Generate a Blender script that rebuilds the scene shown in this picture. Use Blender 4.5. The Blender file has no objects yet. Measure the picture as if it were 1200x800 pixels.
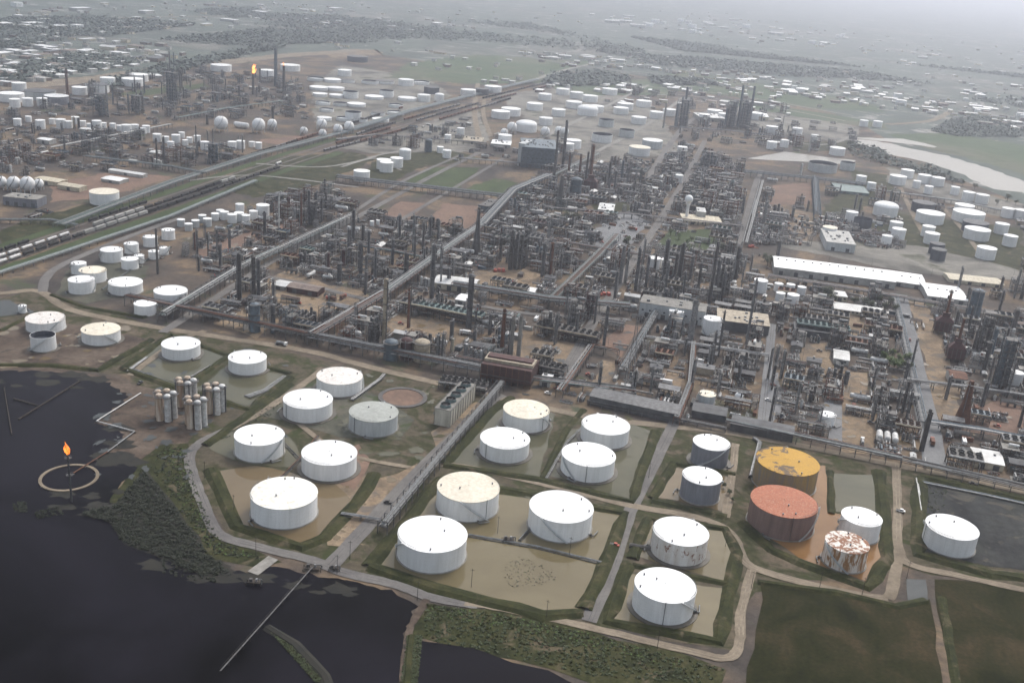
import bpy, math, random
from mathutils import Vector, Matrix
R = math.radians
S = bpy.context.scene
COL = S.collection
rnd = random.Random(7)
H0, F0, YH, RHO = 300.0, 1200.0, -60.0, R(4.7)
TH = math.atan((400 - YH) / F0 * math.cos(RHO))
GA = R(-15.5)                      # direction of the plant grid
cR, sR, cT, sT = math.cos(RHO), math.sin(RHO), math.cos(TH), math.sin(TH)

def at(px, py, z=0.0):
    x = (px - 600) / F0; y = (400 - py) / F0
    u = x * cR - y * sR; v = x * sR + y * cR
    d = (u, cT + v * sT, -sT + v * cT)
    t = (z - H0) / d[2]
    return Vector((d[0] * t, d[1] * t, z))
def proj(p):
    d = p[1] * cT - (p[2] - H0) * sT
    v = (p[1] * sT + (p[2] - H0) * cT) / d; u = p[0] / d
    return (600 + F0 * (u * cR + v * sR), 400 - F0 * (-u * sR + v * cR))
def ppm(p):                        # pixels per metre at a point
    return F0 / (p[1] * cT - (p[2] - H0) * sT)

# ------------------------------------------------------------------ materials
MATS = {}
def newmat(name):
    m = bpy.data.materials.new(name); m.use_nodes = True
    MATS[name] = m
    nt = m.node_tree
    return m, nt, nt.nodes['Principled BSDF']
def N(nt, t, **kw):
    n = nt.nodes.new(t)
    for k, v in kw.items():
        if k in n.inputs: n.inputs[k].default_value = v
        else: setattr(n, k, v)
    return n
def c4(c): return (c[0], c[1], c[2], 1)
def noise(nt, scale, detail=4, stretch=(1, 1, 1), rough=.55, dist=0, off=0):
    tc = N(nt, 'ShaderNodeTexCoord'); mp = N(nt, 'ShaderNodeMapping')
    mp.inputs['Scale'].default_value = stretch
    mp.inputs['Location'].default_value = (off, off * .7, 0)
    nt.links.new(tc.outputs['Object'], mp.inputs['Vector'])
    n = N(nt, 'ShaderNodeTexNoise', Scale=scale, Detail=detail, Roughness=rough, Distortion=dist)
    nt.links.new(mp.outputs[0], n.inputs['Vector'])
    return n.outputs['Fac']
def ramp(nt, src, stops, interp='LINEAR'):
    r = N(nt, 'ShaderNodeValToRGB'); r.color_ramp.interpolation = interp
    el = r.color_ramp.elements
    while len(el) < len(stops): el.new(.5)
    for e, (p, c) in zip(el, stops):
        e.position = p; e.color = c4(c) if not isinstance(c, (int, float)) else (c, c, c, 1)
    nt.links.new(src, r.inputs[0])
    return r.outputs[0]
def mix(nt, fac, a, b, mode='MIX'):
    m = N(nt, 'ShaderNodeMix', data_type='RGBA', blend_type=mode)
    for i, s in ((0, fac), (6, a), (7, b)):
        if hasattr(s, 'is_linked'): nt.links.new(s, m.inputs[i])
        elif isinstance(s, (int, float)): m.inputs[i].default_value = s
        else: m.inputs[i].default_value = c4(s)
    return m.outputs[2]
def bump(nt, b, src, strength=.4, dist=.2):
    n = N(nt, 'ShaderNodeBump', Strength=strength, Distance=dist)
    nt.links.new(src, n.inputs['Height']); nt.links.new(n.outputs[0], b.inputs['Normal'])
def pbr(name, c1, c2=None, scale=.3, rough=.6, metal=0, stretch=(1, 1, 1), var=.0, lo=.35, hi=.65):
    m, nt, b = newmat(name)
    b.inputs['Roughness'].default_value = rough; b.inputs['Metallic'].default_value = metal
    c2 = c2 or tuple(x * .6 for x in c1)
    f = noise(nt, scale, 5, stretch)
    col = ramp(nt, f, [(lo, c2), (hi, c1)])
    if var:
        oi = N(nt, 'ShaderNodeObjectInfo')
        v = ramp(nt, oi.outputs['Random'], [(0, 1 - var), (1, 1.0)])
        col = mix(nt, 1.0, col, v, 'MULTIPLY')
    nt.links.new(col, b.inputs['Base Color'])
    return m
def paint(name, base, dirt, amt=.5, rust=None, rlo=.62, rhi=.7, rs=.35, zs=.5):   # tank paint: plate courses, streaks and rust
    m, nt, b = newmat(name)
    b.inputs['Roughness'].default_value = .6; b.inputs['Specular IOR Level'].default_value = .22
    f = noise(nt, .5, 6, (1, 1, .12))
    col = ramp(nt, f, [(.3, tuple(x + (y - x) * amt for x, y in zip(base, dirt))), (.62, base)])
    f2 = noise(nt, .06, 4)
    col = mix(nt, ramp(nt, f2, [(.4, .0), (.75, amt * .5)]), col, dirt)
    if rust:
        f3 = noise(nt, rs, 8, (1, 1, zs), .65, .6)
        col = mix(nt, ramp(nt, f3, [(rlo, 0.0), (rhi, 1.0)]), col, rust)
    tc = N(nt, 'ShaderNodeTexCoord'); sp = N(nt, 'ShaderNodeSeparateXYZ'); nt.links.new(tc.outputs['Object'], sp.inputs[0])
    mm = N(nt, 'ShaderNodeMath', operation='FRACT'); m0 = N(nt, 'ShaderNodeMath', operation='MULTIPLY'); m0.inputs[1].default_value = 1 / 2.4
    nt.links.new(sp.outputs[2], m0.inputs[0]); nt.links.new(m0.outputs[0], mm.inputs[0])
    line = ramp(nt, mm.outputs[0], [(0, .86), (.07, 1.0)], 'LINEAR')
    an = N(nt, 'ShaderNodeMath', operation='ARCTAN2'); nt.links.new(sp.outputs[1], an.inputs[0]); nt.links.new(sp.outputs[0], an.inputs[1])
    am = N(nt, 'ShaderNodeMath', operation='MULTIPLY'); am.inputs[1].default_value = 20 / 6.28318; nt.links.new(an.outputs[0], am.inputs[0])
    af = N(nt, 'ShaderNodeMath', operation='FRACT'); nt.links.new(am.outputs[0], af.inputs[0])
    line = mix(nt, 1.0, line, ramp(nt, af.outputs[0], [(0, .84), (.045, 1.0)]), 'MULTIPLY')
    fl = N(nt, 'ShaderNodeMath', operation='FLOOR'); nt.links.new(am.outputs[0], fl.inputs[0])
    wn_ = N(nt, 'ShaderNodeTexWhiteNoise', noise_dimensions='1D'); nt.links.new(fl.outputs[0], wn_.inputs['W'])
    line = mix(nt, 1.0, line, ramp(nt, wn_.outputs['Value'], [(0, .93), (1, 1.0)]), 'MULTIPLY')
    col = mix(nt, 1.0, col, line, 'MULTIPLY')
    oi = N(nt, 'ShaderNodeObjectInfo')
    col = mix(nt, 1.0, col, ramp(nt, oi.outputs['Random'], [(0, .86), (1, 1.0)]), 'MULTIPLY')
    nt.links.new(col, b.inputs['Base Color'])
    return m
paint('white_paint', (.88, .88, .87), (.6, .59, .56), .4)
paint('white_rusty', (.80, .79, .77), (.5, .42, .34), .6, (.22, .09, .04), .55, .62)
paint('rusty_roof', (.76, .73, .69), (.5, .40, .30), .7, (.23, .10, .05), .47, .50, .3); paint('rusty_shell', (.80, .78, .75), (.55, .42, .30), .8, (.33, .17, .07), .52, .57, .3, .16)
paint('white_roof', (.85, .85, .84), (.66, .65, .61), .22)
paint('cream_roof', (.80, .74, .62), (.55, .47, .34), .6)
paint('patch_roof', (.82, .81, .78), (.6, .55, .4), .5, (.55, .47, .25), .58, .72)
paint('stain_roof', (.80, .77, .73), (.5, .42, .35), .5, (.27, .18, .13), .58, .68)
paint('grey_roof', (.42, .43, .40), (.25, .26, .23), .6)
paint('pale_grey', (.56, .58, .58), (.34, .35, .35), .6)
paint('grey_shell', (.25, .26, .29), (.13, .13, .15), .6)
paint('dark_shell', (.10, .11, .13), (.05, .05, .06), .6)
paint('yellow_grey', (.36, .25, .09), (.20, .185, .19), .95)
paint('brown_shell', (.25, .17, .15), (.13, .085, .075), .6)
paint('red_roof', (.42, .13, .06), (.25, .075, .04), .6, (.46, .24, .16), .52, .62, 1.1)
paint('yellow_roof', (.54, .30, .03), (.42, .23, .04), .5, (.12, .08, .05), .56, .60, .09)
pbr('steel_grey', (.17, .172, .178), (.07, .07, .073), .4, .6, .2, var=.35)
pbr('steel_dark', (.11, .102, .098), (.05, .047, .044), .4, .65, .1, var=.3)
pbr('steel_blue', (.12, .16, .19), (.06, .08, .10), .3, .6, .1, var=.3)
pbr('steel_teal', (.14, .21, .20), (.07, .10, .10), .3, .6, 0, var=.3)
pbr('pipe_silver', (.40, .40, .40), (.18, .18, .18), .5, .42, .4, var=.25)
pbr('pipe_grey', (.24, .25, .25), (.12, .12, .12), .5, .5, .2, var=.3)
pbr('pipe_white', (.68, .68, .66), (.42, .40, .38), .5, .5, 0, var=.2)
pbr('rust', (.20, .085, .045), (.09, .04, .025), .5, .85, 0, var=.3)
pbr('dark_red', (.085, .026, .024), (.04, .017, .015), .4, .75, 0, var=.25)
pbr('bright_red', (.42, .06, .03), (.25, .05, .03), .4, .6)
pbr('tan_clad', (.42, .36, .27), (.25, .20, .14), .3, .7, 0, var=.25)
pbr('cream', (.62, .56, .43), (.42, .36, .26), .3, .7, 0, var=.2)
pbr('cool_clad', (.56, .53, .45), (.34, .31, .25), .3, .7, 0, (1, 1, .2))
pbr('concrete', (.28, .265, .24), (.17, .16, .14), .25, .85, var=.2)
pbr('roof_pale', (.66, .66, .64), (.44, .43, .41), .12, .5, 0, var=.2)
pbr('roof_white', (.80, .80, .79), (.62, .61, .59), .08, .45)
pbr('roof_dark', (.10, .105, .11), (.05, .05, .055), .2, .7, 0, var=.3)
pbr('roof_brown', (.22, .17, .14), (.12, .09, .08), .2, .8, 0, var=.3)
pbr('wall_pale', (.50, .49, .46), (.32, .31, .29), .2, .75, 0, var=.3)
pbr('silo_tan', (.66, .58, .48), (.34, .22, .14), .35, .7, 0, (1, 1, .15), var=.25)
pbr('glass', (.03, .04, .05), (.02, .02, .03), 1, .15)
pbr('tyre', (.02, .02, .02), (.015, .015, .015), 1, .9)
pbr('timber', (.07, .055, .045), (.03, .025, .02), .6, .9)
pbr('mound', (.018, .016, .010), (.008, .008, .006), .15, .95)
pbr('wet_ring', (.10, .085, .065), (.055, .05, .04), .3, .6)
pbr('bark', (.06, .045, .03), (.03, .02, .015), .8, .9)
def leafmat(name, c1, c2):
    m, nt, b = newmat(name); b.inputs['Roughness'].default_value = .8
    f = noise(nt, .25, 3); f2 = noise(nt, 3.0, 2)
    col = mix(nt, f2, ramp(nt, f, [(.35, c2), (.65, c1)]), tuple(x * .75 for x in c1))
    nt.links.new(col, b.inputs['Base Color'])
leafmat('leaf', (.05, .066, .02), (.024, .034, .011))
leafmat('leaf_bright', (.10, .15, .035), (.05, .09, .02))
leafmat('leaf_marsh', (.014, .020, .006), (.006, .009, .003))
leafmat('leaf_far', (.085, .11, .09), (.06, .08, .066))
def flame_mat(name, col, s):
    m, nt, b = newmat(name)
    b.inputs['Base Color'].default_value = (.1, .03, .01, 1)
    f = noise(nt, .5, 3)
    c = ramp(nt, f, [(.38, (.95, .15, .015)), (.62, col)])
    nt.links.new(c, b.inputs['Emission Color']); b.inputs['Emission Strength'].default_value = s
flame_mat('flame', (1, .33, .05), 1.2); flame_mat('flame_far', (1, .45, .1), 2.5)
def soil(name, stops, scale, fine=.5, rough=.9, fineamt=.5, spec=.3, bumpd=.3, stains=None):
    m, nt, b = newmat(name)
    b.inputs['Roughness'].default_value = rough; b.inputs['Specular IOR Level'].default_value = spec * .6
    f = noise(nt, scale, 8, (1, 1, 1), .6, .4)
    col = ramp(nt, f, stops)
    g = noise(nt, fine, 6, (1, 1, 1), .7, off=31)
    col = mix(nt, 1.0, col, ramp(nt, g, [(.3, 1 - fineamt), (.7, 1.0)]), 'MULTIPLY')
    if stains:
        h = noise(nt, stains[0], 7, (1, 1, 1), .65, .8, off=77)
        col = mix(nt, ramp(nt, h, [(stains[1], 0.0), (stains[2], 1.0)]), col, stains[3])
    nt.links.new(col, b.inputs['Base Color'])
    if bumpd: bump(nt, b, g, .5, bumpd)
soil('plant_soil', [(.32, (.055, .048, .045)), (.43, (.085, .072, .062)), (.52, (.125, .096, .074)), (.59, (.22, .158, .10)), (.67, (.095, .082, .072))], .012, .18, stains=(.02, .58, .66, (0.059, 0.067, 0.038)))
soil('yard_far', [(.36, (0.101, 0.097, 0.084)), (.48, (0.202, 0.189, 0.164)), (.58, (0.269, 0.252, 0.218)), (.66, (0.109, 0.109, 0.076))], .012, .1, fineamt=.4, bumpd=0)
soil('track_mud', [(.42, (.23, .19, .145)), (.58, (.35, .295, .225))], .08, .4, fineamt=.4)
soil('track_grey', [(.4, (.11, .105, .10)), (.6, (.19, .18, .17))], .08, .4, fineamt=.4)
soil('sand', [(.35, (0.168, 0.130, 0.092)), (.5, (0.269, 0.197, 0.130)), (.66, (0.353, 0.269, 0.181))], .035, .3, fineamt=.5, stains=(.07, .52, .62, (0.126, 0.109, 0.092)))
soil('red_soil', [(.35, (0.168, 0.113, 0.088)), (.6, (0.244, 0.160, 0.118))], .03, .25, fineamt=.4)
soil('dirt_road', [(.35, (0.176, 0.143, 0.105)), (.6, (0.277, 0.227, 0.168))], .05, .3, fineamt=.35)
soil('road_grey', [(.35, (0.134, 0.126, 0.122)), (.6, (0.193, 0.181, 0.168))], .03, .3, fineamt=.3)
soil('asphalt', [(.35, (0.168, 0.168, 0.172)), (.6, (0.227, 0.227, 0.227))], .03, .3, fineamt=.25)
soil('grass', [(.35, (.022, .027, .008)), (.5, (.042, .047, .014)), (.65, (.075, .07, .028))], .07, .5, fineamt=.65, stains=(.07, .57, .66, (0.101, 0.080, 0.050)))
soil('grass_green', [(.35, (0.046, 0.067, 0.025)), (.6, (0.071, 0.097, 0.038))], .02, .3, fineamt=.5, stains=(.015, .62, .7, (0.101, 0.092, 0.059)))
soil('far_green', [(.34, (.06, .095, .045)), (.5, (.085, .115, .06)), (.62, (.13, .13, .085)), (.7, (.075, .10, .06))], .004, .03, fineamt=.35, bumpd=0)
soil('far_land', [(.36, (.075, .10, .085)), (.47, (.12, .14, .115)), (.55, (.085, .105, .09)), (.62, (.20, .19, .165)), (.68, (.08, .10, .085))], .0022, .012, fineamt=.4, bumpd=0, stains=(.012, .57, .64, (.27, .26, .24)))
soil('basin_soil', [(.34, (.085, .074, .055)), (.45, (.12, .10, .07)), (.52, (.05, .055, .024)), (.60, (.135, .11, .078)), (.68, (.18, .14, .10))], .03, .3, fineamt=.5, spec=.15, stains=(.045, .56, .64, (.04, .048, .018)))
soil('wet_ground', [(.35, (0.080, 0.080, 0.063)), (.5, (0.109, 0.109, 0.084)), (.62, (0.143, 0.130, 0.101))], .03, .25, rough=.8, spec=.15, fineamt=.4, stains=(.03, .56, .62, (0.050, 0.063, 0.029)))
soil('black_mud', [(.35, (0.038, 0.039, 0.040)), (.55, (0.063, 0.065, 0.063)), (.7, (0.046, 0.050, 0.042))], .03, .2, rough=.85, spec=.1, fineamt=.5, stains=(.05, .58, .64, (0.084, 0.076, 0.063)))
soil('shore_mud', [(.35, (0.063, 0.046, 0.038)), (.5, (0.118, 0.088, 0.067)), (.65, (0.168, 0.130, 0.101))], .04, .3, fineamt=.5, stains=(.06, .6, .66, (0.034, 0.029, 0.025)))
def water(name, c1, c2, scale, rough, spec, wave=.02):
    m, nt, b = newmat(name)
    f = noise(nt, scale, 6, (1, 1, 1), .6, .8)
    nt.links.new(ramp(nt, f, [(.35, c1), (.65, c2)]), b.inputs['Base Color'])
    b.inputs['Roughness'].default_value = rough; b.inputs['Specular IOR Level'].default_value = spec
    g = noise(nt, .8, 3); bump(nt, b, g, .15, wave)
water('brown_water', (.125, .09, .048), (.16, .12, .068), .02, .07, .2, .008)
water('tan_water', (.118, .095, .05), (.152, .125, .07), .02, .07, .2, .008)
water('orange_water', (.18, .095, .038), (.225, .125, .055), .025, .12, .14, .01)
water('green_water', (.068, .066, .04), (.10, .092, .056), .02, .10, .12, .008)
water('river_water', (.20, .185, .165), (.245, .225, .20), .006, .3, .2)
water('lagoon_water', (.0015, .0015, .002), (.012, .011, .016), .006, .35, .02, .05)  # paler noise bands are surface sheen painted into the water colour
water('pond_dark', (.05, .055, .055), (.075, .08, .08), .04, .3, .06)
def field():
    m, nt, b = newmat('field'); b.inputs['Roughness'].default_value = .95; b.inputs['Specular IOR Level'].default_value = .1
    f = noise(nt, .03, 7, (1, 1, 1), .65, .5)
    col = ramp(nt, f, [(.34, (.014, .016, .006)), (.44, (.024, .026, .009)), (.54, (.036, .033, .014)), (.66, (.062, .047, .024))])
    tc = N(nt, 'ShaderNodeTexCoord'); mp = N(nt, 'ShaderNodeMapping'); mp.inputs['Rotation'].default_value = (0, 0, R(16))
    nt.links.new(tc.outputs['Object'], mp.inputs['Vector'])
    w = N(nt, 'ShaderNodeTexWave', Scale=.09, Distortion=2.5, Detail=3); nt.links.new(mp.outputs[0], w.inputs['Vector'])
    col = mix(nt, 1.0, col, ramp(nt, w.outputs['Fac'], [(.2, .94), (.8, 1.0)]), 'MULTIPLY')
    g = noise(nt, .5, 5, off=5)
    col = mix(nt, 1.0, col, ramp(nt, g, [(.3, .55), (.7, 1.0)]), 'MULTIPLY')
    nt.links.new(col, b.inputs['Base Color'])
field()

# ------------------------------------------------------------------ mesh building
class MB:
    def __init__(s): s.v = []; s.f = []; s.m = []; s.s = []; s.mats = []
    def mi(s, mat):
        if mat not in s.mats: s.mats.append(mat)
        return s.mats.index(mat)
    def add(s, vs, fs, mat, smooth=False):
        o = len(s.v); s.v += [tuple(v) for v in vs]; k = s.mi(mat)
        for f in fs: s.f.append(tuple(i + o for i in f)); s.m.append(k); s.s.append(smooth)
    def box(s, x, y, z, a, b, c, mat, rz=0):       # centre of the base, full sizes
        ca, sa = math.cos(rz), math.sin(rz)
        vs = []
        for dz in (0, c):
            for dx, dy in ((-a / 2, -b / 2), (a / 2, -b / 2), (a / 2, b / 2), (-a / 2, b / 2)):
                vs.append((x + dx * ca - dy * sa, y + dx * sa + dy * ca, z + dz))
        s.add(vs, [(3, 2, 1, 0), (4, 5, 6, 7), (0, 1, 5, 4), (1, 2, 6, 5), (2, 3, 7, 6), (3, 0, 4, 7)], mat)
    def cyl(s, p0, p1, r0, r1=None, n=8, mat='steel_grey', caps=(1, 1), smooth=True):
        r1 = r0 if r1 is None else r1
        p0 = Vector(p0); p1 = Vector(p1); d = (p1 - p0)
        if d.length < 1e-6: return
        d.normalize(); a = Vector((0, 0, 1)) if abs(d.z) < .9 else Vector((1, 0, 0))
        e1 = d.cross(a).normalized(); e2 = d.cross(e1)
        ring = [e1 * math.cos(2 * math.pi * i / n) + e2 * math.sin(2 * math.pi * i / n) for i in range(n)]
        A = [p0 + q * r0 for q in ring]; B = [p1 + q * r1 for q in ring]
        s.add(A + B, [((i + 1) % n, i, n + i, n + (i + 1) % n) for i in range(n)], mat, smooth)
        if caps[0] and r0 > 0: s.add(A, [tuple(range(n))], mat)
        if caps[1] and r1 > 0: s.add(B, [tuple(range(n - 1, -1, -1))], mat)
    def tube(s, pts, r, n=6, mat='pipe_grey'):
        for a, b in zip(pts, pts[1:]): s.cyl(a, b, r, r, n, mat)
    def dome(s, c, r, h, n=16, k=4, mat='white_paint', zdir=1):
        vs = []; fs = []
        for j in range(k):
            t = math.pi / 2 * j / k
            for i in range(n):
                a = 2 * math.pi * i / n
                vs.append((c[0] + r * math.cos(t) * math.cos(a), c[1] + r * math.cos(t) * math.sin(a), c[2] + zdir * h * math.sin(t)))
        vs.append((c[0], c[1], c[2] + zdir * h))
        for j in range(k - 1):
            for i in range(n):
                q = (j * n + i, j * n + (i + 1) % n, (j + 1) * n + (i + 1) % n, (j + 1) * n + i)
                fs.append(q if zdir > 0 else q[::-1])
        for i in range(n):
            q = ((k - 1) * n + i, (k - 1) * n + (i + 1) % n, k * n); fs.append(q if zdir > 0 else q[::-1])
        s.add(vs, fs, mat, True)
    def capsule(s, p0, p1, r, n=10, mat='pipe_grey'):  # horizontal or vertical vessel with rounded heads
        p0 = Vector(p0); p1 = Vector(p1); d = (p1 - p0).normalized()
        s.cyl(p0, p1, r, r, n, mat, (0, 0))
        for p, q in ((p0, -d), (p1, d)):
            s.cyl(p, p + q * r * .35, r, r * .75, n, mat, (0, 0)); s.cyl(p + q * r * .35, p + q * r * .52, r * .75, 0.01, n, mat, (0, 0))
    def sphere(s, c, r, n=20, k=12, mat='white_paint'):
        vs = [(c[0], c[1], c[2] + r)]; fs = []
        for j in range(1, k):
            t = math.pi * j / k
            for i in range(n):
                a = 2 * math.pi * i / n
                vs.append((c[0] + r * math.sin(t) * math.cos(a), c[1] + r * math.sin(t) * math.sin(a), c[2] + r * math.cos(t)))
        vs.append((c[0], c[1], c[2] - r)); L = len(vs) - 1
        for i in range(n):
            fs.append((0, 1 + i, 1 + (i + 1) % n)); fs.append((L, 1 + (k - 2) * n + (i + 1) % n, 1 + (k - 2) * n + i))
        for j in range(k - 2):
            for i in range(n):
                a = 1 + j * n; fs.append((a + i, a + n + i, a + n + (i + 1) % n, a + (i + 1) % n))
        s.add(vs, fs, mat, True)
    def ring(s, c, r0, r1, z0, z1, n=48, mat='steel_grey', a0=0, a1=2 * math.pi):   # annular slab
        full = abs(a1 - a0 - 2 * math.pi) < 1e-6; k = n if full else n + 1
        vs = []
        for i in range(k):
            a = a0 + (a1 - a0) * i / n; ca, sa = math.cos(a), math.sin(a)
            for r, z in ((r0, z0), (r1, z0), (r1, z1), (r0, z1)): vs.append((c[0] + r * ca, c[1] + r * sa, z))
        fs = []
        for i in range(n):
            p = 4 * i; q = 4 * ((i + 1) % k)
            for j in range(4): fs.append((p + j, q + j, q + (j + 1) % 4, p + (j + 1) % 4))
        if not full: fs += [(0, 1, 2, 3), (4 * n + 3, 4 * n + 2, 4 * n + 1, 4 * n)]
        s.add(vs, fs, mat)
    def prism(s, poly, z0, z1, mat, side=None):
        n = len(poly)
        s.add([(p[0], p[1], z1) for p in poly], [tuple(range(n))], mat)
        s.add([(p[0], p[1], z0) for p in poly] + [(p[0], p[1], z1) for p in poly], [(i, (i + 1) % n, n + (i + 1) % n, n + i) for i in range(n)], side or mat)
    def gable(s, x, y, z, a, b, h, mat, over=.4):     # roof, ridge along x, with thickness
        a2, b2 = a / 2 + over, b / 2 + over
        P = [(-a2, -b2, 0), (a2, -b2, 0), (a2, 0, h), (-a2, 0, h), (-a2, b2, 0), (a2, b2, 0)]
        P = [(x + p[0], y + p[1], z + p[2]) for p in P]
        Q = [(p[0], p[1], p[2] - .25) for p in P]
        s.add(P + Q, [(0, 1, 2, 3), (3, 2, 5, 4), (7, 6, 9, 8), (8, 9, 10, 11), (0, 6, 7, 1), (4, 5, 11, 10), (0, 3, 9, 6), (3, 4, 10, 9), (2, 1, 7, 8), (5, 2, 8, 11)], mat)
    def mesh(s, name):
        me = bpy.data.meshes.new(name); me.from_pydata(s.v, [], s.f)
        for m in s.mats: me.materials.append(MATS[m])
        me.polygons.foreach_set('material_index', s.m); me.polygons.foreach_set('use_smooth', s.s)
        me.update(); return me
def put(name, me, parent=None, loc=(0, 0, 0), rz=0):
    o = bpy.data.objects.new(name, me); COL.objects.link(o)
    o.location = loc; o.rotation_euler = (0, 0, rz)
    if parent: o.parent = parent
    return o
def tag(o, label=None, cat=None, group=None, kind=None):
    if label: o['label'] = label
    if cat: o['category'] = cat
    if group: o['group'] = group
    if kind: o['kind'] = kind
    return o
AUTO = []            # (object, look phrase, position): labelled at the end against the landmarks
def root(name, cat, loc, rz=0, label=None, group=None, look=None):
    o = put(name, None, None, loc, rz); tag(o, label, cat, group)
    if not label: AUTO.append((o, look or name.replace('_', ' ')))
    return o
def single(name, me, cat, loc, rz=0, label=None, group=None, look=None):
    o = put(name, me, None, loc, rz); tag(o, label, cat, group)
    if not label: AUTO.append((o, look or name.replace('_', ' ')))
    return o
def spawn(proto, name, cat, loc, rz, look=None, group=None, label=None, sc=1):   # a thing with copies of all its parts
    if len(proto) == 1 and proto[0][0] is None:
        o = single(name, proto[0][1], cat, loc, rz, label, group, look)
    else:
        o = root(name, cat, loc, rz, label, group, look)
        for part, me, subs in proto:
            p = put(part, me, o)
            for sn, sm in subs: put(sn, sm, p)
    if sc != 1: o.scale = (sc, sc, sc)
    return o
BLOCK = []           # footprints taken: (x, y, radius)
def taken(x, y, r): BLOCK.append((x, y, r))
def free(x, y, r): return all((x - a) ** 2 + (y - b) ** 2 > (r + c) ** 2 for a, b, c in BLOCK)
LM = []              # landmarks: (px, py, phrase)

# ------------------------------------------------------------------ ground sheets
def rough(poly, amp=2.0, step=14, seed=1):
    q = random.Random(seed); out = []
    for a, b in zip(poly, poly[1:] + poly[:1]):
        L = (Vector(b[:2]) - Vector(a[:2])).length; n = max(1, min(60, int(L / step)))
        for i in range(n):
            t = i / n
            out.append((a[0] + (b[0] - a[0]) * t + q.uniform(-amp, amp), a[1] + (b[1] - a[1]) * t + q.uniform(-amp, amp)))
    return out
def world(pxs): return [tuple(at(x, y)[:2]) for x, y in pxs]
def sheet(name, pxs, z, mat, amp=2.0, step=14, kind='structure', label=None):
    p = rough(world(pxs), amp, step, int(z * 1000) + len(pxs))
    b = MB(); b.add([(x, y, z) for x, y in p], [tuple(range(len(p)))], mat)
    me = b.mesh(name)
    if me.polygons[0].normal.z < 0: me.flip_normals()
    return tag(put(name, me), label, kind=kind)
def smooth_path(pts, n=6):
    P = [Vector(p) for p in pts]
    if len(P) < 3: return P
    out = []
    for i in range(len(P) - 1):
        p0 = P[max(i - 1, 0)]; p1 = P[i]; p2 = P[i + 1]; p3 = P[min(i + 2, len(P) - 1)]
        for k in range(n):
            t = k / n
            out.append(.5 * ((2 * p1) + (p2 - p0) * t + (2 * p0 - 5 * p1 + 4 * p2 - p3) * t * t + (3 * p1 - p0 - 3 * p2 + p3) * t ** 3))
    out.append(P[-1]); return out
def offs(P, w):
    L = []; Rr = []
    for i, p in enumerate(P):
        d = (P[min(i + 1, len(P) - 1)] - P[max(i - 1, 0)]); d.normalize(); n = Vector((-d.y, d.x))
        L.append(p + n * w); Rr.append(p - n * w)
    return L, Rr
def strip(name, pxs, w, z, mat, smooth=True, jit=.0, kind='structure', wpts=None):
    P = [Vector(p) for p in (wpts or world(pxs))]
    if smooth: P = smooth_path(P)
    L, Rr = offs(P, w / 2); q = random.Random(int(w * 10) + len(P))
    for l in (L, Rr):
        for i in range(len(l)): l[i] = l[i] + Vector((q.uniform(-jit, jit), q.uniform(-jit, jit)))
    n = len(P); b = MB()
    b.add([(p.x, p.y, z) for p in L] + [(p.x, p.y, z) for p in Rr], [(i, n + i, n + i + 1, i + 1) for i in range(n - 1)], mat)
    return tag(put(name, b.mesh(name)), kind=kind)
def berm(name, pxs, w=9, h=1.6, mat='grass', top='dirt_road', closed=False, topw=.36):
    P = [Vector(p) for p in world(pxs)]
    if closed: P.append(P[0])
    Q = []
    for a, b_ in zip(P, P[1:]):
        k = max(1, int((b_ - a).length / 12))
        for i in range(k): Q.append(a.lerp(b_, i / k))
    Q.append(P[-1]); q = random.Random(len(pxs))
    prof = [(-.5, .03), (-topw / 2, h), (topw / 2, h), (.5, .03)]
    b = MB(); vs = []
    for i, p in enumerate(Q):
        d = (Q[min(i + 1, len(Q) - 1)] - Q[max(i - 1, 0)])
        d.normalize(); nn = Vector((-d.y, d.x))
        for o, z in prof: vs.append((p.x + nn.x * o * w * q.uniform(.78, 1.22), p.y + nn.y * o * w * q.uniform(.78, 1.22), z * q.uniform(.9, 1.05)))
    n = len(Q)
    for j, mt in ((0, mat), (1, top), (2, mat)):
        b.add(vs, [(4 * i + j + 1, 4 * i + j, 4 * (i + 1) + j, 4 * (i + 1) + j + 1) for i in range(n - 1)], mt)
    me = b.mesh(name); 
    return tag(put(name, me), kind='structure')
b = MB(); g = 34000
b.add([(-g, -g * .2, 0), (g, -g * .2, 0), (g, g, 0), (-g, g, 0)], [(0, 1, 2, 3)], 'plant_soil'); tag(put('ground', b.mesh('ground')), kind='structure')
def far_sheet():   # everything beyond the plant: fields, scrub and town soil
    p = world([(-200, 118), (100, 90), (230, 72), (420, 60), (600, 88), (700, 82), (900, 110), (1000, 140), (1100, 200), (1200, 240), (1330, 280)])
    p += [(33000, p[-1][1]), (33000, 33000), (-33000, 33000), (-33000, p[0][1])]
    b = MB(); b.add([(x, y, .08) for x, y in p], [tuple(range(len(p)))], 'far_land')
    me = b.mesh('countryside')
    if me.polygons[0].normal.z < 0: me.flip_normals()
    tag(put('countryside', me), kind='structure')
far_sheet()
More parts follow.
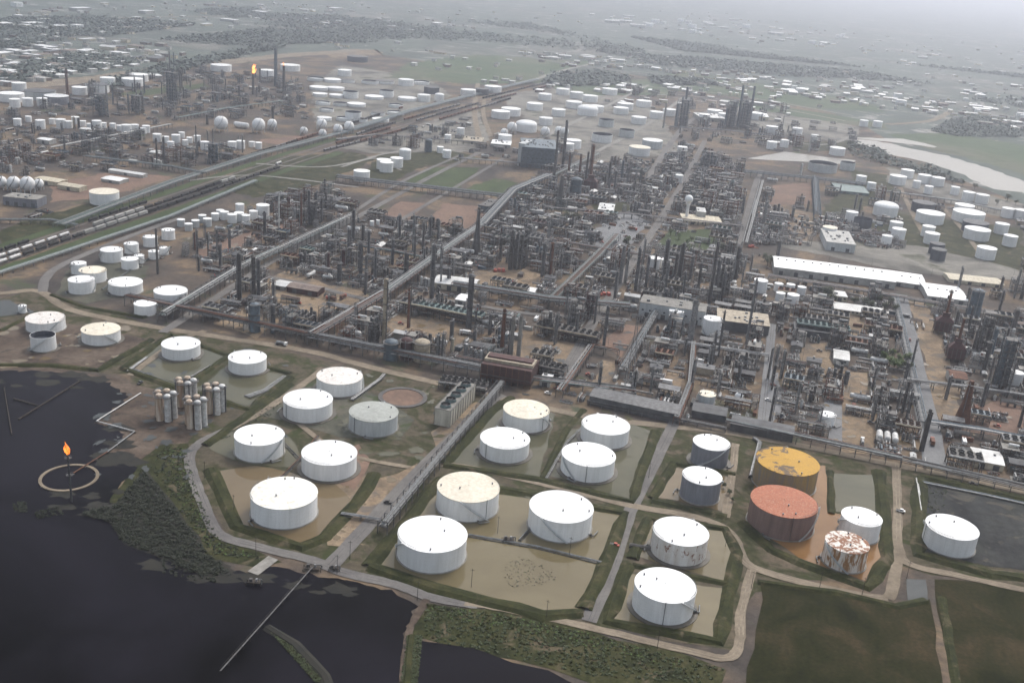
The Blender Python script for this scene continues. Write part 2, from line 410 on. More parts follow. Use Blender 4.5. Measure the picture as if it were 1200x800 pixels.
exec_sheets = [
 # name, px polygon, z, material, roughness of the edge
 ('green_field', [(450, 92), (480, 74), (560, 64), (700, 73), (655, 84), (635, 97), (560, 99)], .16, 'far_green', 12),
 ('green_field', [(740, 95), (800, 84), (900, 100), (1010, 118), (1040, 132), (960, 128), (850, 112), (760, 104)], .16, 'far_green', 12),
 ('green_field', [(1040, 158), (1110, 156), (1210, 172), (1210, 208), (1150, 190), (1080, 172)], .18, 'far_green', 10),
 ('green_field', [(120, 112), (180, 104), (240, 98), (245, 102), (170, 112)], .12, 'grass_green', 4),
 ('grass_plot', [(472, 213), (508, 196), (565, 196), (535, 221)], .1, 'grass_green', 3),
 ('grass_plot', [(540, 223), (579, 209), (606, 214), (584, 231)], .1, 'grass_green', 3),
 ('grass_plot', [(240, 215), (330, 185), (410, 178), (440, 186), (380, 215), (300, 232)], .1, 'grass', 5),
 ('grass_plot', [(0, 268), (60, 250), (130, 232), (140, 240), (60, 268), (0, 290)], .1, 'grass', 4),
 ('grass_plot', [(425, 205), (445, 182), (500, 178), (500, 192), (455, 215)], .1, 'grass', 4),
 ('grass_plot', [(785, 270), (830, 268), (850, 290), (800, 296), (770, 288)], .1, 'grass_green', 3),
 ('grass_plot', [(690, 240), (735, 236), (740, 246), (700, 252)], .1, 'grass', 3),
 ('grass_plot', [(960, 252), (990, 215), (1030, 225), (1010, 250)], .1, 'grass', 5),
 ('grass_plot', [(1010, 262), (1050, 250), (1200, 268), (1200, 325), (1120, 312), (1060, 290)], .1, 'grass', 5),
 ('brown_yard', [(448, 250), (470, 236), (500, 238), (478, 258)], .1, 'red_soil', 3),
 ('brown_yard', [(500, 262), (520, 238), (585, 244), (565, 270)], .1, 'red_soil', 3),
 ('sand_yard', [(308, 332), (332, 318), (432, 345), (418, 362), (385, 372), (330, 366)], .1, 'sand', 4),
 ('sand_yard', [(250, 380), (285, 362), (330, 375), (300, 396)], .1, 'sand', 3),
 ('sand_yard', [(448, 374), (520, 368), (565, 382), (548, 400), (455, 390)], .1, 'sand', 3),
 ('sand_yard', [(540, 320), (600, 312), (640, 322), (625, 340), (560, 334)], .1, 'sand', 3),
 ('sand_yard', [(686, 462), (706, 422), (722, 424), (706, 466)], .1, 'sand', 2),
 ('sand_yard', [(772, 462), (782, 436), (800, 434), (796, 466)], .1, 'sand', 2),
 ('sand_yard', [(700, 400), (735, 380), (752, 384), (726, 418)], .1, 'red_soil', 2),
 ('sand_yard', [(934, 404), (974, 400), (978, 436), (940, 434)], .1, 'sand', 3),
 ('sand_yard', [(980, 434), (1016, 436), (1024, 534), (986, 528)], .1, 'sand', 3),
 ('sand_yard', [(985, 372), (1015, 372), (1018, 392), (985, 400)], .1, 'sand', 3),
 ('sand_yard', [(1062, 352), (1085, 356), (1118, 440), (1130, 490), (1098, 494), (1085, 430)], .1, 'sand', 3),
 ('sand_yard', [(1100, 490), (1170, 470), (1200, 480), (1200, 516), (1110, 504)], .1, 'red_soil', 4),
 ('sand_yard', [(580, 398), (660, 400), (690, 408), (670, 430), (620, 424)], .1, 'sand', 3),
 ('sand_yard', [(505, 505), (560, 470), (575, 478), (520, 545)], .1, 'sand', 2),
 ('sand_yard', [(390, 540), (440, 560), (490, 545), (440, 600), (405, 640), (380, 640)], .08, 'sand', 3),
 ('sand_yard', [(230, 290), (330, 262), (345, 268), (240, 305)], .1, 'red_soil', 4),
 ('sand_yard', [(905, 218), (950, 214), (955, 240), (900, 240)], .1, 'red_soil', 4),
 ('sand_yard', [(930, 246), (955, 250), (948, 286), (918, 284)], .1, 'sand', 3),
 ('sand_yard', [(60, 215), (140, 200), (200, 208), (120, 232), (60, 238)], .1, 'red_soil', 5),
 ('sand_yard', [(300, 165), (380, 155), (395, 160), (330, 172)], .1, 'red_soil', 5),
 ('sand_yard', [(380, 62), (440, 58), (450, 64), (390, 68)], .2, 'sand', 10),
 ('sand_yard', [(0, 100), (100, 90), (200, 77), (330, 63), (420, 58), (420, 61), (330, 68), (200, 84), (100, 98), (0, 107)], .2, 'dirt_road', 6),
 ('paved_yard', [(895, 440), (912, 436), (918, 480), (898, 500), (893, 470)], .1, 'asphalt', 1),
 ('paved_yard', [(700, 268), (735, 246), (760, 262), (728, 300), (700, 300)], .1, 'asphalt', 3),
 ('paved_yard', [(963, 452), (984, 450), (988, 524), (972, 520)], .12, 'asphalt', 1),
 ('paved_yard', [(365, 100), (400, 76), (500, 92), (530, 112), (440, 142), (370, 150)], .1, 'yard_far', 6),
 ('paved_yard', [(580, 110), (700, 100), (770, 130), (800, 180), (700, 190), (640, 160)], .08, 'yard_far', 6),
 # shore, lagoon and the basins round the tanks
 ('shore', [(-120, 424), (60, 430), (130, 443), (190, 455), (260, 470), (240, 520), (222, 540), (190, 536), (165, 540), (110, 585), (60, 600), (-120, 470)], .03, 'shore_mud', 3),
 ('grass_bank', [(165, 540), (190, 520), (220, 520), (240, 590), (262, 632), (300, 648), (330, 660), (300, 664), (240, 655), (215, 615), (180, 575), (130, 600), (110, 600)], .06, 'grass', 2),
 ('grass_bank', [(500, 705), (590, 716), (690, 738), (800, 768), (850, 782), (830, 830), (690, 800), (600, 774), (480, 745)], .08, 'grass', 2),
 ('grass_bank', [(0, 350), (40, 338), (120, 366), (190, 385), (330, 410), (390, 425), (330, 470), (250, 520), (200, 540), (150, 440), (0, 425)], .025, 'basin_soil', 3),
 ('grass_bank', [(215, 520), (330, 440), (420, 425), (560, 462), (700, 490), (870, 508), (1060, 545), (1200, 580), (1260, 640), (1200, 690), (1060, 665), (880, 690), (860, 760), (700, 735), (500, 700), (370, 660), (260, 625)], .03, 'basin_soil', 3),
 ('field', [(893, 683), (980, 696), (1050, 712), (1088, 700), (1108, 830), (870, 830)], .12, 'field', 1.5),
 ('field', [(1092, 678), (1230, 692), (1260, 830), (1128, 830)], .12, 'field', 1.5),
]
for i_, (n_, p_, z_, m_, a_) in enumerate(exec_sheets): sheet(n_, p_, z_ + i_ * .0006, m_, a_)
sheet('lagoon_water', [(-150, 428), (60, 436), (125, 447), (150, 466), (112, 494), (150, 508), (122, 532), (160, 548), (128, 588), (150, 600), (205, 620), (240, 665), (290, 672), (320, 662), (400, 680), (470, 695), (488, 712), (474, 745), (470, 860), (-300, 860)], .136, 'lagoon_water', 2.2, 4)
sheet('lagoon_water', [(496, 752), (560, 762), (640, 784), (700, 815), (690, 860), (470, 860), (480, 780)], .152, 'lagoon_water', 2)
for j_, (n_, p_, m_) in enumerate([
 ('basin_water', [(440, 662), (520, 568), (726, 603), (703, 662), (678, 712), (640, 716), (511, 685)], 'tan_water'),
 ('basin_water', [(252, 553), (282, 614), (352, 636), (376, 626), (414, 588), (396, 568), (300, 545)], 'brown_water'),
 ('basin_water', [(243, 526), (272, 503), (340, 512), (352, 530), (345, 548), (290, 545)], 'green_water'),
 ('basin_water', [(300, 486), (340, 455), (372, 447), (440, 462), (486, 492), (470, 512), (400, 512), (360, 500)], 'wet_ground'),
 ('basin_water', [(350, 548), (420, 520), (436, 540), (416, 575), (395, 566)], 'red_soil'),
 ('basin_water', [(528, 543), (578, 488), (600, 470), (650, 486), (632, 560)], 'green_water'),
 ('basin_water', [(640, 556), (668, 505), (720, 488), (764, 505), (738, 585)], 'green_water'),
 ('basin_water', [(746, 652), (764, 612), (848, 622), (858, 645), (850, 682)], 'tan_water'),
 ('basin_water', [(716, 726), (735, 672), (848, 690), (836, 750)], 'tan_water'),
 ('basin_water', [(768, 582), (790, 548), (858, 560), (852, 600)], 'brown_water'),
 ('basin_water', [(874, 610), (890, 548), (968, 545), (972, 600), (1030, 612), (1036, 652), (1016, 682), (940, 655)], 'orange_water'),
 ('basin_water', [(976, 554), (1028, 557), (1034, 604), (980, 600)], 'green_water'),
 ('basin_water', [(1088, 566), (1230, 598), (1230, 672), (1160, 664), (1082, 645)], 'black_mud'),
 ('basin_water', [(148, 430), (200, 396), (262, 418), (212, 452)], 'green_water'),
 ('basin_water', [(230, 456), (268, 428), (336, 440), (290, 476)], 'green_water'),
 ('basin_water', [(-40, 424), (-40, 380), (60, 376), (150, 392), (172, 398), (112, 432)], 'shore_mud'),
 ('basin_water', [(-40, 376), (-40, 352), (10, 352), (42, 366)], 'pond_dark'),
 ('basin_water', [(66, 344), (78, 318), (130, 306), (175, 312), (160, 344), (100, 356)], 'wet_ground'),
 ('basin_water', [(876, 186), (920, 178), (965, 184), (1003, 188), (998, 193), (950, 190), (905, 188)], 'river_water'),
 ('basin_water', [(1064, 678), (1084, 680), (1088, 706), (1064, 704)], 'pond_dark'),
]): sheet(n_ if 'water' in m_ or m_ == 'pond_dark' else 'basin_floor', p_, .18 + j_ * .0012, m_, 1.0, 10)
sheet('river_water', [(992, 163), (1027, 165), (1067, 174), (1110, 183), (1157, 197), (1200, 212), (1270, 236), (1270, 250), (1200, 226), (1160, 221), (1134, 207), (1086, 190), (1046, 182), (1020, 174)], .24, 'river_water', 5)
sheet('river_water', [(990, 161), (1060, 163), (1100, 172), (1094, 173), (1040, 166)], .24, 'river_water', 4)
q_ = random.Random(33); n_ = 0
for zone, k, m_, r0, r1 in [([(170, 400), (350, 430), (300, 520), (200, 500)], 8, 'pond_dark', 2, 5), ([(380, 540), (460, 545), (420, 640), (380, 640)], 8, 'brown_water', 1, 3.5), ([(250, 330), (450, 330), (560, 390), (300, 390)], 16, 'brown_water', 1.5, 5), ([(560, 300), (760, 320), (740, 470), (620, 450)], 22, 'pond_dark', 1.5, 5), ([(880, 380), (1180, 380), (1190, 520), (900, 500)], 30, 'brown_water', 1.5, 5), ([(400, 440), (530, 450), (500, 540), (400, 530)], 14, 'green_water', 2, 6), ([(540, 480), (760, 490), (740, 580), (530, 540)], 12, 'green_water', 2, 5), ([(0, 378), (150, 392), (110, 430), (0, 420)], 10, 'brown_water', 2, 7), ([(110, 450), (230, 470), (190, 530), (130, 560)], 14, 'pond_dark', 1.5, 5), ([(215, 270), (330, 262), (300, 320), (215, 310)], 10, 'brown_water', 2, 5)]:
    for _ in range(k * 3):
        x, y = q_.uniform(min(p[0] for p in zone), max(p[0] for p in zone)), q_.uniform(min(p[1] for p in zone), max(p[1] for p in zone)); c = at(x, y); rr = q_.uniform(r0, r1); el_ = q_.uniform(.4, 1); an_ = q_.uniform(0, 3)
        pts = []
        for i in range(14):
            a = i / 14 * 6.283; g_ = rr * q_.uniform(.6, 1.2); ux_, uy_ = g_ * math.cos(a), g_ * el_ * math.sin(a)
            pts.append((c.x + ux_ * math.cos(an_) - uy_ * math.sin(an_), c.y + ux_ * math.sin(an_) + uy_ * math.cos(an_), .226 + n_ * .0003))
        b = MB(); b.add(pts, [tuple(range(14))], m_); tag(put('puddle_water', b.mesh('puddle_water')), kind='structure'); n_ += 1
        if n_ % 3 == 0 and y < 560: pass
q_ = random.Random(44)
for i in range(46):
    t = q_.random(); x, y = q_.choice([(q_.uniform(-10, 130), 440 + q_.uniform(-2, 16)), (150 + q_.uniform(-30, 6), 505 + q_.uniform(-10, 45)), (110 + q_.uniform(-40, 30), 590 + q_.uniform(-14, 14)), (280 + 200 * t, 672 + 24 * t + q_.uniform(0, 14)), (205 + q_.uniform(-30, 60), 668 + q_.uniform(-14, 16))])
    c = at(x, y); rr = q_.uniform(1.2, 7); b = MB(); b.add([(c.x + rr * 1.6 * q_.uniform(.5, 1.3) * math.cos(a * .483), c.y + rr * q_.uniform(.4, 1.2) * math.sin(a * .483), .16 + i * .0005) for a in range(13)], [tuple(range(13))], 'mound'); tag(put('mud_bank', b.mesh('mud_bank')), kind='structure')
# roads
RD = [
 ([(-60, 346), (0, 344), (44, 341), (72, 358), (101, 368), (186, 384), (358, 411), (420, 427), (560, 460), (700, 490), (860, 508), (1050, 545), (1130, 560), (1260, 590)], 8, 'dirt_road'),
 ([(50, 342), (54, 326), (74, 310), (142, 281), (210, 256)], 8, 'road_grey'),
 ([(292, 490), (262, 505), (236, 518), (222, 534), (228, 562), (240, 594), (257, 626), (304, 641), (368, 657), (400, 670), (467, 686), (505, 700), (560, 709)], 6.5, 'road_grey'),
 ([(545, 706), (589, 713), (687, 734), (800, 761), (850, 771), (866, 755), (868, 719), (881, 668)], 5, 'dirt_road'),
 ([(388, 662), (425, 622), (490, 553), (545, 500), (575, 470), (588, 462)], 9, 'road_grey'),
 ([(690, 728), (718, 660), (738, 600), (768, 540), (800, 476)], 8, 'road_grey'),
 ([(500, 548), (530, 545), (623, 564), (737, 592), (800, 603), (840, 614), (862, 632), (881, 664), (980, 692), (1040, 702)], 6, 'dirt_road'),
 ([(850, 606), (856, 570), (862, 520)], 5, 'dirt_road'),
 ([(1050, 543), (1052, 600), (1053, 641), (1068, 662), (1130, 676), (1260, 705)], 5.5, 'dirt_road'),
 ([(1053, 645), (1046, 690), (1040, 702)], 6, 'dirt_road'),
 ([(380, 432), (330, 468), (290, 492), (262, 506)], 6, 'dirt_road'),
 ([(320, 654), (296, 672)], 6, 'concrete'),
 ([(330, 480), (395, 528), (480, 548)], 4, 'dirt_road'),
 ([(152, 440), (205, 402), (240, 388)], 5, 'dirt_road'),
 ([(500, 702), (480, 740), (472, 800)], 3.5, 'shore_mud'),
 ([(1053, 345), (1070, 420), (1088, 500), (1096, 545)], 16, 'asphalt'),
 ([(190, 390), (260, 345), (330, 300), (420, 254), (500, 210), (560, 180)], 8, 'road_grey'),
 ([(300, 322), (360, 334), (440, 352), (520, 352), (620, 368), (740, 375)], 7, 'road_grey'),
 ([(660, 440), (700, 370), (740, 310), (800, 215), (826, 165)], 9, 'road_grey'),
 ([(893, 500), (900, 430), (905, 380)], 7, 'asphalt'),
 ([(395, 262), (470, 214), (540, 182)], 6, 'road_grey'),
 ([(470, 258), (530, 222), (590, 186)], 6, 'road_grey'),
 ([(866, 290), (884, 220), (892, 200)], 8, 'road_grey'),
 ([(1055, 220), (1075, 262), (1100, 300)], 7, 'dirt_road'),
 ([(1106, 245), (1130, 272), (1150, 300)], 7, 'dirt_road'),
 ([(900, 322), (1000, 338), (1130, 362), (1260, 388)], 9, 'road_grey'),
 ([(560, 98), (556, 130), (562, 165)], 10, 'dirt_road'), ([(572, 100), (566, 130), (575, 160)], 8, 'dirt_road'),
 ([(616, 97), (667, 81), (720, 70)], 14, 'concrete'), ([(360, 36), (478, 44), (569, 57), (657, 74), (760, 88)], 20, 'road_grey'),
 ([(1040, 146), (1090, 142), (1115, 130)], 16, 'dirt_road'), ([(0, 30), (200, 20), (420, 20)], 18, 'dirt_road'),
 ([(700, 8), (900, 22), (1200, 52)], 24, 'concrete'), ([(780, 82), (900, 92), (1040, 118), (1200, 148)], 18, 'concrete'),
 ([(620, 170), (700, 130), (760, 100)], 9, 'concrete'), ([(700, 178), (760, 145), (800, 115)], 9, 'concrete'), ([(830, 130), (800, 150), (755, 215)], 10, 'road_grey'),
]
for i, (p, w, m) in enumerate(RD):
    strip('road', p, w, .30 + .012 * i, m, jit=.35)
    if i in (0, 2, 3, 4, 5, 6, 7, 8, 10, 16, 17, 18, 19, 21):
        for o_ in (-1.5, .4) if i % 2 else (-.6, 1.3):
            Lf, Rt = offs(smooth_path([Vector(x) for x in world(p)]), o_); strip('wheel_track', None, rnd.uniform(.35, .6), .30 + .012 * i + .006, 'track_mud' if m == 'dirt_road' else 'track_grey', False, .12, wpts=[tuple(x) for x in Lf])
for p, w, h in [
 ([(433, 664), (516, 562), (618, 578), (732, 602), (708, 664), (684, 714)], 9, 1.6), ([(433, 664), (511, 690), (638, 721), (682, 718)], 10, 1.6),
 ([(247, 550), (278, 617), (354, 641), (380, 630), (420, 588), (440, 555)], 9, 1.5), ([(240, 522), (300, 480), (340, 450)], 8, 1.5),
 ([(520, 545), (576, 482), (600, 466)], 8, 1.5), ([(636, 560), (664, 504), (684, 480)], 5, 1.2), ([(520, 545), (632, 562), (740, 588), (768, 505)], 8, 1.5),
 ([(741, 655), (760, 608), (850, 620), (864, 648), (856, 684), (842, 752), (712, 728), (736, 662)], 8, 1.5), ([(741, 662), (852, 684)], 5, 1.2),
 ([(764, 584), (790, 543), (862, 556)], 7, 1.4), ([(764, 586), (852, 606)], 7, 1.4),
 ([(870, 612), (905, 645), (940, 660), (1016, 688), (1040, 655), (1036, 606), (1030, 552)], 9, 1.6), ([(973, 552), (974, 602)], 5, 1.2),
 ([(1078, 560), (1076, 650), (1160, 672), (1250, 684)], 10, 1.6), ([(1078, 558), (1250, 596)], 8, 1.5),
 ([(144, 432), (200, 392), (266, 416), (340, 438)], 7, 1.3), ([(144, 432), (212, 456), (292, 480), (340, 442)], 8, 1.5), ([(212, 456), (266, 418)], 6, 1.3),
 ([(-40, 428), (60, 428), (115, 434), (178, 398)], 7, 1.4), ([(0, 388), (44, 366)], 6, 1.3), ([(60, 346), (100, 360), (168, 372), (215, 352)], 6, 1.3),
 ([(888, 682), (980, 694), (1050, 710), (1085, 704)], 6, 1.2), ([(1104, 700), (1126, 830)], 5, .8), ([(312, 735), (345, 755), (380, 792), (400, 840)], 6, 1.0), ([(482, 745), (474, 830)], 5, 1.0)]:
    berm('embankment', p, w, h, 'mound' if p[0] == (312, 735) else 'grass', 'mound' if p[0] == (312, 735) else 'grass')

# ------------------------------------------------------------------ tanks
def stair_mesh(D, H, a0, turn=1, n=34):
    b = MB(); r = D / 2 + .75; span = 1.25 * H / (D / 2)
    for i in range(n):
        t = i / (n - 1); a = a0 + turn * span * t
        b.box(r * math.cos(a), r * math.sin(a), H * t, .9, .9, .18, 'pale_grey', a)
        if i % 2 == 0: b.box((r + .45) * math.cos(a), (r + .45) * math.sin(a), H * t, .1, .1, 1.3, 'pale_grey', a)
    for k in range(n - 1):
        t0, t1 = k / (n - 1), (k + 1) / (n - 1)
        p = [((r + .45) * math.cos(a0 + turn * span * t), (r + .45) * math.sin(a0 + turn * span * t), H * t + 1.25) for t in (t0, t1)]
        b.cyl(p[0], p[1], .07, .07, 4, 'pale_grey')
    return b.mesh('staircase')
def tank(px, py, w, side=None, shell='white_paint', roof='white_roof', style='cone', label=None, look='white storage tank', near=True, D=None, H=None, group=None, name='storage_tank', ring=False):
    # px, py = centre of the top rim in the photograph, w = width there
    H = H or 13.0
    for _ in range(4):
        p = at(px, py, H); s = ppm(p)
        D = w / s
        if side:
            dep = math.atan2(H0 - H, p.y); H = side / (s * math.cos(dep))
        else: H = min(13.0, max(5, D * .9), 14)
    p = at(px, py, H)
    ns = 56 if near else (28 if w > 14 else 18)
    o = root(name, 'tank', (p.x, p.y, 0), rnd.uniform(-3, 3), label, group, look)
    r = D / 2
    b = MB(); b.cyl((0, 0, 0), (0, 0, H), r, r, ns, shell, (0, 0))
    if style == 'open':
        b.cyl((0, 0, H), (0, 0, H * .5), r - .25, r - .25, ns, 'dark_shell', (0, 0)); b.ring((0, 0), r - .25, r, H - .02, H + .05, ns, shell)
    me = b.mesh('shell')
    put('shell', me, o)
    b = MB()
    if style == 'open':
        b.cyl((0, 0, H * .55), (0, 0, H * .6), r - .3, r - .3, ns, roof)
    elif style == 'dome': b.dome((0, 0, H), r + .1, D * .17, ns, 5, roof)
    else:
        k = {'cone': .03, 'peak': .065, 'flat': .012}[style]
        b.cyl((0, 0, H - .25), (0, 0, H + .08), r + .22, r + .22, ns, roof, (0, 0)); b.cyl((0, 0, H + .08), (0, 0, H + .08 + D * k), r + .22, .3, ns, roof, (0, 0))
        b.ring((0, 0), r, r + .22, H - .26, H - .24, ns, roof)
    put('floating_roof' if style == 'open' else 'roof', b.mesh('roof'), o)
    if near:
        put('staircase', stair_mesh(D, H, rnd.uniform(3.0, 6.2), rnd.choice((1, -1))), o)
        if style != 'open':
            b = MB(); zt = H + .1
            for i in range(20):
                a = -1.2 + i * .06
                b.box((r - .1) * math.cos(a), (r - .1) * math.sin(a), zt, .09, .09, 1.1, 'steel_grey')
            b.ring((0, 0), r - .16, r - .06, zt + 1.05, zt + 1.13, 20, 'steel_grey', -1.2, -1.2 + 19 * .06)
            put('guard_rail', b.mesh('guard_rail'), o)
            for a, q in ((rnd.uniform(0, 6), .35), (rnd.uniform(0, 6), .8), (rnd.uniform(0, 6), .88)):
                b = MB(); zz = H + .05 + D * .03 * (1 - q)
                b.cyl((0, 0, -.2), (0, 0, .9), .35, .35, 8, 'steel_grey'); b.cyl((0, 0, .9), (0, 0, 1.2), .6, .3, 8, 'pipe_silver')
                put('vent', b.mesh('vent'), o, (q * r * math.cos(a), q * r * math.sin(a), zz))
        b = MB(); b.ring((0, 0), r, r + (2.6 if ring else .8), 0, .5, ns, 'wet_ring' if ring else 'concrete'); put('foundation', b.mesh('foundation'), o)
        b = MB(); a = rnd.uniform(-1.5, 1.5) - 1.5; ca, sa = math.cos(a), math.sin(a)
        b.tube([(r * ca, r * sa, 1.0), ((r + 3) * ca, (r + 3) * sa, 1.0), ((r + 3) * ca - 6 * sa, (r + 3) * sa + 6 * ca, 1.0)], .35, 8, 'pipe_grey'); b.cyl(((r + 1.5) * ca, (r + 1.5) * sa, .3), ((r + 1.5) * ca, (r + 1.5) * sa, 1.9), .5, .3, 8, 'steel_dark')
        put('inlet_pipe', b.mesh('inlet_pipe'), o)
        if w > 50:
            b = MB(); a = rnd.uniform(-2.2, -.9); b.cyl(((r + .3) * math.cos(a), (r + .3) * math.sin(a), .3), ((r + .3) * math.cos(a), (r + .3) * math.sin(a), H + .6), .16, .16, 6, 'steel_grey')
            put('gauge_pipe', b.mesh('gauge_pipe'), o)
    taken(p.x, p.y, r + 3)
    return o, p, D, H
W = 'white_paint'
T = [  # px, py, w, side, shell, roof, style, label
 (507, 625, 81, 24, W, 'white_roof', 'cone', 'large white tank at the lagoon corner of the tan flooded basin, beside the pipe rack'),
 (549, 570, 73, 23, W, 'cream_roof', 'cone', 'large white tank with cream-tinted roof behind the tank at the lagoon corner'),
 (658, 593, 75, 23, W, 'white_roof', 'cone', 'large white tank with plain white roof alone beside the paved lane in the tan basin'),
 (798, 622, 65, 24, 'white_rusty', 'white_roof', 'cone', 'white tank with dark rust nicks along its rim, across the lane from the tan basin'),
 (780, 685, 72, 26, W, 'white_roof', 'cone', 'white tank lowest in the photo, in its own tan basin by the dirt road bend'),
 (333, 577, 77, 23, W, 'patch_roof', 'cone', 'large white tank with yellow-patched roof in brown water beside the lagoon road'),
 (386, 530, 64, 19, W, 'white_roof', 'cone', 'white tank just behind the yellow-patched roof tank, on reddish mud'),
 (304, 509, 57, 20, W, 'white_roof', 'cone', 'white tank across the road from the silo cluster, in a greenish flooded basin'),
 (361, 467, 57, 17, W, 'white_roof', 'cone', 'plain white tank in front of the rust-stained roof tank'),
 (398, 440, 53, 15, 'white_paint', 'stain_roof', 'cone', 'white tank with reddish rust-stained roof beside the bare circular tank pad'),
 (438, 482, 57, 18, 'pale_grey', 'grey_roof', 'cone', 'pale grey tank with dull grey-green roof in front of the bare circular pad'),
 (617, 479, 54, 17, W, 'cream_roof', 'peak', 'white tank with a peaked cream roof just across the pipe rack from the cooling tower'),
 (592, 513, 58, 17, W, 'white_roof', 'cone', 'white tank in front of the peaked cream roof tank, ringed by dark wet soil'),
 (710, 497, 56.5, 17, W, 'white_roof', 'cone', 'white tank closest to the long low sheds, in the greenish basin'),
 (690, 532, 63, 19, W, 'white_roof', 'cone', 'white tank ringed by a dark wet collar beside the lane, greenish basin'),
 (834, 518, 43, 23, 'grey_shell', 'white_roof', 'cone', 'dark grey tank with white roof behind another like it, closest to the low sheds'),
 (823, 557, 46, 24, 'grey_shell', 'white_roof', 'cone', 'dark grey tank with white roof in a brown pond, in front of its twin'),
 (923, 540, 73, 26, 'yellow_grey', 'yellow_roof', 'cone', 'large tank with ochre yellow roof and dark patch, behind the red-roofed tank'),
 (919, 587, 77, 27, 'brown_shell', 'red_roof', 'cone', 'large brown tank with speckled rust-red roof in orange water'),
 (1010, 605, 46, 21, W, 'white_roof', 'cone', 'small clean white tank behind the rust-streaked tank in orange water'),
 (993, 635, 50, 23, 'rusty_shell', 'rusty_roof', 'cone', 'small white tank heavily streaked with brown rust on shell and roof'),
 (1116, 617, 59, 21, W, 'white_roof', 'cone', 'lone white tank on black mud at the far river side of the basins'),
 (290, 418, 43.5, 14, W, 'white_roof', 'cone', 'white tank behind the silo cluster, closest to the road crossing'),
 (212, 402, 43.5, 13, W, 'white_roof', 'cone', 'white tank with dark wet collar beside the brown mud yard, behind the silos'),
 (118, 385, 43, 13, W, 'cream_roof', 'cone', 'white tank with tan-stained roof standing on the brown mud yard'),
 (53, 372, 43, 12, W, 'stain_roof', 'cone', 'white tank behind the small open-topped tank, faintly stained roof'),
 (200, 340, 38, 11, W, 'white_roof', 'cone', 'broad white tank inside the curved road, beside the pipe rack'),
 (147, 330, 38, 11, W, 'white_roof', 'cone', 'broad white tank in the middle of the curved road yard'),
 (170, 355, 25, 12, W, 'white_roof', 'cone', 'narrow white tank alone at the front of the curved road yard'),
 (95, 327, 29, 14, W, 'white_roof', 'cone', 'white tank at the bend of the curved road, in front of two more'),
 (108.5, 316, 30, 12, W, 'cream_roof', 'cone', 'white tank half hidden behind the tank at the road bend'),
 (92, 308, 17, 12, W, 'white_roof', 'cone', 'slim white tank at the back of the road bend, railway side'),
 (130.5, 292, 25, 13, W, 'white_roof', 'cone', 'medium white tank at the back of the curved road yard, closest to the railway'),
 (154, 285, 16, 11, W, 'white_roof', 'cone', 'slim white tank between the medium railway-side tank and the back row'),
 (176, 277, 16, 11, W, 'white_roof', 'cone', 'slim white tank second from the end of the back row near the dark stack'),
 (197, 269, 15, 11, W, 'white_roof', 'cone', 'slim white tank ending the back row, farthest up the curved road'),
 (152, 303, 19, 11, W, 'white_roof', 'cone', 'small white tank in the middle of the small cluster, closest to the camera side'),
 (163, 299, 11, 9, W, 'white_roof', 'cone', 'very small white tank tucked behind the small cluster tank'),
 (180, 294, 12, 9, W, 'white_roof', 'cone', 'very small white tank beside the dark stack, lower of a pair'),
 (192, 290, 10, 8, W, 'white_roof', 'cone', 'very small white tank beside the dark stack, upper of a pair'),
 (26, 358, 9, 8, W, 'white_roof', 'cone', 'tiny white tank standing alone beside the mud road'),
 (793, 364, 17, 14, W, 'white_roof', 'cone', 'small white tank in front of the long grey block building'),
 (836, 373, 22, 18, W, 'white_roof', 'cone', 'tall white tank beside the pale thick chimney'),
 (970, 485, 19, 12, W, 'white_roof', 'cone', 'small white tank at the edge of the sand strip'),
 (829, 461, 20, 10, 'pale_grey', 'cream_roof', 'cone', 'small grey tank with pale roof in front of the pipework maze'),
]
for t in T:
    tank(*t[:3], t[3], t[4], t[5], t[6], t[7], group='storage tanks', ring=t[0] in (592, 690, 290, 212, 118, 710, 834, 361, 798, 780, 398, 617, 386))
tank(50, 392, 28, 16, W, 'dark_shell', 'open', 'small open-topped tank with black interior on the mud yard', group='storage tanks', ring=True)
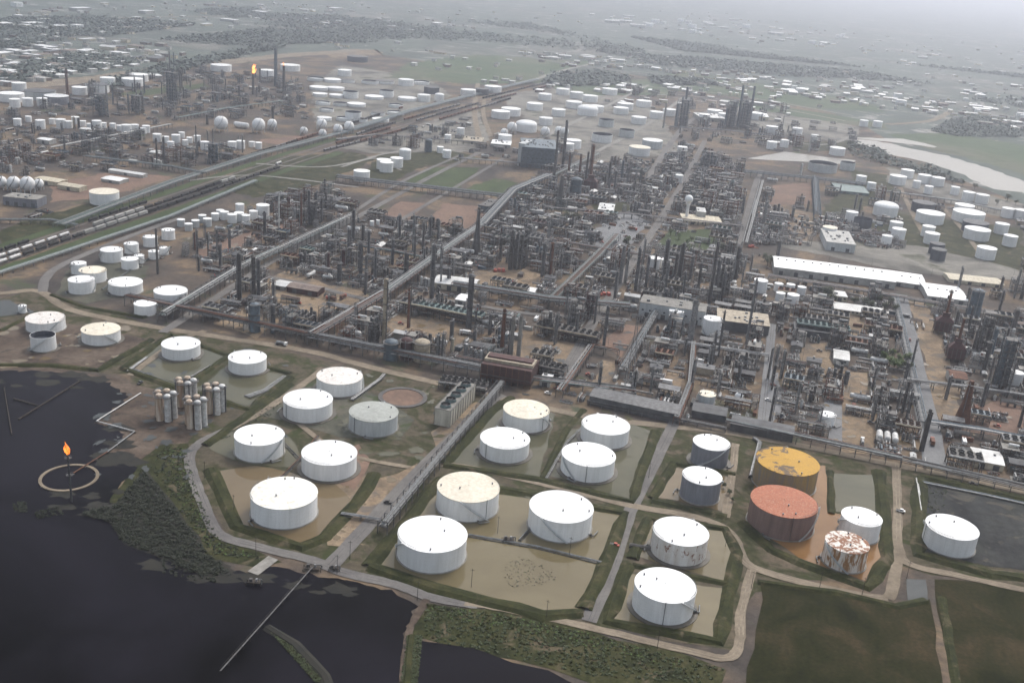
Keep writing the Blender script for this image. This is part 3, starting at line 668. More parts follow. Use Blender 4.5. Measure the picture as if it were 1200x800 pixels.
TF = [  # farther tanks: px, py (rim centre), w, shell, roof, style, look
 (1039, 241, 28, 0, 0, 'dome', 'white domed tank'), (1091, 249, 32, 0, 0, 'peak', 'broad white tank'), (1131, 240, 22, 0, 0, 'cone', 'white tank'), (1136, 248, 36, 0, 0, 'cone', 'broad white tank'),
 (1144, 260, 29, 'dark_shell', 'roof_dark', 'cone', 'dark blue-grey tank'), (1146, 268, 29, 0, 0, 'cone', 'broad white tank'), (1157, 290, 22, 0, 0, 'cone', 'white tank'), (1051, 260, 15, 0, 0, 'cone', 'small white tank'), (1054, 268, 16, 0, 0, 'cone', 'small white tank'),
 (1089, 265, 15, 0, 0, 'cone', 'small white tank'), (1093, 273, 17, 0, 0, 'cone', 'small white tank'), (1099, 285, 17, 'dark_shell', 'roof_dark', 'cone', 'small dark tank'), (1101, 292, 17, 'dark_shell', 'roof_dark', 'cone', 'small dark tank'), (1083, 237, 26, 'dark_shell', 'roof_dark', 'cone', 'broad dark tank'), (1012, 256, 21, 'dark_shell', 'roof_dark', 'open', 'dark open-topped tank'),
 (1053, 206, 19, 0, 0, 'cone', 'white tank'), (1064, 199, 15, 0, 0, 'cone', 'white tank'), (1084, 205, 15, 0, 0, 'cone', 'white tank'), (1075, 212, 9, 0, 0, 'cone', 'slim white tank'), (1089, 218, 10, 0, 0, 'cone', 'slim cream tank'), (1100, 208, 15, 0, 0, 'cone', 'white tank'), (1120, 219, 10, 0, 0, 'cone', 'slim pale tank'), (1136, 225, 14, 0, 0, 'cone', 'white tank'), (1152, 228, 15, 0, 0, 'cone', 'white tank'),
 (1182, 244, 14, 0, 0, 'cone', 'white tank'), (1198, 246, 16, 0, 0, 'cone', 'white tank'), (965, 191, 33, 'pale_grey', 'steel_dark', 'open', 'broad open-topped pale tank'), (994, 190, 17, 'pale_grey', 'steel_dark', 'open', 'open-topped pale tank'),
 (587, 130, 22, 0, 0, 'cone', 'white tank'), (599, 127, 23, 0, 0, 'cone', 'white tank'), (639, 110, 16, 0, 0, 'cone', 'white tank'), (627, 121, 19, 0, 0, 'cone', 'white tank'), (617, 145, 25, 0, 0, 'dome', 'tall white domed tank'), (592, 158, 16, 0, 0, 'cone', 'white tank'),
 (672, 164, 19, 0, 0, 'cone', 'white tank'), (666, 168, 14, 0, 0, 'cone', 'white tank'), (706, 157, 24, 0, 'steel_dark', 'open', 'open-topped white tank'), (750, 172, 25, 0, 'cream_roof', 'cone', 'cream-roofed tank'), (689, 127, 24, 0, 0, 'dome', 'tall white domed tank'), (673, 119, 19, 0, 0, 'cone', 'white tank'), (692, 112, 18, 0, 0, 'cone', 'white tank'), (728, 126, 18, 0, 0, 'cone', 'white tank'), (733, 121, 19, 0, 0, 'cone', 'white tank'), (749, 137, 18, 0, 0, 'cone', 'white tank'),
 (765, 164, 24, 'pale_grey', 'white_roof', 'cone', 'pale tank'), (826, 134, 13, 0, 0, 'cone', 'white tank'), (838, 129, 18, 0, 0, 'cone', 'white tank'), (849, 133, 14, 0, 0, 'cone', 'white tank'), (885, 132, 20, 0, 0, 'cone', 'tall white tank'), (770, 131, 16, 0, 0, 'cone', 'white tank'), (785, 128, 16, 0, 0, 'cone', 'white tank'), (711, 140, 18, 'pale_grey', 'steel_dark', 'open', 'open-topped pale tank'), (735, 152, 18, 'pale_grey', 'steel_dark', 'open', 'open-topped pale tank'), (655, 128, 16, 0, 0, 'flat', 'white tank'), (660, 104, 16, 0, 0, 'flat', 'white tank'), (715, 104, 18, 0, 0, 'flat', 'white tank'), (1013, 141, 10, 0, 0, 'cone', 'white tank'), (1029, 142, 11, 0, 0, 'cone', 'white tank'), (982, 173, 18, 0, 0, 'cone', 'white tank'),
 (476, 93, 18, 0, 0, 'cone', 'white tank'), (411, 107, 18, 0, 'steel_dark', 'open', 'open-topped white tank'), (453, 106, 17, 0, 'steel_dark', 'open', 'open-topped white tank'), (497, 111, 15, 0, 0, 'cone', 'white tank'), (515, 111, 11, 0, 0, 'dome', 'white tank'), (549, 105, 18, 0, 0, 'cone', 'white tank'), (565, 104, 16, 'dark_shell', 'roof_dark', 'cone', 'dark tank'), (506, 102, 18, 'dark_shell', 'roof_dark', 'cone', 'dark tank'), (414, 131, 19, 0, 'steel_dark', 'open', 'open-topped white tank'), (419, 66, 24, 'dark_shell', 'roof_dark', 'cone', 'dark tank'), (404, 82, 16, 0, 0, 'cone', 'white tank'), (578, 101, 20, 0, 0, 'flat', 'white tank'),
 (259, 76, 24, 0, 0, 'cone', 'white tank'), (313, 82, 17, 0, 0, 'cone', 'white tank'), (340, 76, 23, 0, 0, 'cone', 'white tank'), (13, 109, 28, 0, 0, 'cone', 'broad white tank'), (47, 106, 34, 'pale_grey', 'roof_dark', 'cone', 'broad tank with dark roof'), (66, 112, 27, 'grey_shell', 'white_roof', 'cone', 'broad grey tank with white roof'), (17, 116, 12, 0, 0, 'cone', 'white tank'), (32, 115, 12, 0, 0, 'cone', 'white tank'), (49, 115, 12, 0, 0, 'cone', 'white tank'), (93, 102, 17, 0, 0, 'cone', 'white tank'), (114, 99, 26, 0, 'roof_dark', 'cone', 'tank with dark roof'), (126, 91, 17, 0, 0, 'cone', 'white tank'), (155, 92, 24, 0, 0, 'cone', 'white tank'), (162, 87, 22, 0, 0, 'cone', 'white tank'),
 (122, 224, 33, 0, 'cream_roof', 'cone', 'big white tank'), (424, 200, 19, 0, 0, 'cone', 'white tank'), (450, 187, 17, 0, 0, 'cone', 'white tank'), (453, 190, 16, 0, 0, 'cone', 'white tank'), (465, 185, 15, 0, 0, 'cone', 'white tank'), (475, 176, 14, 0, 0, 'dome', 'white tank'),
 (308, 240, 15, 0, 0, 'cone', 'white tank'), (281, 239, 10, 0, 0, 'cone', 'white tank'), (297, 247, 10, 0, 0, 'cone', 'white tank'), (280, 249, 11, 0, 0, 'cone', 'white tank'), (272, 251, 11, 0, 0, 'cone', 'white tank'), (263, 248, 10, 0, 0, 'cone', 'white tank'), (252, 250, 9, 0, 0, 'cone', 'white tank'), (258, 246, 9, 0, 0, 'cone', 'white tank'), (288, 252, 10, 0, 0, 'cone', 'white tank'), (237, 252, 9, 'pale_grey', 'white_roof', 'cone', 'pale grey tank'), (229, 258, 9, 'pale_grey', 'white_roof', 'cone', 'pale grey tank'), (221, 262, 9, 'pale_grey', 'white_roof', 'cone', 'pale grey tank'), (243, 256, 10, 'pale_grey', 'white_roof', 'cone', 'pale grey tank'), (212, 257, 9, 'pale_grey', 'white_roof', 'cone', 'pale grey tank'),
 (913, 332, 10, 0, 0, 'cone', 'small white tank'), (927, 333, 10, 0, 0, 'cone', 'small white tank'), (940, 336, 10, 0, 0, 'cone', 'small white tank'), (915, 343, 11, 0, 0, 'cone', 'small white tank'), (930, 345, 14, 0, 0, 'cone', 'small white tank'), (892, 328, 16, 0, 0, 'cone', 'low white tank'), (973, 266, 17, 0, 'cream_roof', 'cone', 'cream tank'), (436, 259, 5, 0, 0, 'cone', 'slim white tank'), (443, 258, 4, 0, 0, 'cone', 'slim white tank'), (767, 302, 15, 0, 0, 'cone', 'low white tank'), (781, 304, 12, 0, 0, 'cone', 'low white tank'), (999, 248, 14, 0, 0, 'flat', 'low white tank'), (1192, 436, 16, 0, 0, 'cone', 'white tank'), (796, 205, 10, 0, 0, 'cone', 'white tank'),
 (22, 97, 16, 0, 0, 'flat', 'white tank'), (905, 166, 12, 0, 0, 'cone', 'white tank'), (920, 164, 10, 0, 0, 'cone', 'white tank'), (935, 150, 12, 0, 0, 'cone', 'white tank'), (955, 158, 9, 0, 0, 'cone', 'white tank'), (905, 148, 14, 0, 0, 'flat', 'white tank'), (540, 150, 9, 0, 0, 'cone', 'small white tank'), (525, 158, 8, 0, 0, 'cone', 'small white tank'), (516, 172, 8, 0, 0, 'cone', 'small white tank'), (524, 176, 10, 0, 0, 'cone', 'small white tank'), (676, 108, 16, 0, 0, 'flat', 'white tank'), (700, 124, 16, 0, 0, 'flat', 'white tank'), (755, 118, 18, 0, 0, 'flat', 'white tank'), (640, 138, 16, 0, 0, 'flat', 'white tank'), (800, 172, 12, 0, 0, 'cone', 'white tank'), (1010, 206, 12, 0, 0, 'cone', 'white tank'), (1022, 214, 10, 0, 0, 'cone', 'white tank'), (1175, 262, 16, 0, 0, 'cone', 'white tank'), (1185, 276, 16, 0, 0, 'cone', 'white tank'), (1040, 276, 12, 0, 0, 'cone', 'small white tank'), (88, 137, 9, 0, 0, 'cone', 'white tank'),
]
for x in (20, 33, 47, 61, 71, 80, 97, 105, 113, 121, 132, 140, 148, 158, 171): TF.append((x, 136 + x * .065 + rnd.uniform(-2, 2), rnd.choice((7, 9, 11)), 0, 0, 'cone', 'small white tank'))
for x, y in ((184, 157), (194, 160), (206, 158), (213, 155), (222, 161), (231, 159), (217, 164), (240, 166), (272, 166), (282, 165), (295, 166), (303, 167), (200, 166), (168, 150)): TF.append((x, y, rnd.choice((7, 8, 10)), 0, 0, 'cone', 'small white tank'))
for r_ in range(6):
    for c_ in range(7):
        x = 368 + c_ * 21 + r_ * 3 + rnd.uniform(-3, 3); y = 92 + r_ * 9 + c_ * 1.0 - (c_ * c_) * .05 + rnd.uniform(-1, 1)
        if rnd.random() < .72 and all(abs(x - t[0]) > 15 or abs(y - t[1]) > 6 for t in TF) and x < 505 - r_ * 9: TF.append((x, y, rnd.choice((17, 20, 22)), 0, 'steel_dark' if rnd.random() < .35 else 0, 'open' if rnd.random() < .35 else 'flat', 'white farm tank'))
for t in TF:
    st = t[5]; tank(t[0], t[1], t[2], 3.2 if t[6] == 'white farm tank' else None, t[3] or W, t[4] or ('pale_grey' if st == 'open' else 'white_roof'), st, look=t[6], near=False, group='distant storage tanks')
# ------------------------------------------------------------------ spheres
def sphere_tank(px, py, r, look='white spherical gas tank', near=False):   # centre of the ball in the photograph
    z = 10
    for _ in range(4):
        p = at(px, py, z); Rm = r / ppm(p); z = Rm * 1.25
    o = root('spherical_tank', 'tank', (p.x, p.y, 0), 0, None, 'spherical gas tanks', look)
    b = MB(); b.sphere((0, 0, z), Rm, 28, 16, 'white_paint'); put('ball', b.mesh('ball'), o)
    b = MB(); b.cyl((0, 0, 0), (0, 0, z), .35, .35, 8, 'pale_grey'); me = b.mesh('leg')
    for i in range(8): put('leg', me, o, (Rm * .96 * math.cos(i * .785), Rm * .96 * math.sin(i * .785), 0))
    b = MB()
    for i in range(26):
        a = -2.2 + i * .055; t = i / 25
        q = Rm * (1.05 + .1 * (1 - t)) * (1 - .75 * max(0, t - .45) ** 1.2)
        b.box(q * math.cos(a), q * math.sin(a), (z + Rm) * t, 1, 1, .25, 'steel_grey', a)
    b.box(0, 0, z + Rm - .1, 2.4, 2.4, .5, 'steel_grey'); put('staircase', b.mesh('staircase'), o)
    taken(p.x, p.y, Rm + 2)
for s_ in [(259, 144, 8), (303, 146, 7.6), (319, 145, 5.6), (356, 153, 4.5), (377, 145, 6), (378, 156, 4.7), (396, 151, 5.6), (409, 148, 6), (16, 214, 7.6), (32, 215, 8.4), (45.5, 215, 5.5), (1, 213, 6.7), (600, 149, 6), (591, 155, 4.5), (639, 154, 5.6), (655, 153, 5), (662, 154, 4.8), (866, 464, 5)]: sphere_tank(*s_)

# ------------------------------------------------------------------ columns, stacks, flares
def column(bx, by, ty, w, mat='steel_grey', label=None, look=None, platforms=None, kind='column', near=True, group='process columns'):
    p = at(bx, by, 0); s = ppm(p)
    H = 20
    lo, hi = 3, 160
    for _ in range(30):
        H = (lo + hi) / 2
        if proj((p.x, p.y, H))[1] > ty: lo = H
        else: hi = H
    r = w / s / 2; nm = {'column': 'process_column', 'stack': 'chimney_stack', 'silo': 'silo', 'cone': 'conical_stack'}[kind]
    o = root(nm, {'column': 'column', 'stack': 'chimney', 'silo': 'silo', 'cone': 'chimney'}[kind], (p.x, p.y, 0), rnd.uniform(0, 6), label, group, look or (mat.split('_')[-1] + ' ' + nm.replace('_', ' ')))
    b = MB()
    if kind == 'cone': b.cyl((0, 0, 0), (0, 0, H * .55), r * 1.9, r * .9, 12, mat, (1, 0)); b.cyl((0, 0, H * .55), (0, 0, H), r * .9, r * .55, 12, mat)
    elif kind == 'stack': b.cyl((0, 0, 0), (0, 0, H), r * 1.15, r * .9, 14, mat, (1, 0)); b.cyl((0, 0, H), (0, 0, H - .5), r * .9, r * .7, 14, 'steel_dark', (0, 1))
    else:
        zt = H - r * .4
        b.cyl((0, 0, 0), (0, 0, H * .5), r * 1.08, r, 14, mat, (1, 0)); b.cyl((0, 0, H * .5), (0, 0, zt), r, r, 14, mat, (0, 0)); b.dome((0, 0, zt), r, r * .5, 14, 3, mat)
    put('shaft' if kind in ('stack', 'cone') else 'shell', b.mesh('shell'), o)
    n = platforms if platforms is not None else (1 if kind in ('stack', 'cone') else max(1, int(H / 9)))
    if near or n:
        for i in range(n):
            b = MB(); z = H * (.25 + .72 * (i + 1) / n) - (0 if kind == 'column' else 1.5)
            rr = r * (1 if kind != 'cone' else 1.25)
            a0 = rnd.uniform(0, 6); b.ring((0, 0), rr * .95, rr + 1.3, z, z + .2, 12, 'steel_dark', a0, a0 + 4.2 if kind == 'column' else a0 + 6.283)
            b.ring((0, 0), rr + 1.22, rr + 1.3, z + 1.0, z + 1.15, 12, 'steel_grey', a0, a0 + 4.2 if kind == 'column' else a0 + 6.283)
            put('platform', b.mesh('platform'), o)
    b = MB(); a = rnd.uniform(0, 6); q = r * 1.1 + .5; b.box(q * math.cos(a), q * math.sin(a), 0, .8, .5, H * .97, 'steel_grey', a); put('ladder', b.mesh('ladder'), o)
    if kind == 'column':
        b = MB(); a += 2; q = r + .7
        b.tube([(0, 0, H), (0, 0, H + 1.5), (q * math.cos(a), q * math.sin(a), H + 1.0), (q * math.cos(a), q * math.sin(a), 1)], .32, 6, 'pipe_silver'); put('overhead_pipe', b.mesh('overhead_pipe'), o)
    taken(p.x, p.y, r + 1.5)
    return o, p, H
CL = [  # base x, base y, top y, width px, material, kind, look
 (281, 350, 297, 6, 'steel_dark', 0, 'tall dark column'), (297, 350, 299, 5, 'steel_dark', 0, 'tall dark column'), (303, 352, 303, 5.5, 'steel_grey', 0, 'tall grey column'), (299, 388, 355, 12, 'steel_blue', 0, 'fat blue-grey column'), (320, 384, 356, 7, 'steel_grey', 0, 'short grey column'),
 (229, 293, 272, 3.5, 'rust', 'stack', 'rusty brown stack'), (310, 281, 248, 3, 'steel_dark', 'stack', 'dark thin stack'), (185, 321, 268, 3, 'steel_dark', 'stack', 'tall dark thin stack'), (327, 271, 226, 2.2, 'pipe_white', 'stack', 'thin white stack'), (338, 253, 231, 6, 'dark_red', 0, 'red-brown column'), (353, 266, 226, 3, 'rust', 0, 'slim rusty column'), (345, 268, 244, 4, 'pipe_silver', 0, 'silver column'), (362, 262, 223, 4, 'steel_grey', 0, 'slim grey column'), (370, 260, 225, 3, 'steel_grey', 0, 'slim grey column'), (377, 260, 232, 3, 'steel_dark', 0, 'slim dark column'),
 (414, 283, 246, 4, 'steel_dark', 0, 'dark column'), (384, 317, 296, 6, 'dark_red', 0, 'dark red column'), (402, 311, 292, 6, 'dark_red', 0, 'dark red column'), (422, 322, 284, 4, 'steel_grey', 0, 'slim grey column'), (408, 300, 268, 3.5, 'steel_grey', 0, 'slim grey column'), (425, 282, 263, 4, 'steel_dark', 0, 'short dark column'), (432, 300, 270, 4, 'steel_grey', 0, 'slim grey column'), (398, 330, 308, 5, 'steel_grey', 0, 'short grey column'),
 (450, 402, 326, 7, 'tan_clad', 0, 'very tall brownish column'), (558, 297, 243, 6, 'steel_dark', 'cone', 'dark tapering stack'), (506, 350, 286, 6, 'steel_grey', 0, 'very tall grey column'), (525, 336, 314, 4.5, 'steel_grey', 0, 'short grey column'), (549, 384, 321, 9, 'steel_grey', 0, 'very tall thick grey column'), (478, 384, 338, 3, 'rust', 'stack', 'thin rust-red stack'), (598, 316, 270, 5, 'steel_dark', 0, 'dark column'), (605, 316, 272, 4, 'steel_grey', 0, 'grey column'), (614, 312, 268, 6, 'steel_dark', 0, 'dark column'), (635, 324, 284, 5, 'steel_grey', 0, 'grey column'), (644, 324, 284, 6, 'rust', 0, 'rusty brown column'), (642, 285, 260, 2.5, 'pipe_silver', 'stack', 'pale thin stack'), (484, 294, 252, 4, 'pipe_grey', 0, 'pale grey column'), (504, 280, 254, 3, 'steel_grey', 0, 'grey column'), (468, 286, 252, 4, 'steel_grey', 0, 'grey column'), (514, 282, 258, 2.5, 'pipe_silver', 'stack', 'pale thin stack'), (460, 310, 280, 4, 'steel_grey', 0, 'grey column'), (440, 326, 292, 4, 'steel_grey', 0, 'grey column'), (475, 330, 296, 5, 'steel_dark', 0, 'dark column'), (428, 345, 318, 4, 'steel_grey', 0, 'grey column'),
 (648, 222, 153, 3, 'steel_dark', 'stack', 'tall dark thin stack'), (659, 198, 141, 3.2, 'steel_dark', 'stack', 'tallest dark stack'), (666, 206, 180, 3, 'rust', 'stack', 'red-brown stack'), (678.6, 208, 181, 3, 'rust', 'stack', 'red-brown stack'), (691, 214, 169, 6, 'rust', 0, 'tall rust-brown tower'), (686, 214, 178, 3, 'steel_dark', 0, 'dark column'), (656, 242, 206, 6, 'steel_dark', 'cone', 'dark tapering stack'), (713, 217, 190, 3.5, 'steel_dark', 0, 'dark column'), (728, 212, 188, 3.5, 'steel_blue', 0, 'blue-grey column'), (749, 221, 198, 2.5, 'steel_dark', 'stack', 'dark thin stack'), (674, 228, 208, 13, 'steel_blue', 'silo', 'blue-grey silo'), (666.6, 226, 215, 3, 'pipe_white', 'cone', 'white pointed cone'), (735, 216, 196, 3, 'steel_grey', 0, 'grey column'), (720, 222, 200, 3, 'steel_grey', 0, 'grey column'),
 (800, 146, 102, 3, 'steel_blue', 'stack', 'tall blue-grey stack'), (864, 148, 100, 3, 'steel_blue', 'stack', 'tall blue-grey stack'), (877.5, 148, 101, 3, 'steel_blue', 'stack', 'tall blue-grey stack'), (777, 150, 121, 2, 'pipe_silver', 'stack', 'pale thin stack'), (792, 148, 122, 4, 'steel_blue', 0, 'blue-grey column'), (857, 148, 118, 5, 'steel_blue', 0, 'blue-grey column'), (871, 148, 118, 5, 'steel_blue', 0, 'blue-grey column'), (849, 150, 126, 3, 'steel_blue', 0, 'blue-grey column'),
 (727, 332, 288, 3, 'pipe_silver', 0, 'pale slim column'), (733, 332, 290, 3, 'pipe_silver', 0, 'pale slim column'), (744, 340, 290, 4, 'steel_grey', 0, 'grey column'), (777, 332, 281, 5, 'steel_dark', 0, 'tall dark column'), (789, 332, 296, 3.5, 'steel_dark', 0, 'dark column'), (796, 328, 285, 5, 'steel_dark', 0, 'tall dark column'), (831, 356, 283, 5, 'steel_dark', 0, 'tallest dark column'), (861, 328, 288, 6, 'steel_dark', 0, 'tall dark column'), (767, 318, 298, 3, 'steel_dark', 0, 'short dark column'), (846, 352, 318, 4, 'steel_grey', 0, 'grey column'), (808, 330, 300, 4, 'steel_grey', 0, 'grey column'), (838, 340, 304, 4, 'steel_grey', 0, 'grey column'), (853, 340, 306, 3, 'steel_dark', 0, 'dark column'), (818, 338, 308, 4, 'steel_dark', 0, 'dark column'), (756, 336, 300, 3, 'steel_grey', 0, 'grey column'), (800, 346, 318, 4, 'steel_grey', 0, 'short grey column'), (720, 350, 318, 4, 'steel_grey', 0, 'grey column'),
 (874, 404, 326, 2.6, 'pipe_silver', 'stack', 'pale thin stack'), (808, 404, 351, 7.5, 'pipe_silver', 'stack', 'pale thick chimney'), (587, 420, 362, 5, 'rust', 'stack', 'rusty stack on the red furnace'), (598, 421, 371, 5.5, 'concrete', 'stack', 'pale stack on the red furnace'), (607, 422, 370, 5.5, 'concrete', 'stack', 'pale stack on the red furnace'), (458, 420, 398, 17, 'steel_blue', 'silo', 'squat dark blue vessel'), (476, 420, 396, 14, 'dark_red', 'silo', 'squat red vessel'), (494, 422, 398, 19, 'tan_clad', 'silo', 'squat tan vessel'), (512, 424, 392, 4.5, 'pipe_silver', 0, 'silver twin column'), (518, 424, 390, 4.5, 'pipe_silver', 0, 'silver twin column'), (435, 400, 372, 5, 'pipe_grey', 0, 'grey column'), (441, 402, 370, 5, 'pipe_grey', 0, 'grey column'), (530, 412, 396, 5, 'cream', 0, 'short cream column'), (707, 406, 358, 4, 'steel_grey', 0, 'grey column'), (650, 396, 372, 4, 'steel_dark', 0, 'dark column'), (573, 392, 368, 3.5, 'steel_grey', 0, 'grey column'), (676, 366, 342, 4, 'steel_grey', 0, 'grey column'), (790, 404, 388, 4, 'pipe_silver', 0, 'short silver column'),
 (1139, 374, 339, 14, 'steel_blue', 0, 'thick blue-grey tower'), (1127, 494, 446, 10, 'rust', 'cone', 'dark rusty conical stack'), (1112, 354, 340, 2.5, 'steel_dark', 'stack', 'dark thin stack'), (1108, 372, 340, 3, 'tan_clad', 'stack', 'tan thin stack'), (1079, 528, 480, 5, 'steel_dark', 'stack', 'black slanting stack'), (1194, 500, 472, 4, 'steel_dark', 'stack', 'black stack'), (1160, 420, 384, 6, 'steel_blue', 0, 'blue column'), (1186, 392, 362, 6, 'steel_dark', 0, 'dark column'), (1152, 436, 400, 6, 'steel_dark', 0, 'dark column'), (1178, 444, 396, 5, 'steel_blue', 0, 'blue column'), (1146, 402, 372, 5, 'steel_dark', 0, 'dark column'), (1170, 368, 340, 4, 'steel_dark', 0, 'dark column'), (1196, 350, 328, 4, 'steel_dark', 0, 'dark column'), (1150, 476, 448, 4, 'steel_grey', 0, 'grey column'), (1058, 452, 424, 3, 'steel_grey', 0, 'grey column'), (1022, 456, 430, 3, 'steel_grey', 0, 'grey column'),
 (80, 120, 81, 3.6, 'rust', 'stack', 'tall brown stack'), (323, 101, 57, 4, 'steel_blue', 'stack', 'tallest blue-grey stack'), (93, 151, 138, 2.5, 'steel_dark', 'stack', 'dark thin stack'), (87, 151, 137, 2.5, 'tan_clad', 'stack', 'tan thin stack'), (184, 190, 162, 2.5, 'steel_dark', 'stack', 'dark thin stack'), (193, 192, 160, 2.5, 'steel_dark', 'stack', 'dark thin stack'), (126, 132, 100, 2.5, 'pipe_silver', 'stack', 'pale thin stack'), (243, 146, 134, 4, 'steel_dark', 0, 'dark column'), (305, 98, 80, 2, 'steel_dark', 0, 'slim dark column'), (320, 142, 125, 2.5, 'steel_dark', 'stack', 'dark thin stack'), (502, 178, 163, 8, 'steel_blue', 'silo', 'blue-grey silo'),
 (1000, 250, 228, 2.5, 'steel_grey', 0, 'grey column'), (1006, 250, 232, 2.5, 'steel_grey', 0, 'grey column'), (948, 178, 160, 3, 'pipe_white', 0, 'white column'), (938, 205, 192, 4, 'pipe_white', 0, 'white column'), (912, 300, 282, 4, 'steel_grey', 0, 'grey column'), (895, 262, 236, 3, 'pipe_silver', 0, 'silver column'), (928, 256, 243, 4, 'pipe_silver', 0, 'silver column'), (870, 250, 230, 3, 'steel_grey', 0, 'grey column'),
]
for c in CL:
    far = c[1] < 232
    column(c[0], c[1], c[2], c[3] * (.74 if c[5] == 0 and c[3] < 10 else .85 if c[5] == 'stack' else 1), c[4], None, c[6], (0 if c[3] < 3 else 2) if far else None, c[5] or 'column', not far, 'chimney stacks' if c[5] in ('stack', 'cone') else 'process columns')
q_ = random.Random(5)
for x0, y0, x1, y1, n, hh, mt in [(a, b_, c_, d_, int(n_ * .85), h_, m_) for a, b_, c_, d_, n_, h_, m_ in [(95, 108, 200, 135, 20, 22, 'steel_blue'), (196, 84, 215, 120, 9, 30, 'steel_blue'), (215, 90, 350, 120, 22, 16, 'steel_grey'), (0, 150, 110, 200, 16, 14, 'steel_grey'), (210, 165, 285, 192, 12, 18, 'steel_grey'), (420, 290, 560, 340, 12, 22, 'steel_grey'), (580, 290, 660, 330, 7, 24, 'steel_dark'), (690, 200, 770, 225, 9, 14, 'steel_grey'), (715, 310, 880, 350, 14, 22, 'steel_grey'), (800, 400, 890, 470, 14, 20, 'steel_grey'), (900, 440, 968, 505, 9, 20, 'steel_grey'), (1100, 340, 1200, 470, 13, 24, 'steel_dark'), (640, 370, 720, 405, 7, 20, 'steel_grey'), (790, 140, 930, 165, 12, 14, 'steel_blue'), (940, 225, 1030, 270, 7, 14, 'steel_grey'), (700, 440, 790, 470, 7, 18, 'steel_grey'), (1020, 430, 1070, 510, 6, 18, 'steel_grey'), (310, 340, 420, 400, 6, 16, 'steel_grey'), (225, 270, 330, 320, 10, 18, 'steel_grey'), (500, 360, 590, 410, 7, 20, 'steel_grey')]]:
    for _ in range(n):
        x = q_.uniform(x0, x1); y = q_.uniform(y0, y1); p = at(x, y)
        if not free(p.x, p.y, 1.5): continue
        h = hh * q_.uniform(.7, 1.5); m_ = q_.choice((mt, mt, 'steel_dark', 'pipe_grey', 'steel_grey', 'pipe_silver'))
        r_ = q_.uniform(.4, .95); ty = proj((p.x, p.y, h))[1]
        column(x, y, ty, 2 * r_ * ppm(p), m_, None, {'steel_blue': 'slender blue-grey', 'steel_grey': 'slender grey', 'steel_dark': 'slender dark', 'pipe_grey': 'slender mid-grey', 'pipe_silver': 'slender silver'}[m_] + ' column', None if y > 300 else (1 if y > 230 else 0), 'column', y > 300)
# silo cluster beside the brown mud yard
for gi, (gx, gy, gt, gl) in enumerate([(218, 474, 444, 'back'), (194, 490, 459, 'lagoon-side'), (251, 482, 451, 'tank-side'), (229, 499, 466, 'front')]):
    c0 = at(gx, gy)
    for k, (dx, dy) in enumerate(((-5, 2), (0, 4.5), (5, 2), (-2.4, -3.2), (3, -3.4))):
        x, y = proj((c0.x + dx, c0.y + dy, 0))
        word = ('slightly rusty', 'pale', 'tan', 'streaky', 'whitish')[k]
        column(x, y, gt + y - gy, 7.6, 'pipe_white' if k in (2, 4) else 'silo_tan', f'{word} tall silo, {("outer back", "middle back", "tank-side back", "outer front", "inner front")[k]} one of the {gl} silo group', None, 1, 'silo', True, 'tall silos beside the mud yard')
def flare(bx, by, ty, w, fh, label, fl='flame', lean=0, flabel=None):
    o, p, H = column(bx, by, ty, w, 'steel_dark', label, None, 2 if fl == 'flame' else 0, 'stack', True, 'flare stacks')
    b = MB(); q = random.Random(int(bx))
    for k in range(7):
        ox, oy = q.uniform(-.1, .1) * fh, q.uniform(-.1, .1) * fh; ht = fh * (1 if k == 0 else q.uniform(.35, .9)); z0 = H + (0 if k < 4 else q.uniform(.2, .5) * fh)
        n, kk = 9, 8; vs = []; fs = []; wv = q.uniform(0, 6)
        for j in range(kk + 1):
            t = j / kk; rr = fh * .15 * (1 if k == 0 else .7) * max(.02, math.sin(math.pi * min(1, t * .9 + .08)) ** .9 * (1.1 - t))
            cx = ox * (1 + .5 * t) + lean * fh * t + math.sin(t * 5 + wv) * fh * .10 * t; cy = oy * (1 + .5 * t) + math.cos(t * 4 + wv) * fh * .06 * t
            for i in range(n):
                a = 2 * math.pi * i / n; g_ = rr * q.uniform(.55, 1.35); vs.append((cx + g_ * math.cos(a), cy + g_ * math.sin(a), z0 + ht * t * (1 - .35 * abs(lean)) + q.uniform(-.03, .03) * fh))
        for j in range(kk):
            for i in range(n): fs.append((j * n + i, j * n + (i + 1) % n, (j + 1) * n + (i + 1) % n, (j + 1) * n + i))
        b.add(vs, fs, fl, True)
    put('flame', b.mesh('flame'), o)
    return p
pf = flare(84, 587, 532, 2.2, 7.2, 'dark flare stack burning orange in the black lagoon', 'flame', -.1)
flare(297, 111, 86, 2.6, 17, 'distant flare stack with the biggest bright flame, refinery by the railway', 'flame_far', .9)
flare(332.5, 108, 77, 2.6, 6.5, 'distant dark flare stack with a small flame, beside the tallest far stack', 'flame_far', .6)
b = MB(); pr = at(81, 560); Rr_ = 33 / ppm(pr); b.ring((0, 0), Rr_ - 1.8, Rr_, 0, .7, 48, 'dirt_road'); single('earth_ring', b.mesh('earth_ring'), 'embankment', (pr.x, pr.y, 0), 0, 'pale earth ring in the black water round the burning flare')

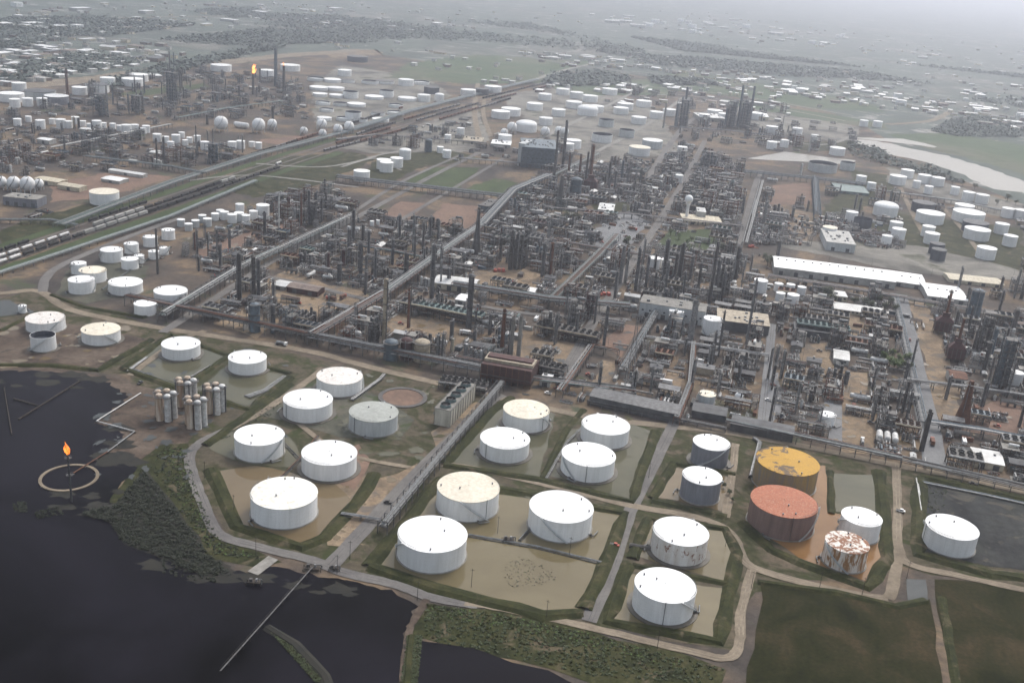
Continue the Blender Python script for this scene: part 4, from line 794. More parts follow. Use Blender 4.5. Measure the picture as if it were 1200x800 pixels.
# ------------------------------------------------------------------ buildings and special plant
def frame_of(pxs):          # world rectangle from three corner pixels: origin, along, across
    A, B, C = (at(*p) for p in pxs)
    u = (B - A); L = u.length; u.normalize(); v = Vector((-u.y, u.x, 0)); Wd = (C - A).dot(v)
    c = A + u * L / 2 + v * Wd / 2
    return c, L, abs(Wd), math.atan2(u.y, u.x)
def building(pxs, h, wall, roofm, label=None, look=None, rh=2.0, doors=3, name='industrial_building', windows=0, ribs=True, group=None, dims=None):
    c, L, Wd, rz = dims or frame_of(pxs)
    o = root(name, 'building', (c[0], c[1], 0), rz, label, group, look)
    b = MB(); b.box(0, 0, 0, L, Wd, h, wall)
    if rh: 
        for sx in (-1, 1):
            x = sx * L / 2
            b.add([(x, -Wd / 2, h), (x, Wd / 2, h), (x, 0, h + rh)], [(0, 1, 2)], wall)
    put('wall', b.mesh('wall'), o)
    b = MB()
    if rh:
        b.gable(0, 0, h + .05, L, Wd, rh, roofm)
        if ribs:
            for i in range(int(L / 9)):
                b.box(-L / 2 + 4.5 + i * 9, 0, h + rh - .05, 1.4, 1.4, .9, 'pipe_grey')
    else:
        b.box(0, 0, h + .02, L + .6, Wd + .6, .4, roofm)
        for i in range(max(1, int(L * Wd / 160))): b.box(rnd.uniform(-.4, .4) * L, rnd.uniform(-.35, .35) * Wd, h + .42, rnd.uniform(1.5, 3), rnd.uniform(1.5, 3), rnd.uniform(.8, 1.8), 'pipe_grey')
    put('roof', b.mesh('roof'), o)
    for i in range(doors):
        b = MB(); x = -L / 2 + L * (i + .5) / doors; b.box(x, -Wd / 2 - .05, 0, 4, .1, min(4.5, h * .75), 'roof_dark'); put('door', b.mesh('door'), o)
    for i in range(windows):
        b = MB(); x = -L / 2 + L * (i + .5) / windows; b.box(x, -Wd / 2 - .04, h * .45, 1.8, .1, 1.4, 'glass'); put('window', b.mesh('window'), o)
    n = max(1, int(L / max(Wd, 1)))
    for i in range(n): 
        f = (i + .5) / n - .5; taken(c[0] + math.cos(rz) * L * f, c[1] + math.sin(rz) * L * f, max(Wd, L / n) * .55)
    return o
building([(906, 321), (1048, 339), (1050, 326)], 8, 'wall_pale', 'roof_white', 'very long warehouse with ribbed white roof and pale grey side', rh=3, doors=8)
building([(1086, 353), (1133, 359), (1126, 343)], 6, 'wall_pale', 'roof_white', 'broad flat white-roofed warehouse at the end of the very long one', rh=1.5, doors=3, windows=4)
building([(1042, 334), (1084, 340), (1086, 328)], 5, 'wall_pale', 'roof_white', 'narrow white-roofed shed joining the two white warehouses', rh=1, doors=2)
building([(1112, 331), (1176, 338), (1176, 331)], 4, 'cream', 'cream', 'long low beige building behind the flat white warehouse', rh=1, doors=4, ribs=False)
building([(967, 293), (1001, 297), (1002, 282)], 10, 'pale_grey', 'wall_pale', 'grey box building behind the very long warehouse', rh=0, doors=2)
building([(977, 366), (1036, 374), (1036, 366)], 4, 'cream', 'roof_pale', 'long low white office building among dark trees', rh=1, doors=2, windows=12, ribs=False)
building([(975, 352), (992, 354), (992, 348)], 5, 'cream', 'roof_pale', 'small cream building behind the long low office', rh=0, doors=1, windows=3)
building([(748, 370), (824, 382), (824, 372)], 13, 'pale_grey', 'concrete', 'long grey block building behind two small white tanks', rh=0, doors=4, windows=9)
building([(839, 386), (900, 394), (901, 380)], 9, 'roof_dark', 'tan_clad', 'long dark-sided building with tan roof blocks beside the tall white tank', rh=0, doors=3)
building([(508, 338), (556, 344), (556, 334)], 6, 'cream', 'roof_pale', 'cream-roofed long building behind the very tall thick grey column', rh=3, doors=4, ribs=False)
building([(690, 474), (793, 496), (794, 484)], 7, 'roof_dark', 'steel_grey', 'long low grey shed with black open side, behind the greenish basin', rh=1.5, doors=10, ribs=False)
building([(855, 505), (928, 519), (928, 508)], 6, 'roof_dark', 'roof_dark', 'long black shed behind the dark grey tanks', rh=1.2, doors=6, ribs=False)
building([(810, 488), (850, 495), (852, 485)], 5, 'roof_dark', 'roof_dark', 'short black shed between the long grey shed and the black shed', rh=1, doors=3, ribs=False)
building([(1112, 450), (1132, 453), (1132, 444)], 6, 'wall_pale', 'rust', 'small white-walled building with a red-brown roof beside the wide grey road', rh=2, doors=1, windows=3, ribs=False)
building([(1141, 547), (1175, 553), (1175, 538)], 5, 'cream', 'roof_pale', 'ribbed pale shed beside the road at the photo edge, behind the black mud', rh=1.5, doors=2)
building([(336, 342), (372, 348), (372, 341)], 5, 'dark_red', 'roof_brown', 'dark red-brown shed standing on the sand yard', rh=1.5, doors=2, ribs=False)
building([(318, 338), (334, 341), (335, 334)], 4, 'wall_pale', 'roof_pale', 'small pale shed beside the red-brown shed on the sand yard', rh=1, doors=1, ribs=False)
building([(976, 426), (994, 429), (993, 418)], 5, 'wall_pale', 'roof_pale', 'small grey-roofed building beside the square sand yard', rh=1.5, doors=1, windows=2, ribs=False)
building([(800, 262), (846, 266), (846, 258)], 4, 'cream', 'cream', 'low cream building at the foot of the water tower', rh=1, doors=2, windows=5, ribs=False)
building([(816, 258), (826, 259), (826, 254)], 11, 'wall_pale', 'roof_pale', 'tall small white building beside the water tower', rh=0, doors=1)
building([(533, 358), (545, 360), (545, 352)], 6, 'wall_pale', 'roof_white', 'small white-roofed hut behind the teal cooler bank', rh=1, doors=1, ribs=False)
building([(612, 345), (626, 347), (626, 342)], 4, 'wall_pale', 'roof_white', 'small white hut alone beside the cross pipe rack', rh=1, doors=1, ribs=False)
building([(632, 452), (644, 454), (644, 446)], 5, 'wall_pale', 'roof_white', 'white box hut on sand beside the red furnace', rh=0, doors=1, ribs=False)
building([(542, 168), (564, 170), (564, 165)], 5, 'cream', 'tan_clad', 'low tan building behind the square grass plot', rh=0, doors=1)
building([(575, 172), (598, 174), (598, 169)], 5, 'wall_pale', 'roof_white', 'flat white building beside the blue-grey boiler house', rh=0, doors=2)
building([(930, 393), (996, 402), (996, 394)], 6, 'roof_dark', 'roof_dark', 'long black canopy below the teal fan bank', rh=0, doors=4)
building([(700, 252), (718, 254), (720, 246)], 7, 'wall_pale', 'roof_pale', 'square pale building on the paved yard', rh=0, doors=1, windows=3)
building([(980, 226), (1018, 230), (1020, 222)], 4, 'steel_teal', 'steel_teal', 'low green-roofed shed in front of the open-topped tanks', rh=1, doors=2, ribs=False)
building([(560, 248), (572, 250), (572, 240)], 8, 'steel_blue', 'steel_dark', 'dark blue-grey junction house on the diagonal pipe rack', rh=0, doors=1)
building([(610, 196), (652, 199), (656, 188)], 30, 'steel_blue', 'steel_blue', 'big blue-grey boiler house with open framework, below the domed tank', rh=0, doors=2, windows=8)
building([(606, 194), (613, 195), (614, 189)], 33, 'pale_grey', 'pale_grey', 'narrow pale stair tower at the side of the blue-grey boiler house', rh=0, doors=1)
building([(4, 240), (44, 244), (44, 238)], 9, 'grey_shell', 'concrete', 'dark-sided flat-roofed shed in front of the grouped spheres', rh=0, doors=4)
building([(170, 92), (190, 92), (192, 88)], 5, 'wall_pale', 'roof_white', 'low white shed beyond the far refinery', rh=0, doors=1)
building([(880, 140), (900, 142), (900, 138)], 8, 'cream', 'roof_white', 'pale building beside the far blue-grey stacks', rh=0, doors=2)
building([(820, 142), (850, 144), (850, 139)], 8, 'wall_pale', 'roof_pale', 'long pale building between the two far blue-grey units', rh=0, doors=3)
for (x, y, L, Wd, h, wl, rf, lb) in [(60, 215, 34, 16, 5, 'cream', 'cream', 'cream-roofed shed beside the grouped spheres'), (85, 222, 30, 14, 5, 'cream', 'cream', 'second cream-roofed shed towards the big white tank'), (135, 213, 26, 18, 4, 'wall_pale', 'roof_white', 'white-roofed hut beyond the big white tank'), (190, 182, 30, 16, 4, 'cream', 'roof_pale', 'flat pale roof among the railway refinery pipework'), (150, 205, 50, 10, 4, 'wall_pale', 'roof_pale', 'long narrow pale roof on the reddish yard'), (55, 168, 20, 14, 6, 'wall_pale', 'roof_white', 'white-roofed block in the railway refinery'), (105, 156, 24, 14, 6, 'wall_pale', 'roof_pale', 'pale block behind the railway refinery pipework')]:
    p = at(x, y); building(None, h, wl, rf, lb, rh=1, doors=1, ribs=False, dims=((p.x, p.y), L, Wd, GA))
# red furnace
c, L, Wd, rz = frame_of([(563, 446), (621, 456), (621, 440)])
o = root('process_furnace', 'furnace', (c.x, c.y, 0), rz, 'big dark red furnace box carrying three tall stacks')
b = MB(); b.box(0, 0, 3, L, Wd, 11, 'dark_red'); 
for i in range(9): b.box(-L / 2 + L * i / 8, -Wd / 2 - .2, 0, .6, .5, 14, 'rust'); b.box(-L / 2 + L * i / 8, Wd / 2 + .2, 0, .6, .5, 14, 'rust')
put('firebox', b.mesh('firebox'), o)
b = MB(); b.box(0, 0, 14, L * .98, Wd * .55, 2.2, 'tan_clad'); b.box(0, 0, 16.2, L * .9, Wd * .3, 1.2, 'dark_red'); put('convection_top', b.mesh('convection_top'), o)
for s_ in (-1, 1):
    b = MB(); b.box(0, s_ * (Wd / 2 + 1), 6, L, 1.4, .25, 'steel_dark'); b.box(0, s_ * (Wd / 2 + 1.6), 7.1, L, .1, .15, 'rust'); put('walkway', b.mesh('walkway'), o)
for i in range(8):
    b = MB(); b.cyl((-L / 2 + L * (i + .5) / 8, 0, 1.2), (-L / 2 + L * (i + .5) / 8, 0, 3.2), .9, .9, 10, 'steel_dark'); put('burner', b.mesh('burner'), o)
taken(c.x - 12, c.y, 14); taken(c.x + 12, c.y, 14)
def furnace(px, py, L, Wd, h, mat, label, stk=1):
    p = at(px, py); o = root('process_furnace', 'furnace', (p.x, p.y, 0), GA, label)
    b = MB(); b.box(0, 0, 2.5, L, Wd, h - 2.5, mat); put('firebox', b.mesh('firebox'), o)
    b = MB(); vs = [(-L / 2, -Wd / 2, h), (L / 2, -Wd / 2, h), (L / 2, Wd / 2, h), (-L / 2, Wd / 2, h), (-L / 4, -Wd / 5, h + 4), (L / 4, -Wd / 5, h + 4), (L / 4, Wd / 5, h + 4), (-L / 4, Wd / 5, h + 4)]
    b.add(vs, [(0, 1, 5, 4), (1, 2, 6, 5), (2, 3, 7, 6), (3, 0, 4, 7), (4, 5, 6, 7)], mat); b.box(0, 0, h + 4, L * .4, Wd * .35, 4, mat); put('hood', b.mesh('hood'), o)
    b = MB()
    for i in range(5):
        for j in (-1, 1): b.box(-L / 2 + L * i / 4, j * Wd / 2, 0, .5, .5, h, 'steel_dark')
    put('steel_frame', b.mesh('steel_frame'), o)
    for i in range(stk):
        b = MB(); x = (i - (stk - 1) / 2) * L * .35; b.cyl((x, 0, h + 8), (x, 0, h + 26), 1.3, 1.0, 12, 'rust'); put('stack', b.mesh('stack'), o)
    taken(p.x, p.y, L * .6)
furnace(1104, 390, 16, 10, 12, 'dark_red', 'dark red furnace beside the wide grey road, farther one', 1)
furnace(1118, 422, 14, 10, 12, 'dark_red', 'dark red furnace behind the red-roofed small building', 1)
furnace(692, 222, 18, 12, 12, 'dark_red', 'red-brown furnace at the foot of the rust-brown tower', 0)
def red_skid(px, py, label, n=3):
    p = at(px, py); o = root('red_equipment_skid', 'skid', (p.x, p.y, 0), GA + .5, label)
    b = MB(); b.box(0, 0, 0, 13, 7, .5, 'rust'); put('base', b.mesh('base'), o)
    for i in range(n): b = MB(); b.box(-4 + i * 4, (i % 2) * 2 - 1, .5, 2.8, 4.2, 1.8 + i * .5, 'bright_red'); b.cyl((-4 + i * 4, -2, 2.4), (-4 + i * 4, 2, 2.4), .6, .6, 8, 'bright_red'); put('unit_box', b.mesh('unit_box'), o)
    b = MB(); b.tube([(-6, 3, .9), (6, 3, .9), (6, -3, .9)], .25, 6, 'steel_dark'); put('pipe', b.mesh('pipe'), o); taken(p.x, p.y, 7)
red_skid(708, 346, 'bright red equipment skid beside the long grey block'); red_skid(585, 318, 'red equipment skid on the middle sand yard', 3); red_skid(882, 290, 'small red skid behind the dark trees by the very long warehouse', 2)
def tower_frame(px, py, wpx, ty, mat, label, dk='steel_dark'):
    p = at(px, py); Wd = wpx / ppm(p); h = 8
    while proj((p.x, p.y, h))[1] > ty: h += .5
    q = random.Random(px); o = root('structure_tower', 'steel tower', (p.x, p.y, 0), GA, label); lv = max(3, int(h / 5)); dp = min(Wd, 14)
    b = MB(); steel(b, q, Wd, dp, h, max(2, int(Wd / 5)), lv, mat); put('steel_frame', b.mesh('steel_frame'), o)
    for k in range(1, lv + 1):
        b = MB(); b.box(q.uniform(-.1, .1) * Wd, 0, h * k / lv + .03, Wd * q.uniform(.6, .98), dp * q.uniform(.6, .98), .12, dk); put('deck', b.mesh('deck'), o)
    for i in range(max(2, int(Wd / 5))):
        b = MB(); x = -Wd / 2 + Wd * (i + .5) / max(2, int(Wd / 5)); b.cyl((x, q.uniform(-2, 2), h * q.uniform(.0, .3)), (x, 0, h * q.uniform(.7, 1.1)), 1.6, 1.5, 12, q.choice((mat, mat, 'pipe_grey'))); put('vessel', b.mesh('vessel'), o)
    b = MB(); pipes(b, q, Wd + 2, dp + 2, 1, h, int(h), [mat, mat, 'pipe_grey', 'pipe_silver', 'steel_dark'], .15, .45); put('pipework', b.mesh('pipework'), o); taken(p.x, p.y, Wd * .55)
TOWERS = [(798, 148, 14, 117, 'steel_blue', 'tall blue-grey framed tower, railway-side one of three at the far end of the plant'), (855, 149, 11, 119, 'steel_blue', 'tall blue-grey framed tower, middle one of three at the far end of the plant'), (872, 150, 12, 118, 'steel_blue', 'tall blue-grey framed tower, river-side one of three at the far end of the plant'), (202, 122, 15, 85, 'steel_blue', 'broad blue-grey framed tower in the far refinery'), (160, 134, 14, 112, 'steel_blue', 'lower blue-grey framed tower in the far refinery'), (118, 136, 14, 110, 'steel_blue', 'blue-grey framed tower beside the tall brown stack'), (250, 190, 14, 168, 'steel_blue', 'dark framed tower behind the reddish railway yard'), (607, 314, 12, 274, 'steel_grey', 'tall grey framed tower in the middle dark column group'), (366, 262, 14, 236, 'steel_grey', 'grey framed tower beside the red-brown column'), (1172, 452, 15, 398, 'steel_blue', 'blue-grey framed tower behind the rusty conical stack'), (1150, 412, 14, 366, 'steel_dark', 'dark framed tower in front of the thick blue-grey tower'), (640, 392, 12, 366, 'steel_dark', 'dark framed tower among the dark fan coolers'), (296, 380, 10, 352, 'steel_dark', 'dark framed tower at the foot of the three dark columns'), (846, 348, 12, 312, 'steel_dark', 'dark framed tower beside the tallest dark column'), (690, 372, 12, 344, 'dark_red', 'dark red framed tower beside the red skid'), (830, 196, 18, 178, 'steel_blue', 'broad blue-grey framework in front of the pale pond'), (436, 404, 10, 380, 'steel_dark', 'dark framed tower beside the very tall brownish column')]
# cooling tower beside the front pipe rack
c, L, Wd, rz = frame_of([(527, 501), (556, 469), (511, 496)])
Wd = 11; c = at(527, 501) + Vector((math.cos(rz), math.sin(rz), 0)) * L / 2 + Vector((-math.sin(rz), math.cos(rz), 0)) * Wd / 2
o = root('cooling_tower', 'cooling tower', (c.x, c.y, 0), rz, 'long pale cooling tower with five dark round fans on top')
b = MB(); b.box(0, 0, 0, L, Wd, 12, 'cool_clad'); 
for i in range(11): 
    for s_ in (-1, 1): b.box(-L / 2 + L * i / 10, s_ * (Wd / 2 + .12), 0, .4, .3, 12, 'concrete')
put('casing', b.mesh('casing'), o)
b = MB(); b.box(0, 0, 12, L + .8, Wd + .8, .5, 'concrete'); put('deck', b.mesh('deck'), o)
for i in range(5):
    x = -L / 2 + L * (i + .5) / 5; b = MB(); b.cyl((x, 0, 12.5), (x, 0, 14.4), 3.6, 3.3, 20, 'steel_teal', (0, 0)); b.cyl((x, 0, 14.4), (x, 0, 12.6), 3.2, 3.5, 20, 'steel_dark', (0, 0)); b.ring((x, 0), 3.2, 3.35, 14.35, 14.5, 20, 'steel_blue')
    f = put('fan_stack', b.mesh('fan_stack'), o)
    b = MB()
    for k in range(6): a = k * math.pi / 3; b.box(x + 1.7 * math.cos(a), 1.7 * math.sin(a), 13.4, 2.8, .5, .1, 'steel_dark', a)
    b.cyl((x, 0, 12.6), (x, 0, 13.8), .5, .4, 8, 'steel_grey'); b.cyl((x, 0, 12.56), (x, 0, 12.58), 3.9, 3.9, 20, 'tyre'); put('fan', b.mesh('fan'), f)
for s_ in (-1, 1):
    b = MB(); b.box(0, s_ * (Wd / 2 + .2), 13.4, L, .1, .12, 'steel_grey')
    for i in range(18): b.box(-L / 2 + L * i / 17, s_ * (Wd / 2 + .2), 12.5, .1, .1, 1, 'steel_grey')
    put('guard_rail', b.mesh('guard_rail'), o)
b = MB(); b.tube([(L / 2 + 2, 3, .8), (L / 2 + 2, 3, 8), (-L / 2, Wd / 2 + .9, 8)], .5, 8, 'pipe_grey'); put('riser_pipe', b.mesh('riser_pipe'), o)
taken(c.x, c.y, 12); taken(c.x + 10 * math.cos(rz), c.y + 10 * math.sin(rz), 12)
pp = at(472, 466); b = MB(); r_ = 27 / ppm(pp); b.ring((0, 0), r_ - 2, r_ + 1, 0, .7, 48, 'steel_dark'); b.cyl((0, 0, 0), (0, 0, .35), r_ - 2, r_ - 2, 48, 'red_soil'); single('tank_pad', b.mesh('tank_pad'), 'tank pad', (pp.x, pp.y, 0), 0, 'bare circular tank pad of brown soil with dark rim'); taken(pp.x, pp.y, r_ + 2)
# water tower
p = at(804, 258); o = root('water_tower', 'water tower', (p.x, p.y, 0), 0, 'white ball-topped water tower standing above the plant')
Hh = 30
while proj((p.x, p.y, Hh))[1] > 230: Hh += .5
b = MB(); b.cyl((0, 0, 0), (0, 0, 5), 4, 1.6, 18, 'white_paint', (1, 0)); b.cyl((0, 0, 5), (0, 0, Hh - 6), 2.0, 1.8, 18, 'roof_white', (0, 0)); put('pedestal', b.mesh('pedestal'), o)
b = MB(); b.sphere((0, 0, Hh - 4), 5.2, 24, 14, 'roof_white'); b.cyl((0, 0, Hh - 10), (0, 0, Hh - 7), 1.5, 3.2, 18, 'white_paint', (0, 0)); put('tank_ball', b.mesh('tank_ball'), o); taken(p.x, p.y, 16); taken(p.x, p.y - 28, 14)
# lattice mast
p = at(736, 462); o = root('lattice_mast', 'mast', (p.x, p.y, 0), GA, 'pale steel lattice mast beside the sand strip'); Hh = 58
b = MB()
for i in range(12):
    t0, t1 = i / 12, (i + 1) / 12; w0, w1 = 3.4 * (1 - t0) + .5 * t0, 3.4 * (1 - t1) + .5 * t1
    q0 = [(x * w0, y * w0, Hh * t0) for x, y in ((-1, -1), (1, -1), (1, 1), (-1, 1))]; q1 = [(x * w1, y * w1, Hh * t1) for x, y in ((-1, -1), (1, -1), (1, 1), (-1, 1))]
    for k in range(4): b.cyl(q0[k], q1[k], .16, .16, 4, 'pipe_silver'); b.cyl(q0[k], q1[(k + 1) % 4], .09, .09, 4, 'pipe_silver'); b.cyl(q1[k], q1[(k + 1) % 4], .09, .09, 4, 'pipe_silver')
put('lattice', b.mesh('lattice'), o)
b = MB(); b.box(0, 0, 0, 9, 9, .6, 'concrete'); put('base', b.mesh('base'), o)
# white drums lying near the sand strip
for i in range(3):
    p = at(1030 + i * 9, 514 + i * 1.6); o = root('horizontal_drum', 'pressure vessel', (p.x, p.y, 0), GA + 1.57, ('white horizontal drum of three, closest to the sand strip', 'white horizontal drum in the middle of three', 'white horizontal drum of three, closest to the black stack')[i], 'three white drums')
    b = MB(); b.capsule((-5, 0, 3), (5, 0, 3), 2.2, 14, 'pipe_white'); put('shell', b.mesh('shell'), o)
    for x in (-3, 3):
        b = MB(); b.box(x, 0, 0, .8, 3, 1.6, 'concrete'); put('saddle', b.mesh('saddle'), o)
    taken(p.x, p.y, 5)
p = at(283, 150); o = root('horizontal_drum', 'pressure vessel', (p.x, p.y, 0), GA, 'long white horizontal drum between the far spheres'); b = MB(); b.capsule((-11, 0, 5), (11, 0, 5), 4.2, 16, 'white_paint'); put('shell', b.mesh('shell'), o); b = MB(); b.box(-7, 0, 0, 1, 5, 2, 'concrete'); put('saddle', b.mesh('saddle'), o); b = MB(); b.box(7, 0, 0, 1, 5, 2, 'concrete'); put('saddle', b.mesh('saddle'), o)

# ------------------------------------------------------------------ pipe racks: one thing per run
PIPEM = ['pipe_grey', 'pipe_silver', 'steel_grey', 'pipe_grey', 'steel_teal', 'pipe_silver', 'steel_dark', 'rust', 'pipe_grey']
def rack(pxs, w=8, h=6, n=7, tiers=2, label=None, look='long pipe rack', step=9, mats=None, low=False, frame='steel_grey', rmin=.22, rmax=.5):
    P = [Vector(p) for p in world(pxs)]
    q = random.Random(int(pxs[0][0] * 7 + pxs[-1][1]))
    c = (P[0] + P[-1]) / 2
    o = root('pipe_rack' if not low else 'ground_pipeway', 'pipe rack' if not low else 'pipeway', (c.x, c.y, 0), 0, label, 'pipe racks', look)
    b = MB(); tot = 0
    for a, e in zip(P, P[1:]):
        d = e - a; L = d.length; d.normalize(); rz = math.atan2(d.y, d.x); nn = Vector((-d.y, d.x)); k = max(1, int(L / step))
        for i in range(k + 1):
            m = a + d * (L * i / k) - c
            for s_ in (-1, 1): b.box(m.x + nn.x * s_ * w * .46, m.y + nn.y * s_ * w * .46, 0, .45, .45, h + (3.2 if tiers > 1 else 0), frame, rz)
            for t in range(tiers): b.box(m.x, m.y, h - .35 + t * 3, .4, w, .35, frame, rz)
        for s_ in (-1, 1):
            m = a + d * L / 2 - c; b.box(m.x + nn.x * s_ * w * .46, m.y + nn.y * s_ * w * .46, h + (2.6 if tiers > 1 else -.7), L, .25, .35, frame, rz)
    put('rack_frame' if not low else 'sleeper_row', b.mesh('rack_frame'), o)
    for t in range(tiers):
        for i in range(n if t == 0 else max(2, n - 2)):
            r = q.uniform(rmin, rmax); off = (i + .5) / n * w * .86 - w * .43 + q.uniform(-.1, .1); z = h + t * 3 + r
            pts = []
            for j, p in enumerate(P):
                d = (P[min(j + 1, len(P) - 1)] - P[max(j - 1, 0)]).normalized(); nn = Vector((-d.y, d.x)); m = p + nn * off - c; pts.append((m.x, m.y, z))
            if q.random() < .3 and len(pts) == 2:
                f0, f1 = sorted((q.random(), q.random())); A_, B_ = Vector(pts[0]), Vector(pts[1]); pts = [A_.lerp(B_, f0), A_.lerp(B_, max(f1, f0 + .25))]
            b = MB(); b.tube(pts, r, 6, q.choice(mats or PIPEM)); put('pipe', b.mesh('pipe'), o)
    for a, e in zip(P, P[1:]):
        L = (e - a).length; k = max(1, int(L / w))
        for i in range(k + 1): m = a.lerp(e, i / k); taken(m.x, m.y, w * .5)
rack([(150, 357), (363, 402)], 9, 6, 7, 2, 'pipe rack along the dirt road behind the curved road tanks')
rack([(363, 402), (592, 447)], 10, 6, 8, 2, 'pipe rack running past the squat red vessel to the red furnace')
rack([(592, 447), (744, 466)], 10, 6, 8, 1, 'pipe rack between the red furnace and the long grey shed')
rack([(744, 466), (690, 474), (850, 506)], 5, 3, 5, 1, 'low pipe run in front of the long grey shed', low=True)
rack([(850, 500), (1055, 545)], 9, 6, 6, 1, 'pipe rack behind the yellow-roofed and red-roofed tanks')
rack([(1055, 545), (1240, 588)], 9, 5, 6, 1, 'pipe rack behind the lone white tank on black mud')
rack([(448, 626), (516, 542), (586, 458)], 6, 5, 5, 2, 'front pipe rack beside the paved lane and cooling tower', mats=['pipe_silver', 'pipe_grey', 'pipe_grey', 'pipe_silver', 'steel_blue'])
rack([(190, 378), (280, 322)], 9, 6, 7, 2, 'pipe rack from the narrow white tank up past the three dark columns', mats=['steel_teal', 'pipe_silver', 'pipe_grey'])
rack([(280, 322), (415, 258)], 10, 6, 8, 2, 'pipe rack continuing behind the three dark columns', mats=['steel_teal', 'pipe_silver', 'pipe_grey'])
rack([(364, 404), (451, 352)], 12, 7, 9, 2, 'wide diagonal pipe rack in front of the very tall brownish column')
rack([(451, 352), (511, 308), (562, 272)], 12, 7, 9, 2, 'wide diagonal pipe rack through the middle of the plant')
rack([(562, 272), (600, 230), (642, 212)], 14, 7, 9, 2, 'wide diagonal pipe rack beside the square grass plots', mats=['pipe_silver', 'steel_blue', 'pipe_grey'])
rack([(642, 212), (700, 184)], 10, 6, 7, 1, 'pipe rack running behind the rust-brown tower')
rack([(395, 213), (470, 222), (592, 236)], 10, 6, 7, 2, 'cross pipe rack at the front edge of the grass plots', mats=['steel_blue', 'pipe_grey', 'pipe_silver'])
rack([(530, 342), (643, 360), (737, 368)], 10, 7, 8, 2, 'cross pipe rack passing the small lone white hut')
rack([(643, 360), (700, 304), (722, 280)], 10, 6, 8, 1, 'diagonal pipe rack behind the middle cross rack')
rack([(655, 466), (692, 412)], 6, 6, 6, 1, 'pipe rack along the sand strip by the red furnace')
rack([(692, 412), (724, 419)], 6, 6, 5, 1, 'short pipe bridge behind the sand strip')
rack([(792, 498), (808, 456), (812, 408)], 5, 6, 5, 1, 'pipe rack leading up to the pale thick chimney', frame='rust')
rack([(755, 402), (860, 418), (900, 424)], 6, 6, 5, 1, 'pipe rack crossing in front of the pale thick chimney')
rack([(728, 442), (768, 372)], 7, 6, 7, 2, 'pipe rack beside the lattice mast', mats=['pipe_silver', 'pipe_grey', 'steel_blue'])
rack([(400, 290), (460, 300), (510, 310)], 7, 6, 6, 1, 'cross rack behind the very tall brownish column')
rack([(872, 206), (952, 214), (1024, 222)], 10, 6, 6, 2, 'blue cross rack in front of the open-topped tanks', mats=['steel_blue', 'pipe_grey'], frame='steel_blue')
rack([(954, 214), (957, 258)], 9, 8, 5, 2, 'blue-grey rack running towards the camera from the blue cross rack', mats=['steel_blue'], frame='steel_blue')
rack([(872, 290), (892, 216)], 7, 6, 6, 1, 'pipe rack beside the rear road with the reddish yard', mats=['pipe_silver', 'steel_blue', 'pipe_grey'])
rack([(1020, 226), (1122, 240), (1220, 262)], 9, 6, 6, 1, 'pipe rack between the river tanks and the dark tanks')
rack([(900, 328), (1000, 344), (1132, 366), (1220, 380)], 8, 5, 6, 1, 'pipe rack in front of the very long white warehouse')
rack([(1048, 350), (1064, 420), (1082, 500)], 6, 4, 6, 1, 'pipe rack along the wide grey road', mats=['pipe_silver', 'pipe_grey', 'steel_blue'])
rack([(1084, 502), (1150, 512), (1230, 528)], 8, 6, 6, 1, 'blue-grey pipe rack at the foot of the rusty conical stack', mats=['steel_blue', 'pipe_silver', 'pipe_grey'])
rack([(1060, 452), (1140, 462), (1220, 474)], 7, 6, 5, 1, 'cross rack behind the rusty conical stack')
rack([(540, 190), (640, 198), (700, 200)], 8, 6, 5, 1, 'far cross rack in front of the boiler house')
rack([(640, 248), (740, 256), (870, 270)], 8, 6, 6, 1, 'cross rack passing the foot of the water tower')
rack([(640, 286), (700, 296), (860, 322)], 8, 6, 6, 1, 'cross rack behind the row of tall dark columns')
rack([(395, 168), (440, 162), (570, 172)], 8, 6, 5, 1, 'far cross rack over the rail corridor')
rack([(785, 152), (850, 156), (935, 166)], 8, 6, 5, 1, 'far rack below the blue-grey stacks', mats=['steel_blue', 'pipe_grey'])
rack([(70, 268), (200, 218), (300, 185), (395, 160)], 16, 5, 9, 1, 'wide green-grey pipe rack along the far side of the rail cars', mats=['steel_teal', 'steel_teal', 'pipe_grey', 'steel_blue'], step=14, frame='steel_teal')
rack([(395, 160), (480, 133), (560, 112), (630, 95)], 18, 5, 9, 1, 'far end of the wide green-grey pipe rack', mats=['steel_teal', 'pipe_grey', 'steel_blue'], step=20, frame='steel_teal')
rack([(-40, 336), (70, 300), (200, 256), (300, 214)], 8, 3, 6, 1, 'grey pipe rack between the rail cars and the curved road tanks', mats=['pipe_grey', 'steel_teal', 'pipe_silver'], step=12)
rack([(100, 188), (200, 200), (240, 208)], 8, 6, 5, 1, 'cross rack in the railway refinery', mats=['steel_teal', 'pipe_grey'])
rack([(60, 178), (130, 164), (200, 150)], 7, 6, 5, 1, 'rack between the small white tanks of the railway refinery')
rack([(210, 142), (270, 130), (330, 122)], 8, 6, 5, 1, 'greenish rack behind the far spheres', mats=['steel_teal'])
rack([(0, 262), (60, 262), (90, 268)], 7, 4, 5, 1, 'low rack in front of the grouped spheres')
